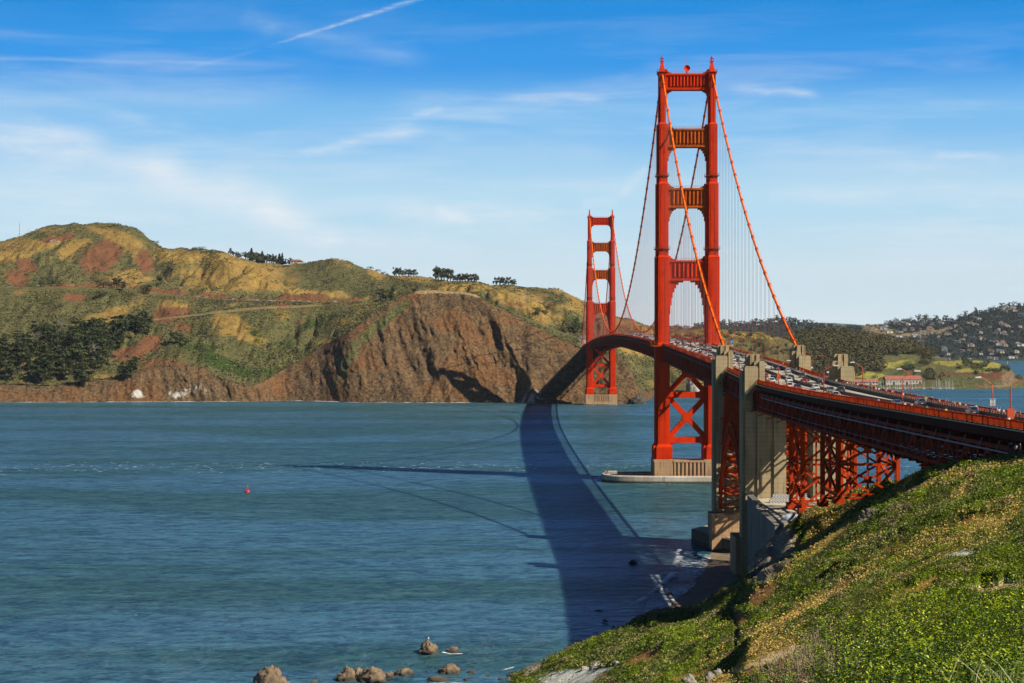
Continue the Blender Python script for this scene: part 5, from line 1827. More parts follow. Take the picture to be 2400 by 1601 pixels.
# ------------------------------------------------------------------ rocks
def rock_mat(name, a, b, wet=.9):
    a, b = al(a), al(b)
    m, nt, p = principled(name)
    tc = nt.nodes.new('ShaderNodeTexCoord')
    v = tc.outputs['Object']
    n1 = noise(nt, v, .8, 6, .65)
    n2 = noise(nt, mapping(nt, v, (1, 1, 2.2)), 3.0, 6, .7)
    c = mix(nt, sstep(nt, n1, .35, .65), a, b)
    c = mix(nt, mth(nt, 'MULTIPLY', sstep(nt, n2, .5, .72), .6), c, (a[0] * .35, a[1] * .33, a[2] * .3))
    sep = nt.nodes.new('ShaderNodeSeparateXYZ')
    nt.links.new(v, sep.inputs[0])
    z = mth(nt, 'ADD', sep.outputs[2], mth(nt, 'MULTIPLY', mth(nt, 'SUBTRACT', n1, .5), 1.2))
    c = mix(nt, mth(nt, 'SUBTRACT', 1.0, sstep(nt, z, wet * .3, wet)), c, (.020, .016, .011))
    nt.links.new(c, p.inputs['Base Color'])
    p.inputs['Roughness'].default_value = .8
    b_ = nt.nodes.new('ShaderNodeBump')
    b_.inputs['Distance'].default_value = .25
    nt.links.new(n2, b_.inputs['Height'])
    nt.links.new(b_.outputs[0], p.inputs['Normal'])
    return m


M_ROCK = rock_mat('sea_rock', (.33, .22, .12), (.15, .10, .055), wet=1.5)
M_DARKROCK = rock_mat('dark_sea_rock', (.05, .042, .036), (.03, .026, .022))
M_PALEROCK = rock_mat('pale_rock', (.50, .46, .40), (.32, .28, .23), wet=.05)


def make_rock(name, loc, sx, sy, sz, seed, material, label, cat='rock', group=None, sub=44):
    n1, n2 = sub, sub // 2
    th = np.linspace(0, 2 * np.pi, n1, endpoint=False)
    ph = np.linspace(-.45, np.pi / 2, n2)
    TH, PH = np.meshgrid(th, ph, indexing='ij')
    dx, dy, dz = np.cos(TH) * np.cos(PH), np.sin(TH) * np.cos(PH), np.sin(PH)
    o = seed * 13.7
    q = 1 + .50 * fbm(dx * 1.3 + o, dy * 1.3, dz * 1.3 + o, o=5, gain=.55) - .25 * np.abs(fbm(dx * 2.8 + o, dy * 2.8 + 5, dz * 2.8, o=4))
    V = np.stack([dx * q * sx, dy * q * sy, dz * q * sz], 2)
    V = np.round(V / (.20 * sz)) * (.20 * sz) * .5 + V * .5
    V = V.reshape(-1, 3)
    i = (np.arange(n1)[:, None] * n2 + np.arange(n2 - 1)[None, :]).ravel()
    j = (((np.arange(n1) + 1) % n1)[:, None] * n2 + np.arange(n2 - 1)[None, :]).ravel()
    ob = bigmesh(name, V, np.stack([i, j, j + 1, i + 1], 1), material, True)
    ob.location = loc
    ob.rotation_euler = (0, 0, seed * 1.7)
    tag(ob, label, cat, group)
    return ob


def on_water(x, y):
    D = H * F / (y * K - 796)
    return Wp(x, y, D), D


RK = [(985, 1499, 62, 30, 'large dome rock in open water with a white gull on top', 0), (1040, 1497, 38, 17, 'small double rock ringed by foam beside the dome rock', 0),
      (626, 1578, 96, 52, 'biggest craggy rock cut by the bottom edge of the picture', 0), (795, 1562, 52, 34, 'rounded brown rock at the seaward end of the rock cluster', 0),
      (852, 1563, 78, 36, 'broad pale brown rock in the middle of the rock cluster', 0), (822, 1553, 34, 24, 'small ochre rock squeezed behind two larger cluster rocks', 0), (893, 1556, 28, 18, 'dark low rock leaning on the broad pale brown rock', 0),
      (928, 1549, 48, 18, 'flat dark rock trailing off the rock cluster', 0), (1030, 1546, 50, 26, 'single smooth brown boulder between the cluster and the shore', 0), (1083, 1545, 24, 8, 'small flat rock shoreward of the single boulder', 0),
      (1005, 1562, 52, 10, 'long low reef barely above water near the bottom edge', 0), (720, 1572, 30, 12, 'low dark rock by the bottom edge beside the craggy rock', 0), (1122, 1552, 14, 6, 'pebble sized rock just off the green slope', 0), (1150, 1560, 18, 7, 'little dark rock at the foot of the green slope', 0),
      (1178, 1553, 26, 12, 'jagged rock touching the green slope', 0), (1070, 1562, 22, 6, 'thin wet rock between reef and slope', 0), (1453, 1294, 24, 10, 'dark triangular rock awash in the shade of the bridge', 1), (1390, 1428, 14, 7, 'dark rock with a white splash off the beach', 1),
      (1536, 1368, 18, 10, 'black rock standing in the wash of the beach', 1), (1375, 1402, 18, 3, 'flat dark rock just breaking the surface off the beach', 1), (1408, 1440, 12, 4, 'tiny dark rock near the green point', 1)]
rock_obs = []
for i, (x, y, w, h, lab, dk) in enumerate(RK):
    p, D = on_water(x, y)
    s = D / F * K
    rock_obs.append(make_rock('sea_rock', (p[0], p[1], -.15), w * s * .52, w * s * .42, h * s * .86, i + 1, M_DARKROCK if dk else M_ROCK, lab))
M_RUBBLE = rock_mat('rubble', (.30, .26, .21), (.17, .14, .11), wet=.02)
for i, (x, y, w, h, lab, mt) in enumerate([(1232, 1508, 46, 26, 'grey bedrock knob at the tip of the green slope', M_RUBBLE), (1365, 1532, 32, 20, 'pale blocky boulder on the white eroded bank', M_PALEROCK), (1340, 1535, 18, 10, 'smaller pale boulder on the white eroded bank', M_PALEROCK),
                                           (1583, 1565, 34, 20, 'rounded cream boulder on the slope at the bottom edge', M_PALEROCK), (1632, 1558, 26, 20, 'white stacked stones beside the cream boulder', M_PALEROCK), (1650, 1545, 20, 14, 'white stone uphill of the stacked stones', M_PALEROCK), (1730, 1528, 12, 6, 'small light stone by the footpath', M_PALEROCK), (1415, 1522, 20, 10, 'pale rock half sunk in green cover', M_PALEROCK)]):
    p = near.find(x, y, 3)
    s = p[1] / F * K
    make_rock('boulder', (p[0], p[1], p[2] - h * s * .2), w * s * .5, w * s * .5, h * s, 40 + i, mt, lab, 'boulder', sub=28)
for i, (x, y, w, h, D, lab) in enumerate([(1592, 905, 40, 42, 2890, 'pale sea stack seen between the legs of the nearer tower'), (1462, 928, 40, 20, 2395, 'dark jagged rock at the foot of the far tower pier')]):
    s = D / F * K
    make_rock('sea_stack', ((x * K - 1200) / F * D, D, -.5), w * s * .5, w * s * .5, h * s, 60 + i, M_PALEROCK if i == 0 else M_DARKROCK, lab, 'sea stack')

# gull on the dome rock
p = rock_obs[0].location
zt = max(v.co.z for v in rock_obs[0].data.vertices)
ix = max(rock_obs[0].data.vertices, key=lambda v: v.co.z).co
rot = Matrix.Rotation(rock_obs[0].rotation_euler.z, 3, 'Z') @ ix
M_WHITE = mat('white_paint', (.78, .77, .74), (.66, .65, .62), scale=2, rough=.5)
gs = [((0, -.26, .30), .035), ((0, -.16, .36), .09), ((0, 0, .36), .13), ((0, .14, .40), .09), ((0, .20, .50), .055), ((0, .23, .58), .07), ((0, .29, .585), .045), ((0, .36, .57), .012)]
m = MB()
m.tube([q[0] for q in gs], [q[1] for q in gs], 10)
for s in (-1, 1):
    m.tube([(s * .10, .08, .40), (s * .13, -.08, .40), (s * .06, -.34, .36)], [.03, .06, .01], 6)
    m.tube([(s * .04, 0, .27), (s * .04, .01, .0)], .013, 4)
g = m.build('gull', M_WHITE, smooth=True)
g.location = (p.x + rot.x, p.y + rot.y, p.z + zt - .05)
g.scale = (1.35,) * 3
tag(g, 'white gull standing on the top of the dome rock', 'bird')

# ------------------------------------------------------------------ surf
def foam_mat():
    m, nt, p = principled('surf_foam')
    tc = nt.nodes.new('ShaderNodeTexCoord')
    v = tc.outputs['Object']
    at = nt.nodes.new('ShaderNodeAttribute'); at.attribute_name = 'tint'
    n = noise(nt, mapping(nt, v, (.22, .22, 1)), 1.0, 6, .7, .8)
    n = mth(nt, 'SUBTRACT', 1.0, mth(nt, 'MULTIPLY', mth(nt, 'ABSOLUTE', mth(nt, 'SUBTRACT', n, .5)), 3.2))
    a = sstep(nt, mth(nt, 'ADD', mth(nt, 'MULTIPLY', at.outputs['Fac'], .9), mth(nt, 'MULTIPLY', n, .62)), .62, 1.08)
    p.inputs['Base Color'].default_value = (.80, .80, .80, 1)
    p.inputs['Roughness'].default_value = .8
    nt.links.new(a, p.inputs['Alpha'])
    return m


M_FOAM = foam_mat()


def ribbon(name, path, width, hgt, label_kind='stuff', nacross=9, step=1.2, dens=.8):
    P = [Vector(q) for q in path]
    pts = []
    for a, b in zip(P[:-1], P[1:]):
        k = max(1, int((b - a).length / step))
        for j in range(k):
            pts.append(a.lerp(b, j / k))
    pts.append(P[-1])
    V, tn = [], []
    for i, q in enumerate(pts):
        d = (pts[min(i + 1, len(pts) - 1)] - pts[max(i - 1, 0)]).normalized()
        n_ = Vector((-d.y, d.x, 0))
        wob = float(fbm(np.array([i * .13]), np.array([3.0]), o=3)[0])
        wdt = width * (1 + .6 * wob)
        for j in range(nacross):
            t = j / (nacross - 1) * 2 - 1
            e = (1 - t * t)
            V.append(q + n_ * (t * wdt + wob * width * .8) + Vector((0, 0, .05 + hgt * e * (.6 + .6 * wob))))
            tn.append(dens * e * (.8 + .6 * wob))
    return V, tn, len(pts), nacross


def surf(name, ribs):
    Vs, ts, Qs, o = [], [], [], 0
    for (path, w, h, dens) in ribs:
        V, t, a, b = ribbon('', path, w, h, dens=dens)
        Vs += [tuple(v) for v in V]; ts += t
        Qs.append(grid_quads(a, b) + o)
        o += a * b
    ob = bigmesh(name, np.array(Vs), np.concatenate(Qs), M_FOAM, True, tint=ts)
    tag(ob, kind='stuff')


wp = lambda L_: [on_water(x, y)[0] for x, y in L_]
surf('surf', [(wp([(1563, 1258), (1558, 1278), (1552, 1298), (1543, 1320), (1520, 1345), (1490, 1370), (1452, 1390)]), 1.8, .8, .50), (wp([(1505, 1264), (1545, 1268), (1590, 1272), (1628, 1274)]), 1.6, .12, .34),
              (wp([(1600, 1285), (1590, 1310), (1575, 1335), (1552, 1360), (1520, 1382), (1490, 1398)]), 10.0, .05, .40), (wp([(1632, 1276), (1618, 1300), (1598, 1335), (1572, 1362), (1548, 1384)]), 3.2, .05, .34),
              (wp([(1440, 1330), (1480, 1345), (1510, 1330), (1535, 1300)]), 9.0, .05, .22),
              (wp([(1382, 1428), (1390, 1430), (1400, 1431)]), .8, .3, .6), (wp([(1018, 1498), (1035, 1502), (1062, 1501)]), .8, .12, .6), (wp([(1150, 1540), (1185, 1530)]), .8, .1, .45), (wp([(985, 1570), (1040, 1567), (1080, 1572)]), .6, .1, .45)])
k0row = np.where((head.k == 1) & (head.t < .02))[0][0]
sp = [(x, y - 2, 0.0) for x, y in zip(head.X[::4, k0row], head.Y[::4, k0row])]
cut_ = int((1478 + 150) / 2.2 / 4)
surf('shore_foam', [(sp[:cut_], 2.2, .3, .50), ([Bw(u, 1280 - 14.5, 0) for u in (-21, -8, 8, 20)], 1.2, .3, .55), ([Bw(u, v, 0) for u, v in ((-48, 3), (-44, -9), (-30, -18), (-10, -21.5), (10, -21.5))], .8, .2, .35)])

# ------------------------------------------------------------------ trees
M_BARK = mat('tree_bark', (.12, .09, .065), (.07, .05, .04), scale=2)
M_PALEBARK = mat('bare_branch', (.30, .26, .21), (.20, .17, .14), scale=2)
M_CYP = leaf_mat('cypress_leaf', [(.020, .028, .012), (.050, .066, .022), (.105, .125, .036)], rough=.8, trans=.1, spec=.1)
M_EUC = leaf_mat('eucalyptus_leaf', [(.036, .045, .024), (.085, .098, .045), (.155, .165, .070)], rough=.7, trans=.12, spec=.15)
M_WOOD = leaf_mat('wood_crown_leaf', [(.036, .036, .018), (.100, .092, .040), (.185, .158, .064)], rough=.8, trans=.08, spec=.1)
M_FARW = leaf_mat('far_wood_leaf', [(.014, .022, .026), (.034, .046, .044), (.075, .084, .058)], rough=.8, trans=.05, spec=.1)


def tree_proto(style, seed):
    """leaf crown and trunk of a tree about one unit tall, standing on z = 0"""
    rr = np.random.default_rng(seed)
    tr = MB()
    blobs = []
    if style == 'cypress':
        h = 1.0
        tr.tube([(0, 0, -.08), (rr.normal() * .02, 0, .3), (rr.normal() * .05, rr.normal() * .05, .8)], [.035, .028, .010], 6)
        for k in range(13):
            z = rr.uniform(.28, .98)
            w = .36 * (1 - abs(z - .62) * 1.05)
            a = rr.uniform(0, 6.28)
            c = Vector((math.cos(a) * w * rr.uniform(.3, 1), math.sin(a) * w * rr.uniform(.3, 1), z))
            blobs.append((c, rr.uniform(.12, .22), rr.uniform(.05, .10)))
            tr.tube([(0, 0, max(.2, z - .18)), c], [.014, .005], 4, cap=False)
    elif style == 'eucalyptus':
        for q in range(3):
            a = rr.uniform(0, 6.28)
            tr.tube([(math.cos(a) * .02, math.sin(a) * .02, -.05), (math.cos(a) * .07, math.sin(a) * .07, .4), (math.cos(a) * .2, math.sin(a) * .2, .8)], [.026, .02, .008], 5)
        for k in range(14):
            z = rr.uniform(.35, .95)
            a = rr.uniform(0, 6.28)
            w = rr.uniform(.05, .40) * (1.15 - abs(z - .65))
            c = Vector((math.cos(a) * w, math.sin(a) * w, z))
            blobs.append((c, rr.uniform(.09, .17), rr.uniform(.08, .14)))
            tr.tube([(0, 0, z * .7), c], [.012, .005], 4, cap=False)
    elif style == 'conifer':
        tr.tube([(0, 0, -.05), (0, 0, .95)], [.03, .005], 6)
        for k in range(14):
            z = .15 + .82 * k / 13
            for q in range(2):
                a = rr.uniform(0, 6.28)
                w = .24 * (1.03 - z)
                blobs.append((Vector((math.cos(a) * w * .6, math.sin(a) * w * .6, z)), w * .8 + .03, .06))
    elif style == 'bush':
        tr.tube([(0, 0, -.1), (0, 0, .4)], [.05, .02], 5)
        for k in range(9):
            a = rr.uniform(0, 6.28); w = rr.uniform(.1, .55)
            blobs.append((Vector((math.cos(a) * w, math.sin(a) * w, rr.uniform(.25, .75))), rr.uniform(.2, .34), rr.uniform(.18, .28)))
    else:   # bare
        tr.tube([(0, 0, -.08), (.02, 0, .35), (-.02, .02, .9)], [.03, .022, .005], 5)
        for k in range(46):
            z = rr.uniform(.25, .85)
            a = rr.uniform(0, 6.28); w = rr.uniform(.15, .38) * (1.1 - abs(z - .5))
            e = Vector((math.cos(a) * w, math.sin(a) * w, z + rr.uniform(.05, .2)))
            tr.tube([(0, 0, z), e], [.011, .004], 3, cap=False)
    if not blobs:
        return tr, None, None, None
    P, T = [], []
    per = 46
    for (c, rx, rz_) in blobs:
        d = rr.normal(size=(per, 3)); d /= np.linalg.norm(d, axis=1)[:, None]
        s = rr.random(per) ** .4
        P.append(np.array(c) + d * np.array([rx, rx, rz_]) * s[:, None])
        T.append(.5 + .5 * (rr.random() - .5) + rr.normal(0, .14, per))
    P = np.concatenate(P); T = np.clip(np.concatenate(T), 0, 1)
    ctr = P.mean(0)
    out = (P - ctr); out /= np.linalg.norm(out, axis=1)[:, None] + 1e-6
    V, Q = leaves(P, rr.uniform(.06, .125, len(P)), rr, up=.2, aspect=.7, tilt=out * .8)
    return tr, V, Q, np.repeat(T, 4)


PROTO = {}
def get_tree(style, variant):
    key = (style, variant)
    if key not in PROTO:
        tr, V, Q, T = tree_proto(style, variant * 31 + len(style))
        lm = {'cypress': M_CYP, 'eucalyptus': M_EUC, 'conifer': M_CYP, 'bush': M_EUC, 'bare': M_PALEBARK}[style]
        tm = tr.mesh('trunk', M_PALEBARK if style == 'bare' else M_BARK, True)
        cm = None
        if V is not None:
            o = bigmesh('crown', V, Q, lm, tint=T)
            cm = o.data
            bpy.data.objects.remove(o)
        PROTO[key] = (tm, cm)
    return PROTO[key]


TREES = []
def plant(style, loc, h, w, label, group, cat='tree', name=None, variant=None):
    v = random.randrange(4) if variant is None else variant
    tm, cm = get_tree(style, v)
    e = empty(name or {'cypress': 'cypress_tree', 'eucalyptus': 'eucalyptus_tree', 'conifer': 'fir_tree', 'bush': 'round_bush', 'bare': 'bare_tree'}[style], loc, random.uniform(0, 6.28))
    e.scale = (w, w, h)
    child('trunk', tm, e)
    if cm is not None:
        child('crown', cm, e)
    tag(e, label, cat, group)
    return e


# grove on the far slope (chart position of the foot, height in metres)
gl = []
gr = np.random.default_rng(21)
def grove(x0, x1, yfun_top, yfun_bot, n):
    for _ in range(n):
        x = gr.uniform(x0, x1)
        y = gr.uniform(yfun_top(x), yfun_bot(x))
        gl.append((x, y))
grove(-40, 160, lambda x: 790 - .25 * (x - 60), lambda x: 880, 44)
grove(100, 235, lambda x: 775, lambda x: 880 - .35 * (x - 100), 30)
grove(170, 345, lambda x: 780 - .22 * (x - 170), lambda x: 835 - .42 * (x - 200), 40)
grove(90, 205, lambda x: 850, lambda x: 890, 12)
gl += [(290, 868), (300, 866), (285, 872), (400, 785), (412, 788), (392, 778), (425, 792), (235, 845), (220, 858), (250, 838), (372, 650), (342, 672)]
gl.sort(key=lambda t: (round(t[1] / 22), t[0]))
rows = {}
for x, y in gl:
    rows.setdefault(round(y / 22), []).append((x, y))
rk = sorted(rows)
rn = ['uppermost', 'second', 'third', 'fourth', 'fifth', 'sixth', 'seventh', 'eighth', 'ninth', 'tenth', 'lowest', 'very lowest', 'last']
for i, k in enumerate(rk):
    for j, (x, y) in enumerate(sorted(rows[k])):
        q = head.find(x, y, 3)
        if q is None:
            continue
        dead = gr.random() < .07
        hh = gr.uniform(19, 32) if x < 340 and y > 700 else gr.uniform(11, 16)
        plant('bare' if dead else 'cypress', q, hh, hh * gr.uniform(.85, 1.15),
              '%s cypress, %s from left in the %s row of the cliff grove' % ('leafless' if dead else 'dark', nth(j + 1), rn[min(i, 12)]), 'cypress grove above the sea cliff')
# skyline trees
sk = []
for x in (530, 536, 543, 548, 553):
    sk.append(('eucalyptus', x, 'on the crest left of the golden knoll', gr.uniform(9, 13), 5))
for x in np.linspace(566, 634, 15):
    sk.append(('eucalyptus', x, 'on the crest behind the golden knoll', gr.uniform(14, 20), 6))
for x in (578, 593, 602, 642, 648):
    sk.append(('conifer', x, 'on the crest behind the golden knoll', gr.uniform(18, 25), 4))
for x in (652, 658, 663, 668):
    sk.append(('cypress', x, 'beside the pale house on the crest', gr.uniform(10, 16), 4))
for x in list(np.linspace(905, 950, 8)):
    sk.append(('eucalyptus', x, 'in the clump left of the headland top', gr.uniform(12, 17), 4))
for x in (852, 866, 880, 892):
    sk.append(('bush', x, 'along the ridge right of the brown hill', gr.uniform(5, 8), 2))
for x in np.linspace(1000, 1034, 6):
    sk.append(('eucalyptus', x, 'in the tall clump above the cliff top', gr.uniform(20, 27), 5))
for x in np.linspace(1042, 1095, 9):
    sk.append(('eucalyptus', x, 'in the long low clump above the cliff top', gr.uniform(11, 16), 4))
for x in np.linspace(1140, 1182, 7):
    sk.append(('eucalyptus', x, 'in the clump on the last round hilltop', gr.uniform(10, 16), 3))
for x in (1188, 1200, 1230, 1242, 1262, 1272, 1282, 1290):
    sk.append(('bush', x, 'in the scattered row down the last ridge', gr.uniform(3, 6), 2))
for x in (358, 452, 465):
    sk.append(('bush', x, 'alone on the skyline beside the high peak', gr.uniform(6, 9), 2))
cnt = {}
for st, x, where, hh, dz in sk:
    q = head.crest(x)
    cnt[(st, where)] = cnt.get((st, where), 0) + 1
    plant(st, (q[0], q[1] - 4, q[2] - 2.0), hh, hh * gr.uniform(.9, 1.25) * (1.25 if st == 'bush' else 1),
          '%s %s, %s from left %s' % ('dark', {'eucalyptus': 'eucalyptus', 'conifer': 'pointed fir', 'cypress': 'spreading cypress', 'bush': 'round bush'}[st], nth(cnt[(st, where)]), where), 'trees along the skyline')
# single dark bushes and trees on the slopes
for i, (x, y, hh, st, lab) in enumerate([(95, 655, 12, 'bush', 'dark bush over the road cut, nearest the left picture edge'), (112, 652, 12, 'bush', 'dark bush over the road cut, beside another bush'), (125, 650, 10, 'bush', 'smaller dark bush over the road cut'), (240, 658, 13, 'bush', 'dark bush by the bend of the road'), (252, 656, 12, 'bush', 'wide dark bush by the bend of the road'),
                                          (270, 660, 18, 'cypress', 'dark spreading tree at the bend of the road'), (282, 664, 15, 'cypress', 'dark tree just right of the spreading tree at the road bend'), (232, 682, 14, 'bush', 'dark bush in the gully below the road bend'), (334, 668, 12, 'bush', 'bright bush at the corner of the red road cut'), (282, 865, 18, 'cypress', 'lone dark tree above the rust coloured sea cliff'), (620, 622, 6, 'bush', 'small dark bush on the flank of the golden knoll'),
                                          (168, 598, 7, 'bush', 'dark shrub high on the peak above the bare patch'), (280, 570, 6, 'bush', 'little dark shrub near the top of the peak'), (204, 562, 6, 'bush', 'little dark shrub left of the top of the peak'),
                                          (872, 690, 22, 'cypress', 'dark tree clump in the valley behind the headland'), (885, 692, 20, 'cypress', 'second dark tree in the valley behind the headland'), (896, 690, 17, 'cypress', 'smaller dark tree in the valley behind the headland'), (902, 672, 14, 'eucalyptus', 'pale dark tree on the valley side behind the headland'), (1235, 720, 13, 'bush', 'dark oval bush on the brown hillside left of the far tower'), (1255, 719, 10, 'bush', 'small bush beside the oval bush on the brown hillside'), (743, 648, 6, 'bush', 'lone dot of bush on the green hillside'), (855, 655, 7, 'bush', 'dark bush under the yellow ridge'),
                                          (1320, 755, 14, 'cypress', 'dark tree at the tunnel road left of the far tower'), (1328, 760, 12, 'cypress', 'smaller dark tree at the tunnel road left of the far tower')]):
    q = head.find(x, y, 3)
    plant(st, q, hh, hh * (1.5 if st == 'bush' else 1.05), lab, None, cat='bush' if st == 'bush' else 'tree')

# woods that read as one mass
def wood(name, spots, size, per, seed, material, leaf):
    rr = np.random.default_rng(seed)
    n = len(spots)
    S = np.repeat(np.asarray(spots), per, 0)
    sz = np.repeat(size * rr.uniform(.65, 1.35, n), per)
    cl = np.repeat(rr.uniform(-.22, .22, n), per)
    d = rr.normal(size=(n * per, 3)); d /= np.linalg.norm(d, axis=1)[:, None]
    d[:, 2] = d[:, 2] * .8 + .1
    P = S + d * (sz * (.35 + .65 * rr.random(n * per) ** .5))[:, None] * np.array([.55, .55, .6]) + np.stack([0 * sz, 0 * sz, sz * .45], 1)
    V, Q = leaves(P, leaf * rr.uniform(.6, 1.4, len(P)), rr, up=.25, aspect=.75, tilt=d * .9)
    t = np.clip(.5 + cl + rr.normal(0, .12, len(P)) + .12 * d[:, 2], 0, 1)
    tag(bigmesh(name, V, Q, material, tint=np.repeat(t, 4)), kind='stuff')


rr = np.random.default_rng(8)
sel = (fh.yd > 755) & (fh.yd < 868) & (fh.V[:, 2] > 14) & (fh.xd < 2140)
meadow = ((np.abs(fh.xd - 2075) < 48) & (fh.yd > 815)) | ((fh.xd > 1985) & (fh.yd > 855)) | ((fh.xd < 1800) & (fh.yd > 815))
sel &= ~meadow & (np.arange(len(fh.V)) % fh.nr < 57)
ii = rr.choice(np.where(sel)[0], 1500)
wood('wooded_hill_crowns', fh.V[ii] + rr.normal(0, 3, (len(ii), 3)) * [1, 1, 0], 13, 60, 31, M_WOOD, 2.6)
sel = (farland.V[:, 2] > 6) & (np.arange(len(farland.V)) % farland.nr < 54)
gold_f = farland.cover[..., 1].ravel()
sel &= gold_f < .45
ii = rr.choice(np.where(sel)[0], 3600)
wood('far_shore_woods', farland.V[ii] + rr.normal(0, 9, (len(ii), 3)) * [1, 1, 0], 17, 30, 32, M_FARW, 5.5)
sel = (kn.V[:, 2] > 8) & (kn.yd < 872)
nz = fbm(kn.xd / 22, kn.yd / 6, o=3)
sel &= (nz > .12) & (np.arange(len(kn.V)) % kn.nr < 53)
ii = rr.choice(np.where(sel)[0], 420)
wood('knoll_scrub', kn.V[ii], 5.0, 26, 33, M_EUC, 1.7)
kk_ = np.repeat(kr[None, :], head.nc, 0).ravel()
rockm = np.maximum(head.cover[..., 0], np.maximum(head.cover_b[..., 1], head.cover_b[..., 0] * 1.5)).ravel()
goldm = head.cover[..., 1].ravel(); barem = head.cover[..., 2].ravel()
nz = fbm(head.V[:, 0] / 30, head.V[:, 1] / 45, o=4)
dens = np.clip(.75 + .6 * nz - .75 * goldm - .8 * barem, .02, 1) * (rockm < .35) * (kk_ > 1.95) * (kk_ < 11) * ((kk_ < 4.9) | (kk_ > 7.0)) * (head.xd < 1510)
si = rr.choice(len(head.V), 48000, p=dens / dens.sum())
def scrub(name, idx, size, per, material):
    S = np.repeat(head.V[idx], per, 0) + rr.normal(0, 1.1, (len(idx) * per, 3)) * [1, 1, .15]
    V, Q = leaves(S + [0, 0, .7], size * rr.uniform(.5, 1.4, len(S)), rr, up=.3, aspect=.8)
    t = np.clip(np.repeat(.52 + .35 * fbm(head.V[idx, 0] / 22, head.V[idx, 1] / 30, o=3) - .5 * np.clip(gul.ravel()[idx] - .78, 0, 1), per) + rr.normal(0, .22, len(S)), 0, 1)
    tag(bigmesh(name, V, Q, material, tint=np.repeat(t, 4)), kind='stuff')
M_SCRUB = leaf_mat('headland_scrub_leaf', [(.080, .078, .032), (.175, .165, .070), (.29, .265, .115)], rough=.9, trans=.08, spec=.05)
scrub('headland_scrub', si, 2.0, 3, M_SCRUB)
sel = (head.xd > 1500) & (head.yd < 815) & (head.yd > 752) & (np.arange(len(head.V)) % head.nr < head.nr - 10)
nz = fbm(head.xd / 14, head.yd / 5, o=3)
sel &= nz > .22
ii = rr.choice(np.where(sel)[0], 420)
wood('bay_slope_scrub', head.V[ii], 5.0, 24, 34, M_EUC, 1.6)
# trees on the far ridge line, one by one
cnt = 0
for x in list(np.linspace(1600, 1900, 34)) + [2105, 2122, 2150, 2170, 2215, 2238, 2300, 2318]:
    q = farland.crest(x + gr.uniform(-2, 2))
    cnt += 1
    plant('eucalyptus' if cnt % 3 else 'cypress', (q[0], q[1] - 10, q[2] - 4), gr.uniform(18, 34), gr.uniform(24, 36), 'dark tree on the far ridge line, %s from the left' % nth(cnt), 'trees on the far ridge line')

# ------------------------------------------------------------------ lamps on the bridge
M_LAMP = mat('lamp_head_orange', (.62, .10, .02), (.50, .07, .015), scale=2, rough=.5)
M_LAMPW = mat('lamp_head_white', (.80, .78, .72), (.70, .68, .62), scale=2, rough=.4)
M_POLE = mat('lamp_pole_dark', (.30, .035, .014), (.20, .022, .010), scale=1, rough=.5)
M_POLE2 = mat('lamp_pole_orange', (.60, .075, .018), (.48, .05, .014), scale=1, rough=.5)


def lamp_meshes(h, arm, old):
    m = MB()
    path = [(0, 0, 0), (0, 0, h * .45), (0, 0, h * .80)]
    for k in range(1, 8):
        t = k / 7
        if old:
            path.append((arm * .62 * (1 - math.cos(t * math.pi / 2)), 0, h * .80 + h * .20 * math.sin(t * math.pi / 2)))
        else:
            path.append((arm * t, 0, h * .80 + h * .20 * math.sin(t * math.pi / 2)))
    if old:
        path.append((arm * .8, 0, h))
    m.tube(path, [.14, .12, .10] + [.085] * (len(path) - 3), 8)
    m.tube([(0, 0, 0), (0, 0, .9)], .20, 8)
    pm = m.mesh('pole', M_POLE if old else M_POLE2, True)
    m = MB()
    m.prism([(arm * .74, h - .12), (arm * 1.02 + .5, h - .16), (arm * 1.02 + .5, h + .10), (arm * .80, h + .26)], 'y', -.28, .28)
    hm = m.mesh('lamp_head', M_LAMP if old else M_LAMPW)
    return pm, hm


LOLD, LNEW = lamp_meshes(8.2, 2.2, True), lamp_meshes(8.0, 3.2, False)


def lamp(u, v, new, label):
    s = 1 if u < 0 else -1
    e = empty('street_lamp', Bw(u, v, zr(v, u) + .28), -ANG + (0 if s > 0 else math.pi))
    pm, hm = LNEW if new else LOLD
    child('pole', pm, e)
    child('lamp_head', hm, e)
    tag(e, label, 'street lamp', 'lamps along the bridge')
    return e


def v_at(xfull, u):
    D = (UX0 + u - ANG * VY0) / ((xfull - 1200) / F - ANG)
    return D - VY0


lamps_near = []
for k, x in enumerate((1825, 1931, 2115, 2369)):
    v = v_at(x, -9.9)
    lamps_near.append(lamp(-9.9, v, True, ['orange lamp with white head carrying a big orange board near the nearest pylons', 'orange lamp with white head standing by the white sedans', 'tall orange lamp with white head in front of the small harbour', 'orange lamp with white head and orange board at the right picture edge'][k]))
for k, x in enumerate((1903, 1940, 2022, 2135, 2326)):
    v = v_at(x, 12.9)
    lamps_near.append(lamp(12.9, v, k >= 2, ['dark red lamp with a white plate just right of the far bay side pylon', 'dark red lamp with a white plate left of the near bay side pylon', 'orange lamp just right of the near bay side pylon', 'orange lamp with dark collar in front of the masts', 'orange lamp holding the speed limit sign'][k]))
side = {-1: 0, 1: 0}
for v in np.arange(-305, 1270, 45.7):
    if abs(v) < 12:
        continue
    for s in (-1, 1):
        side[s] += 1
        lamp(s * 11.6, v, False, 'dark red bridge lamp, %s north of the pylons on the %s walkway' % (nth(side[s]), 'ocean side' if s < 0 else 'bay side'))
lamp(-11.6, -378, False, 'dark red lamp standing between the two ocean side pylons')
lamp(-11.6, -420, False, 'dark red lamp close behind the nearest ocean side pylon')

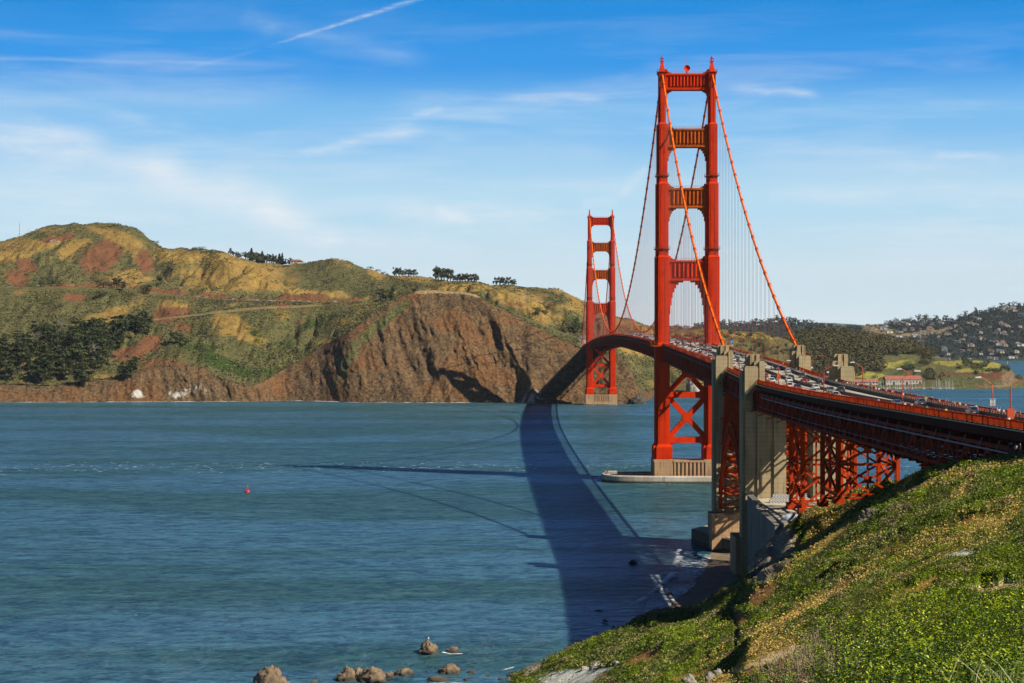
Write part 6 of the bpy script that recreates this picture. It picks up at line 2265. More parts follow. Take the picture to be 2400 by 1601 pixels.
# ------------------------------------------------------------------ signs
M_SIGNW = mat('sign_white', (.80, .80, .78), (.74, .74, .72), scale=2, rough=.5)
M_BLACK = mat('sign_black', (.02, .02, .02), (.03, .03, .03), scale=2, rough=.6)
M_BLUE = mat('sign_blue', (.02, .16, .55), (.02, .13, .48), scale=2, rough=.5)
M_YEL = mat('sign_yellow', (.80, .48, .03), (.72, .42, .03), scale=2, rough=.5)
M_ORB = mat('board_orange', (.70, .095, .020), (.62, .08, .02), scale=1, rough=.6)


def text_mesh(body, size, material):
    c = bpy.data.curves.new('lettering', 'FONT')
    c.body = body
    c.size = size
    c.align_x = 'CENTER'; c.align_y = 'CENTER'
    c.extrude = .008
    o = bpy.data.objects.new('lettering', c)
    COL.objects.link(o)
    dg = bpy.context.evaluated_depsgraph_get()
    me = bpy.data.meshes.new_from_object(o.evaluated_get(dg))
    bpy.data.objects.remove(o)
    me.materials.clear()
    me.materials.append(material)
    return me


def board(name, u, v, z, w, h, material, label, cat='sign', texts=(), rz=0.0, extra=None):
    e = empty(name, Bw(u, v, z), -ANG + rz)
    m = MB()
    m.box(-w / 2, w / 2, -.03, .03, -h / 2, h / 2)
    m.build('panel', material, e)
    for body, size, x, zz, mt in texts:
        o = child('lettering', text_mesh(body, size, mt), e)
        o.location = (x, -.045, zz)
        o.rotation_euler = (math.pi / 2, 0, 0)
    if extra:
        for nm, mm, mt in extra:
            mm.build(nm, mt, e)
    tag(e, label, cat)
    return e


l = lamps_near[8]
vv = v_at(2326, 12.9)
m = MB(); m.box(-.62, .62, -.05, -.035, -.70, .70)
m2 = MB()
for (a, b, c_, d_) in ((-.60, .60, .66, .69), (-.60, .60, -.69, -.66), (-.60, -.57, -.69, .69), (.57, .60, -.69, .69)):
    m2.box(a, b, -.055, -.04, c_, d_)
board('speed_limit_sign', 12.9, vv - .25, zr(vv, 12.9) + 2.9, 1.25, 1.55, M_SIGNW, 'white speed limit 45 sign on the lamp by the bay side railing', texts=(('SPEED', .26, 0, .52, M_BLACK), ('LIMIT', .26, 0, .24, M_BLACK), ('45', .80, 0, -.30, M_BLACK)), extra=[('border', m2, M_BLACK)])
for x, dz, lab in ((1825, 2.6, 'blank orange back of a sign board on the lamp near the nearest pylons'), (2369, 2.2, 'blank orange back of a sign board on the lamp at the right picture edge')):
    v = v_at(x, -9.9)
    board('sign_board', -9.9, v - .2, zr(v) + 3.4, 1.1, 1.7, M_ORB, lab)
for x, lab in ((1903, 'small white notice plate on the lamp right of the far bay side pylon'), (1940, 'small white notice plate on the lamp left of the near bay side pylon')):
    v = v_at(x, 12.9)
    board('notice_plate', 12.9, v - .25, zr(v) + 3.0, .75, .55, M_SIGNW, lab)
v = v_at(1714, 12.5)
m = MB(); m.box(-.95, .95, -.05, .05, -2.0, -1.15)
m2 = MB()
for (a, b, c_, d_) in ((-.55, .1, .35, .6), (-.1, .55, -.1, .15), (-.55, .0, -.6, -.35), (.3, .5, .4, .7)):
    m2.box(a, b, -.06, -.03, c_, d_)
m3 = MB(); m3.bar((0, .1, -4.2), (0, .1, 1.0), .14)
board('path_sign', 12.5, v, zr(v) + 4.6, 1.9, 2.1, M_BLUE, 'blue and yellow path sign near the foot of the nearer tower', extra=[('lower_panel', m, M_YEL), ('symbol', m2, M_SIGNW), ('post', m3, M_POLE)])

# ------------------------------------------------------------------ cars
M_CARPAINT = objcol_mat('car_paint', rough=.32, spec=.5, coat=.5)
M_GLASS = mat('car_glass', (.018, .022, .026), (.03, .035, .04), rough=.08, spec=.6, scale=2)
M_TYRE = mat('car_tyre', (.018, .018, .018), (.03, .03, .03), rough=.9, scale=4)
M_HEADL = mat('head_light', (.80, .78, .70), (.7, .68, .6), rough=.2, scale=4)
M_TAILL = mat('tail_light', (.45, .02, .015), (.35, .015, .01), rough=.25, scale=4)


def car_meshes(kind):
    """a car heading along +y"""
    if kind == 'sedan':
        Lc, Wc, hood, belt, roof = 4.6, 1.80, .78, .92, 1.44
        prof = [(-2.3, .32), (-2.3, .72), (-2.22, .95), (-1.55, 1.00), (.95, .93), (2.05, .76), (2.28, .58), (2.3, .32)]
        cab = [(-1.75, .96), (-1.05, 1.42), (.15, 1.44), (1.15, .92)]
    elif kind == 'suv':
        Lc, Wc, hood, belt, roof = 4.7, 1.92, .95, 1.08, 1.74
        prof = [(-2.35, .38), (-2.36, .85), (-2.30, 1.10), (-1.9, 1.14), (.95, 1.08), (2.1, .96), (2.33, .75), (2.35, .38)]
        cab = [(-2.2, 1.10), (-1.90, 1.70), (.25, 1.74), (1.12, 1.07)]
    else:
        Lc, Wc, hood, belt, roof = 5.6, 2.0, 1.1, 1.2, 1.9
        prof = [(-2.8, .50), (-2.8, 1.18), (-.65, 1.20), (1.3, 1.18), (2.6, 1.05), (2.78, .85), (2.8, .50)]
        cab = [(-.75, 1.18), (-.62, 1.86), (.75, 1.88), (1.45, 1.16)]
    hw = Wc / 2
    body = MB()
    n = len(prof)
    # lower body: three sections across so that the flanks tuck in
    for (x0, k0_, x1, k1_) in ((-hw, .93, -hw * .86, 1.0), (-hw * .86, 1.0, hw * .86, 1.0), (hw * .86, 1.0, hw, .93)):
        vs = [(x0, y * (1 - (1 - k0_) * .35), .3 + (z - .3) * k0_) for y, z in prof] + [(x1, y * (1 - (1 - k1_) * .35), .3 + (z - .3) * k1_) for y, z in prof]
        fs = [tuple(range(n - 1, -1, -1)), tuple(range(n, 2 * n))] + [(i, (i + 1) % n, (i + 1) % n + n, i + n) for i in range(n)]
        body.add(vs, fs)
    # roof and pillars
    yb, yf = cab[1][0], cab[2][0]
    rw = hw * .70
    body.hexa([(-rw, yb - .05, roof - .06), (rw, yb - .05, roof - .06), (rw, yf + .08, roof - .06), (-rw, yf + .08, roof - .06)],
              [(-rw * .92, yb, roof + .01), (rw * .92, yb, roof + .01), (rw * .92, yf, roof + .02), (-rw * .92, yf, roof + .02)])
    for s in (-1, 1):
        body.bar((s * hw * .86, cab[0][0], belt), (s * rw, yb, roof - .03), .12)
        body.bar((s * hw * .86, cab[3][0], belt - .02), (s * rw, yf, roof - .03), .09)
        body.bar((s * hw * .88, (cab[0][0] + cab[3][0]) / 2, belt), (s * rw, (yb + yf) / 2, roof - .03), .09)
        body.box(min(s * hw, s * (hw + .17)), max(s * hw, s * (hw + .17)), .72, .86, belt - .02, belt + .14)
    glass = MB()
    gw = hw * .84
    vs = [(-gw, cab[0][0], cab[0][1] - .02), (gw, cab[0][0], cab[0][1] - .02), (gw, cab[3][0], cab[3][1] - .02), (-gw, cab[3][0], cab[3][1] - .02)]
    glass.hexa(vs, [(-rw * .97, cab[1][0], cab[1][1] - .05), (rw * .97, cab[1][0], cab[1][1] - .05), (rw * .97, cab[2][0], cab[2][1] - .05), (-rw * .97, cab[2][0], cab[2][1] - .05)])
    wh = []
    wr = .33 if kind == 'sedan' else .38
    for s in (-1, 1):
        for y in (-Lc * .30, Lc * .31):
            w = MB()
            w.tube([(s * (hw - .22), y, wr), (s * (hw + .01), y, wr)], wr, 14)
            w.tube([(s * (hw + .0), y, wr), (s * (hw + .03), y, wr)], wr * .55, 10, 1)
            wh.append(w)
    hl, tl = [], []
    for s in (-1, 1):
        a, b = sorted((s * hw * .55, s * hw * .86))
        w = MB(); w.box(a, b, Lc / 2 - .16, Lc / 2 + .015, hood - .20, hood - .06); hl.append(w)
        w = MB(); w.box(a, b, -Lc / 2 - .015, -Lc / 2 + .16, belt - .28, belt - .10); tl.append(w)
    pl = MB(); pl.box(-.26, .26, -Lc / 2 - .02, -Lc / 2 + .05, .50, .64)
    bp = MB(); bp.box(-hw * .8, hw * .8, Lc / 2 - .05, Lc / 2 + .04, .40, .56); bp.box(-hw * .8, hw * .8, -Lc / 2 - .04, -Lc / 2 + .05, .36, .46)
    return body, glass, wh, hl, tl, pl, bp


M_RIM = mat('wheel_rim', (.35, .35, .36), (.22, .22, .23), rough=.35, scale=4)
CARS, CARFAR = {}, {}
for kd in ('sedan', 'suv', 'pickup'):
    body, glass, wh, hl, tl, pl, bp = car_meshes(kd)
    CARS[kd] = [('body', body.mesh('body', M_CARPAINT)), ('window', glass.mesh('window', M_GLASS))] + [('wheel', w.mesh('wheel', [M_TYRE, M_RIM])) for w in wh] + \
        [('headlight', w.mesh('headlight', M_HEADL)) for w in hl] + [('tail_light', w.mesh('tail_light', M_TAILL)) for w in tl] + [('number_plate', pl.mesh('number_plate', M_HEADL)), ('bumper', bp.mesh('bumper', M_TYRE))]
    f_ = MB()
    for i, mb in enumerate([body, glass] + wh + hl + tl):
        mi = 0 if i == 0 else 1 if i == 1 else 2 if i < 6 else 3 if i < 8 else 4
        f_.add(mb.v, mb.f, mi)
    CARFAR[kd] = f_.mesh('car', [M_CARPAINT, M_GLASS, M_TYRE, M_HEADL, M_TAILL])

CC = {'white': (.72, .72, .70), 'silver': (.46, .48, .49), 'grey': (.17, .18, .19), 'black': (.02, .021, .024), 'dark blue': (.03, .05, .10), 'red': (.42, .015, .02), 'dark green': (.035, .06, .055), 'blue': (.06, .16, .34), 'tan': (.38, .31, .21)}


def car(kind, colour, loc, rz, label, group, near_=True, tilt=0.0):
    if near_:
        e = empty('parked_car' if 'parked' in label else 'car', loc, rz)
        for nm, me in CARS[kind]:
            o = child(nm, me, e)
            o.color = (*CC[colour], 1)
    else:
        e = bpy.data.objects.new('car', CARFAR[kind])
        COL.objects.link(e)
        e.location = loc
        e.rotation_euler = (0, 0, rz)
        e.color = (*CC[colour], 1)
    e.rotation_euler = (tilt, 0, rz)
    tag(e, label, 'car', group)
    return e


LANES = (-7.6, -4.6, -1.3, 2.5, 5.3, 7.8)


def lane_fit(x, y):
    best = None
    for u in LANES:
        v = v_at(x, u)
        Y = VY0 + v
        yp = 796 + (H - zr(v, u)) / Y * F
        d = abs(yp - y)
        if best is None or d < best[0]:
            best = (d, u, v)
    return best[1], best[2]


TW = {'sedan': 'sedan', 'suv': 'tall wagon', 'pickup': 'pickup truck'}
near_cars = [(1794, 884, 'sedan', 'red', 'bright red sedan just past the nearest ocean side pylon'), (1790, 891, 'sedan', 'dark blue', 'dark sedan beside the ocean side pylon, behind the railing'), (1814, 892, 'suv', 'black', 'black wagon with pale bumper left of the big orange board'),
             (1809, 901, 'suv', 'white', 'white wagon next to the ocean side walkway by the orange board'), (1845.7, 874, 'sedan', 'silver', 'silver sedan at the back of the pack on the bay side'), (1847.6, 883, 'sedan', 'silver', 'pale silver sedan following close to another silver sedan'),
             (1854, 891, 'sedan', 'black', 'black sedan between two pale cars at the median barrier'), (1848.6, 899, 'suv', 'white', 'white car coming along the median barrier'), (1850.5, 911, 'suv', 'white', 'white wagon with lit amber lamps coming along the middle lane'),
             (1869.6, 912, 'suv', 'dark blue', 'dark blue wagon coming along next to the median barrier'), (1880, 888, 'suv', 'dark green', 'dark green wagon in the lane by the bay side walkway'), (1883, 902, 'sedan', 'red', 'dark red sedan in front of a dark sedan'),
             (1889, 896, 'sedan', 'black', 'black sedan right behind the dark red sedan'), (1920, 903, 'suv', 'black', 'black wagon by the bay side kerb below the near pylon'), (1911.7, 912, 'sedan', 'white', 'white hatchback driving away in the middle of the road'),
             (1907, 926, 'sedan', 'silver', 'silver sedan coming along behind the orange railing'), (1947, 918, 'suv', 'grey', 'grey wagon driving away beside a black wagon'), (1970, 919, 'suv', 'black', 'black wagon driving away next to a grey wagon'),
             (1958.6, 932, 'suv', 'white', 'white wagon half covered by the orange railing'), (2102, 953, 'sedan', 'blue', 'pale blue sedan with its roof above the orange railing'), (2157, 951, 'suv', 'dark blue', 'dark blue van left of the crowd on the walkway'), (2278, 967, 'suv', 'dark blue', 'dark blue car roof showing under the speed limit sign')]
taken = []
for x, y, kd, colr, lab in near_cars:
    u, v = lane_fit(x, y)
    while any(abs(u - a) < 1 and abs(v - b) < 6.5 for a, b in taken):
        v += 3.0
    taken.append((u, v))
    z = zr(v, u)
    tl_ = math.atan(zr(v + 1, u) - zr(v - 1, u)) / 2
    car(kd, colr, Bw(u, v, z + .01), -ANG + (math.pi if u < 0 else 0), lab, 'cars on the bridge near the pylons', True, (-tl_ if u < 0 else tl_))
cr_ = np.random.default_rng(17)
for li, u in enumerate(LANES):
    v = -352 + cr_.uniform(0, 40)
    n_ = 0
    while v < 640:
        colr = cr_.choice(['white', 'white', 'silver', 'grey', 'black', 'dark blue', 'red'], p=[.27, .13, .2, .13, .15, .08, .04])
        kd = cr_.choice(['sedan', 'suv', 'pickup'], p=[.5, .42, .08])
        n_ += 1
        if not any(abs(u - a) < 1 and abs(v - b) < 8 for a, b in taken):
            car(kd, colr, Bw(u, v, zr(v, u) + .01), -ANG + (math.pi if u < 0 else 0), '%s %s on the deck, %s beyond the pylons in lane %s from ocean' % (colr, TW[kd], nth(n_), ('one', 'two', 'three', 'four', 'five', 'six')[li]), 'cars on the suspended deck', v < -150)
        v += cr_.uniform(22, 88)
# cars parked along the red road cut on the far headland
k4r = np.where((head.k == 5))[0]
n_ = 0
for x in [22, 47, 290, 345] + list(np.arange(402, 440, 7.5)) + list(np.arange(444, 640, 10.5)) + [655, 672, 690, 708, 726, 744, 770, 788]:
    x = x + gr.uniform(-2, 2)
    ci = int(np.argmin(np.abs(cols - x)))
    a = head.V[ci * head.nr + k4r[1]]
    b = head.V[(ci + 2) * head.nr + k4r[1]]
    n_ += 1
    colr = gr.choice(['white', 'white', 'silver', 'grey', 'black'])
    car(gr.choice(['sedan', 'suv']), colr, (a[0], a[1], a[2] + .25), math.atan2(b[1] - a[1], b[0] - a[0]) - math.pi / 2, '%s car parked along the red road cut, %s from the left' % (colr, nth(n_)), 'cars parked along the headland road', False)

# ------------------------------------------------------------------ people
M_SKIN = mat('skin', (.50, .30, .21), (.44, .25, .17), scale=8, rough=.6)
M_SHIRT = objcol_mat('shirt_cloth', rough=.9, spec=.1)
M_TROUS = mat('trouser_cloth', (.035, .042, .065), (.05, .05, .055), scale=8, rough=.9)
M_HAIR = mat('hair', (.035, .022, .014), (.05, .035, .02), scale=20, rough=.7)
M_SHOE = mat('shoe', (.05, .045, .04), (.08, .08, .08), scale=8, rough=.7)


def person_mesh(stride, arm, seed):
    J = {'pelvis': (0, 0, .95), 'waist': (0, .0, 1.10), 'chest': (0, .01, 1.32), 'neck': (0, .015, 1.48), 'chin': (0, .03, 1.56), 'head': (0, .03, 1.66), 'crown': (0, .02, 1.74)}
    E = [('pelvis', 'waist'), ('waist', 'chest'), ('chest', 'neck'), ('neck', 'chin'), ('chin', 'head'), ('head', 'crown')]
    R_ = {'pelvis': (.15, .11), 'waist': (.135, .10), 'chest': (.165, .115), 'neck': (.055, .055), 'chin': (.068, .082), 'head': (.082, .098), 'crown': (.06, .075), 'nose': (.014, .014)}
    J['nose'] = (0, .145, 1.635); E.append(('head', 'nose'))
    for s, nm in ((-1, 'l'), (1, 'r')):
        f = s * stride
        J['hip' + nm] = (s * .095, 0, .90); J['knee' + nm] = (s * .10, f * .20 + .03, .50); J['ank' + nm] = (s * .10, f * .30 - .02, .09); J['toe' + nm] = (s * .115, f * .30 + .15, .045)
        J['sho' + nm] = (s * .18, 0, 1.40)
        if arm == 'phone':
            J['elb' + nm] = (s * .24, .10, 1.14); J['wri' + nm] = (s * .10, .30, 1.32); hd = Vector((0, .02, .09))
        elif arm == 'rail':
            J['elb' + nm] = (s * .25, .12, 1.15); J['wri' + nm] = (s * .20, .36, 1.08); hd = Vector((0, .09, -.01))
        else:
            J['elb' + nm] = (s * .24, -f * .10 - .03, 1.12); J['wri' + nm] = (s * .25, -f * .20 + .06, .88); hd = Vector((0, .015, -.085))
        w = Vector(J['wri' + nm])
        J['palm' + nm] = tuple(w + hd * .7)
        E += [('pelvis', 'hip' + nm), ('hip' + nm, 'knee' + nm), ('knee' + nm, 'ank' + nm), ('ank' + nm, 'toe' + nm), ('chest', 'sho' + nm), ('sho' + nm, 'elb' + nm), ('elb' + nm, 'wri' + nm), ('wri' + nm, 'palm' + nm)]
        for k, o in enumerate((-.03, -.01, .01, .03)):
            J['f%d' % k + nm] = tuple(w + hd * (1.55 - .12 * abs(k - 1.4)) + Vector((o * .7, o * .7, 0)) + Vector((0, .012, 0)))
            E.append(('palm' + nm, 'f%d' % k + nm)); R_['f%d' % k + nm] = (.010, .010)
        J['th' + nm] = tuple(w + hd * .8 + Vector((-s * .03, .04, 0))); E.append(('palm' + nm, 'th' + nm)); R_['th' + nm] = (.011, .011)
        R_.update({'hip' + nm: (.095, .10), 'knee' + nm: (.06, .062), 'ank' + nm: (.042, .045), 'toe' + nm: (.04, .034), 'sho' + nm: (.062, .065), 'elb' + nm: (.042, .044), 'wri' + nm: (.030, .032), 'palm' + nm: (.036, .026)})
    names = list(J)
    me = bpy.data.meshes.new('person')
    me.from_pydata([J[k] for k in names], [(names.index(a), names.index(b)) for a, b in E], [])
    o = bpy.data.objects.new('person', me)
    COL.objects.link(o)
    o.modifiers.new('Skin', 'SKIN')
    for i, k in enumerate(names):
        sv = me.skin_vertices[0].data[i]
        sv.radius = R_[k]
        sv.use_root = (k == 'pelvis')
    ss = o.modifiers.new('Sub', 'SUBSURF'); ss.levels = 1; ss.render_levels = 1
    dg = bpy.context.evaluated_depsgraph_get()
    out = bpy.data.meshes.new_from_object(o.evaluated_get(dg))
    bpy.data.objects.remove(o)
    out.materials.clear()
    for mm in (M_SKIN, M_SHIRT, M_TROUS, M_HAIR, M_SHOE):
        out.materials.append(mm)
    for p in out.polygons:
        c = p.center
        p.use_smooth = True
        if c.z < .10: p.material_index = 4
        elif c.z < .97 and abs(c.x) < .20: p.material_index = 2
        elif c.z > 1.50:
            p.material_index = 3 if (c.z > 1.70 or c.y < .0) else 0
        elif c.z > 1.47: p.material_index = 0
        else:
            hand = any((Vector(J['palm' + n]) - c).length < .10 for n in 'lr')
            p.material_index = 0 if hand else 1
    return out


PM = [person_mesh(.0, 'side', 1), person_mesh(1.0, 'side', 2), person_mesh(-1.0, 'side', 3), person_mesh(.1, 'phone', 4), person_mesh(.15, 'rail', 5)]
PN = ['standing', 'walking', 'walking', 'holding up a phone', 'leaning on the rail']
SH = {'white': (.72, .72, .70), 'black': (.02, .02, .022), 'red': (.50, .03, .03), 'grey': (.25, .25, .26), 'dark blue': (.03, .05, .13), 'pale blue': (.30, .42, .60), 'orange': (.65, .22, .03), 'yellow': (.68, .55, .06), 'green': (.08, .25, .10), 'pink': (.62, .28, .32), 'beige': (.48, .40, .29)}
seen = set()


def person(loc, rz, pose, shirt, where, i=0, cat='person'):
    o = bpy.data.objects.new('person', PM[pose])
    COL.objects.link(o)
    o.location = loc
    o.rotation_euler = (0, 0, rz)
    o.color = (*SH[shirt], 1)
    lab = 'person in %s top %s %s' % (shirt, PN[pose], where)
    tag(o, lab, 'person', 'people on the walkways' if 'walkway' in where else None)
    return o


pr = np.random.default_rng(23)
spots = list(pr.uniform(-700, -540, 40)) + list(pr.uniform(-560, -455, 46)) + list(pr.uniform(-440, -352, 12)) + list(pr.uniform(-335, -60, 16))
spots.sort()
cntp = {}
for v in spots:
    u = pr.uniform(10.6, 12.9)
    pose = int(pr.choice(5, p=[.25, .25, .25, .12, .13]))
    sh = str(pr.choice(list(SH), p=[.2, .17, .1, .1, .12, .08, .05, .04, .04, .04, .06]))
    seg = 'before the near pylon' if v < -450 else ('between the pylons' if v < -352 else 'beyond the pylons')
    if v < -450:
        k = (sh, 'a')
    else:
        k = (sh, seg)
    cntp[k] = cntp.get(k, 0) + 1
    rz = {0: pr.uniform(0, 6.28), 1: 0, 2: 0, 3: -math.pi / 2, 4: -math.pi / 2}[pose]
    if pose in (1, 2) and pr.random() < .5:
        rz = math.pi
    o = person(Bw(u if pose < 4 else 12.85, v, zr(v, u) + .30), rz - ANG, pose, sh, 'on the bay side walkway')
    o['label'] = 'person in %s top on bay side walkway, %s such %s' % (sh, nth(cntp[k]), seg)
for i, (v, sh, pose) in enumerate([(-504, 'orange', 0), (-509, 'red', 1), (-494, 'white', 0), (-690, 'white', 1), (-697, 'pink', 2), (-712, 'green', 1), (-729, 'yellow', 1), (-660, 'pale blue', 1), (-776, 'white', 0), (-318, 'white', 2), (-300, 'dark blue', 1), (-270, 'white', 1), (-210, 'red', 1), (-150, 'white', 2)]):
    o = person(Bw(-11.6, v, zr(v, -11.6) + .30), (0 if i % 2 else math.pi) - ANG, pose, sh, 'on the ocean side walkway')
    o['label'] = 'person in %s top on ocean side walkway, %s from right picture edge' % (sh, nth(sum(1 for q in (-504, -509, -494, -690, -697, -712, -729, -660, -776, -318, -300, -270, -210, -150) if q <= v)))
for i, (x, y, sh, pose) in enumerate([(2318, 1041, 'dark blue', 3), (2324, 1040, 'black', 0), (2336, 1041, 'white', 3), (2345, 1040, 'beige', 0), (2266, 1048, 'red', 0)]):
    q = near.find(x, y + 2, 3)
    o = person((q[0], q[1] + 1, q[2] - .1), -math.pi / 2 + i, pose, sh, 'on the crest of the green hill')
    o['label'] = 'person in %s top standing on the crest of the green hill' % sh
for i, x in enumerate((988, 1010, 1016, 1048, 1053, 1058, 1064, 1072, 1078, 1084)):
    q = head.find(x, 668 if x > 1000 else 667, 2)
    sh = ['white', 'dark blue', 'red', 'black', 'white', 'grey', 'pale blue', 'black', 'red', 'beige'][i]
    o = person((q[0], q[1], q[2]), i * 1.3, i % 2, sh, 'x')
    o['label'] = 'tiny person in %s top on the cliff top viewpoint, %s from the left' % (sh, nth(i + 1))
    o['group'] = 'people on the cliff top'

# ------------------------------------------------------------------ on the terrace
M_DRUMW = mat('drum_white', (.72, .71, .68), (.60, .59, .56), scale=1.5, rough=.5)
M_DRUMK = mat('drum_end', (.03, .03, .03), (.05, .05, .05), scale=2)
m = MB()
m.tube([(0, -.75, .45), (0, .75, .45)], .44, 14)
m.tube([(0, -.79, .45), (0, -.74, .45)], .47, 14)
m.tube([(0, .74, .45), (0, .79, .45)], .47, 14)
m.tube([(.0, -.80, .45), (.0, -.79, .45)], .17, 8, 1)
drum_me = m.mesh('drum', [M_DRUMW, M_DRUMK])
n_ = 0
for j in range(3):
    for i in range(13 - j):
        n_ += 1
        o = bpy.data.objects.new('drum', drum_me); COL.objects.link(o)
        o.location = (81.5 + i * .98 + j * .49, 622, 26.6 + j * .86)
        tag(o, 'white drum on the terrace, %s from left in the %s layer' % (nth(i + 1), ('bottom', 'middle', 'top')[j]), 'drum', 'white drums stacked on the terrace')
tk = empty('storage_tank', (101.5, 612, 26.6))
m = MB()
m.tube([(0, 0, .2), (0, 0, 4.3), (0, 0, 4.9)], [1.5, 1.5, .6], 18)
m.build('tank_shell', M_DRUMW, tk, True)
m = MB()
for k in range(4):
    a = k * math.pi / 2 + .5
    m.bar((1.3 * math.cos(a), 1.3 * math.sin(a), 0), (1.3 * math.cos(a), 1.3 * math.sin(a), .6), .2)
m.build('support', M_DRUMK, tk)
tag(tk, 'round white storage tank on the terrace behind the steel bents', 'tank')
tr_ = empty('utility_trailer', (95.5, 608, 26.6), .1)
m = MB(); m.box(-3.0, 3.0, -1.1, 1.1, .7, 2.6); m.box(-3.03, 3.03, -1.13, 1.13, 2.6, 2.75); m.build('trailer_box', M_DRUMW, tr_)
for x in (-1.8, 1.8):
    for y in (-1.0, 1.0):
        m = MB(); m.tube([(x, y - .12, .4), (x, y + .12, .4)], .4, 12); m.build('wheel', M_TYRE, tr_)
tag(tr_, 'low white trailer parked on the terrace beside the white tank', 'trailer')
M_TARP = mat('tarpaulin', (.62, .66, .74), (.45, .48, .55), scale=1.2, rough=.6, bump=.2)
th_ = np.linspace(0, 2 * np.pi, 40, endpoint=False); ph_ = np.linspace(0, np.pi / 2, 14)
TH, PH = np.meshgrid(th_, ph_, indexing='ij')
q = 1 + .16 * fbm(np.cos(TH) * 2, np.sin(TH) * 2, PH * 2, o=4)
V = np.stack([np.cos(TH) * np.cos(PH) * 3.2 * q, np.sin(TH) * np.cos(PH) * 2.4 * q, np.sin(PH) ** .8 * 1.9 * q], 2).reshape(-1, 3)
i = (np.arange(40)[:, None] * 14 + np.arange(13)[None, :]).ravel(); j = (((np.arange(40) + 1) % 40)[:, None] * 14 + np.arange(13)[None, :]).ravel()
o = bigmesh('covered_pile', V, np.stack([i, j, j + 1, i + 1], 1), M_TARP, True)
o.location = (79.5, 562, 26.6)
tag(o, 'pile covered with a pale crumpled tarpaulin behind the retaining wall', 'covered pile')

# ------------------------------------------------------------------ buoy, mast, boats, houses
M_RED = mat('buoy_red', (.62, .045, .022), (.48, .035, .018), scale=1.2, rough=.5)
p, D = on_water(568, 1131)
by = empty('buoy', (p[0], p[1], 0), .4)
m = MB()
m.tube([(0, 0, -.6), (0, 0, .9), (0, 0, 1.05)], [1.25, 1.25, 1.0], 18)
m.build('float', M_RED, by, True)
m = MB()
for k in range(4):
    a = k * math.pi / 2 + .6
    m.bar((.85 * math.cos(a), .85 * math.sin(a), 1.0), (.25 * math.cos(a), .25 * math.sin(a), 3.0), .14)
    b = a + math.pi / 2
    m.bar((.6 * math.cos(a), .6 * math.sin(a), 1.85), (.6 * math.cos(b), .6 * math.sin(b), 1.85), .09)
    m.prism([(.1, 1.9), (.5, 1.9), (.28, 2.8), (.1, 2.8)], 'y', -.03, .03)
m.build('tower_frame', M_RED, by)
m = MB(); m.tube([(0, 0, 2.9), (0, 0, 3.2), (0, 0, 3.6), (0, 0, 3.75)], [.28, .2, .2, .05], 10); m.build('lantern', M_RED, by, True)
tag(by, 'red channel buoy floating alone on the open water', 'buoy')

M_MASTR = mat('mast_red', (.50, .06, .05), (.42, .05, .04), scale=1)
q = head.crest(43)
for k, (dx, hh, w, lab) in enumerate(((0, 27, 1.5, 'tall red and white lattice radio mast on the left hilltop'), (16, 13, .5, 'thin grey aerial right of the red and white mast'), (20, 15, .5, 'slightly taller thin aerial on the left hilltop'))):
    e = empty('radio_mast', (q[0] + dx * 1.0, q[1] + 4, q[2] - 2))
    m = MB()
    nb = int(hh / 3)
    for b in range(nb):
        z0, z1 = hh * b / nb, hh * (b + 1) / nb
        w0, w1 = w * (1 - .7 * b / nb), w * (1 - .7 * (b + 1) / nb)
        mi = b % 2
        for sx_, sy_ in ((-1, -1), (1, -1), (1, 1), (-1, 1)):
            m.bar((sx_ * w0 / 2, sy_ * w0 / 2, z0), (sx_ * w1 / 2, sy_ * w1 / 2, z1), .22, mi=mi)
            m.bar((sx_ * w0 / 2, sy_ * w0 / 2, z0), (-sy_ * w1 / 2, sx_ * w1 / 2, z1), .14, mi=mi)
    m.build('lattice', [M_MASTR, M_WHITE] if k == 0 else [M_PIPE, M_PIPE], e)
    m = MB(); m.tube([(0, 0, hh), (0, 0, hh + 5)], [.12, .05], 5); m.build('antenna', M_PIPE, e)
    tag(e, lab, 'radio mast')

M_STUCCO = mat('pale_wall', (.62, .56, .46), (.52, .46, .38), scale=.3, rough=.9)
M_ROOFR = mat('red_roof', (.40, .13, .09), (.30, .10, .07), scale=.3, rough=.85)
M_DARKW = mat('window_dark', (.03, .035, .045), (.05, .055, .06), scale=1, rough=.2)


def shed(x, y, D, Lx, Ly, wh, rh, label):
    p = Wp(x, y, D)
    e = empty('boathouse', (p[0], p[1], max(p[2], 1.0)), .05)
    m = MB(); m.box(-Lx / 2, Lx / 2, -Ly / 2, Ly / 2, 0, wh); m.build('wall', M_STUCCO, e)
    m = MB(); m.prism([(-Ly / 2 - .8, wh - .2), (Ly / 2 + .8, wh - .2), (0, wh + rh)], 'x', -Lx / 2 - .8, Lx / 2 + .8); m.build('roof', M_ROOFR, e)
    k = int(Lx / 5)
    for i in range(k):
        xx = -Lx / 2 + (i + .5) * Lx / k
        m = MB()
        big = i % 4 == 2
        m.box(xx - (1.4 if big else .8), xx + (1.4 if big else .8), -Ly / 2 - .12, -Ly / 2 + .05, .3 if big else wh * .45, wh * .62 if big else wh * .75)
        m.build('door' if big else 'window', M_DARKW, e)
    tag(e, label, 'boathouse')


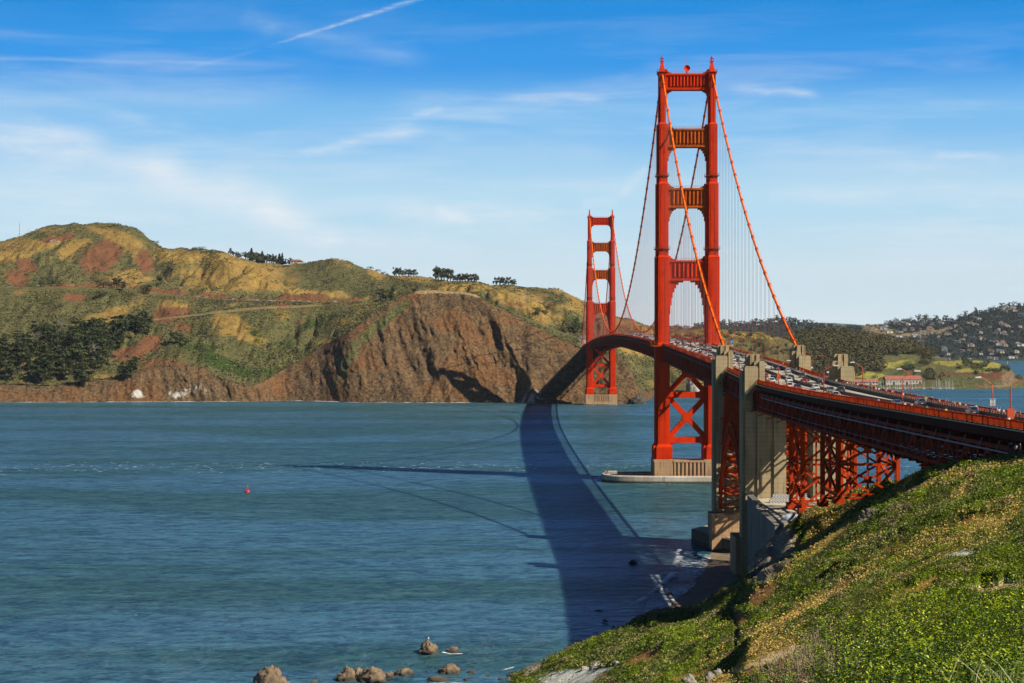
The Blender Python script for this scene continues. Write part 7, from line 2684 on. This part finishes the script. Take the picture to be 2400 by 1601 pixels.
shed(2072, 884, 3165, 58, 16, 9, 6, 'long white boathouse with a red roof behind the moored boats')
shed(1982, 884, 3168, 46, 14, 5, 4.5, 'lower white boathouse with red roof left of the long one')
pr_ = empty('mooring_pier', Wp(2030, 892, 3128)[:2] + (0,))
m = MB(); m.box(-75, 105, -3, 3, .9, 1.6)
for x in np.arange(-74, 105, 6):
    m.tube([(x, -2.5, -2), (x, -2.5, .9)], .3, 6)
m.build('pier_deck', M_WALK, pr_)
tag(pr_, 'low long mooring pier in front of the boathouses', 'pier')
M_HULL = mat('boat_hull', (.74, .73, .70), (.62, .62, .6), scale=1, rough=.4)
m = MB()
ST = [(-4.6, .9, 1.0), (-3, 1.35, 1.0), (0, 1.6, 1.0), (3, 1.1, 1.15), (5.2, .06, 1.35)]
vs, fs = [], []
for y, w, z in ST:
    vs += [(-w, y, z), (-w * .75, y, .3), (0, y, -.4), (w * .75, y, .3), (w, y, z)]
for i in range(len(ST) - 1):
    for k in range(4):
        fs.append((i * 5 + k, i * 5 + k + 1, i * 5 + k + 6, i * 5 + k + 5))
    fs.append((i * 5, i * 5 + 5, i * 5 + 9, i * 5 + 4))
fs.append((0, 4, 3, 2, 1))
m.add(vs, fs)
hull_me = m.mesh('hull', M_HULL)
m = MB(); m.hexa([(-.9, -2.2, 1.0), (.9, -2.2, 1.0), (.75, 1.8, 1.05), (-.75, 1.8, 1.05)], [(-.75, -2.0, 1.7), (.75, -2.0, 1.7), (.55, 1.3, 1.6), (-.55, 1.3, 1.6)])
cab_me = m.mesh('cabin', M_HULL)
m = MB(); m.tube([(0, .8, 1), (0, .8, 13.5)], .22, 6); m.bar((0, .8, 2.4), (0, -3.6, 2.3), .26)
mast_me = m.mesh('mast', M_HULL)
br_ = np.random.default_rng(3)
bx = sorted(list(br_.uniform(2010, 2125, 22)) + list(br_.uniform(2140, 2192, 16)) + [1992, 2001])
for i, x in enumerate(bx):
    p = Wp(x, 890, 3112 + br_.uniform(-6, 10))
    e = empty('sailing_boat', (p[0], p[1], 0), br_.uniform(-.3, .3) + (math.pi if i % 2 else 0))
    s = br_.uniform(.7, 1.25)
    e.scale = (s, s, s)
    child('hull', hull_me, e); child('cabin', cab_me, e); child('mast', mast_me, e)
    tag(e, 'white sailing boat moored in the small harbour, %s mast from the left' % nth(i + 1), 'sailing boat', 'boats moored in the small harbour')
p = Wp(2368 / K * 1.0, 852, 5200)
e = empty('sailing_boat', ((2362.5 - 1200) / F * 5200, 5200, 0), .8)
e.scale = (2.2, 2.2, 1.6)
child('hull', hull_me, e); child('cabin', cab_me, e); child('mast', mast_me, e)
tag(e, 'single white boat out on the bay near the right picture edge', 'sailing boat')

# houses on the far wooded shore
HW = {'white': mat('house_white', (.66, .63, .58), (.56, .53, .48), scale=.2), 'cream': mat('house_cream', (.60, .48, .34), (.50, .40, .28), scale=.2), 'pink': mat('house_pink', (.52, .33, .25), (.44, .28, .2), scale=.2), 'grey': mat('house_grey', (.34, .35, .36), (.27, .28, .29), scale=.2)}
HR = {'tile': mat('roof_tile', (.34, .15, .09), (.26, .11, .07), scale=.3), 'slate': mat('roof_slate', (.16, .17, .18), (.11, .12, .13), scale=.3)}


def house_me(w, d, h, wc, rc):
    m = MB()
    m.box(-w / 2, w / 2, -d / 2, d / 2, -4, h, 0)
    m.box(w * .1, w * .62, -d * .8, -d * .45, -4, h * .72, 0)
    m.hexa([(-w / 2 - .6, -d / 2 - .6, h), (w / 2 + .6, -d / 2 - .6, h), (w / 2 + .6, d / 2 + .6, h), (-w / 2 - .6, d / 2 + .6, h)],
           [(-w * .3, -.4, h + 3), (w * .3, -.4, h + 3), (w * .3, .4, h + 3), (-w * .3, .4, h + 3)], 1)
    m.box(w * .08, w * .64, -d * .84, -d * .44, h * .72, h * .78, 1)
    for i in range(4):
        for j in range(2):
            x = -w * .42 + i * w * .24
            m.box(x, x + w * .13, -d / 2 - .15, -d / 2 + .1, h * (.12 + .48 * j), h * (.38 + .48 * j), 2)
    return m.mesh('house', [HW[wc], HR[rc], M_DARKW])


HM = {}
bands = [('along the far ridge', lambda x: np.interp(x, [1985, 2069, 2119, 2190, 2210, 2284, 2351], [752, 742, 741, 740, 731, 715, 706]), 5, 24),
         ('just under the far ridge', lambda x: np.interp(x, [1985, 2100, 2200, 2351], [762, 752, 745, 722]), 7, 24), ('high on the far slope', lambda x: np.interp(x, [1985, 2100, 2200, 2351], [772, 764, 758, 745]), 8, 24),
         ('half way up the far slope', lambda x: np.interp(x, [2050, 2200, 2351], [780, 774, 768]), 8, 22), ('low on the far slope', lambda x: np.interp(x, [2090, 2351], [796, 788]), 7, 16), ('near the far waterline', lambda x: np.interp(x, [2130, 2351], [812, 810]), 5, 13), ('at the far waterline', lambda x: 824.5 + 0 * x, 2, 12)]
hr = np.random.default_rng(12)
for nm, fy, dy, n_ in bands:
    x0 = 1990 if 'ridge' in nm or 'high' in nm else (2060 if 'half' in nm else 2110)
    xs = np.sort(hr.uniform(x0, 2349, n_))
    for i, x in enumerate(xs):
        q = farland.find(x, float(fy(x)) + hr.uniform(-dy, dy), 4)
        if q is None:
            continue
        wc = str(hr.choice(['white', 'cream', 'pink', 'grey'], p=[.44, .30, .10, .16])); rc = str(hr.choice(['tile', 'slate'], p=[.45, .55]))
        kx = int(hr.integers(3))
        key = (wc, rc, kx)
        if key not in HM:
            HM[key] = house_me((26, 34, 20)[kx], (14, 16, 13)[kx], (7, 8, 10)[kx], wc, rc)
        o = bpy.data.objects.new('house', HM[key]); COL.objects.link(o)
        o.location = (q[0], q[1] - 20, q[2] + 6.0)
        s = hr.uniform(.42, .78)
        o.scale = (s, s, s)
        o.rotation_euler = (0, 0, hr.uniform(-.5, .5))
        tag(o, '%s house with %s roof %s, %s from the left' % (wc, rc, nm, nth(i + 1)), 'house', 'houses on the far wooded shore')
q = head.crest(682)
o = bpy.data.objects.new('house', house_me(22, 12, 5, 'white', 'tile')); COL.objects.link(o)
o.location = (q[0], q[1] - 6, q[2] - 1)
tag(o, 'pale low house with tiled roof on the crest behind the golden knoll', 'house')
q = head.find(1348 / 1.0 - 8, 786, 3)
if q is not None:
    o = bpy.data.objects.new('house', house_me(9, 7, 6, 'white', 'slate')); COL.objects.link(o)
    o.location = (q[0], q[1], q[2] + 2)
    tag(o, 'small white building beside the far tower at road height', 'house')

# ------------------------------------------------------------------ the air between here and the far shore
hz = bpy.data.materials.new('thin_sea_haze')
hz.use_nodes = True
nt = hz.node_tree
nt.nodes.clear()
out = nt.nodes.new('ShaderNodeOutputMaterial')
pv = nt.nodes.new('ShaderNodeVolumePrincipled')
pv.inputs['Color'].default_value = (.70, .83, 1.0, 1)
pv.inputs['Density'].default_value = 0.7e-5
pv.inputs['Anisotropy'].default_value = 0.0
nt.links.new(pv.outputs[0], out.inputs['Volume'])
m = MB()
m.box(-14500, 14500, -700, 24500, -90, 470)
tag(m.build('haze', hz), kind='stuff')
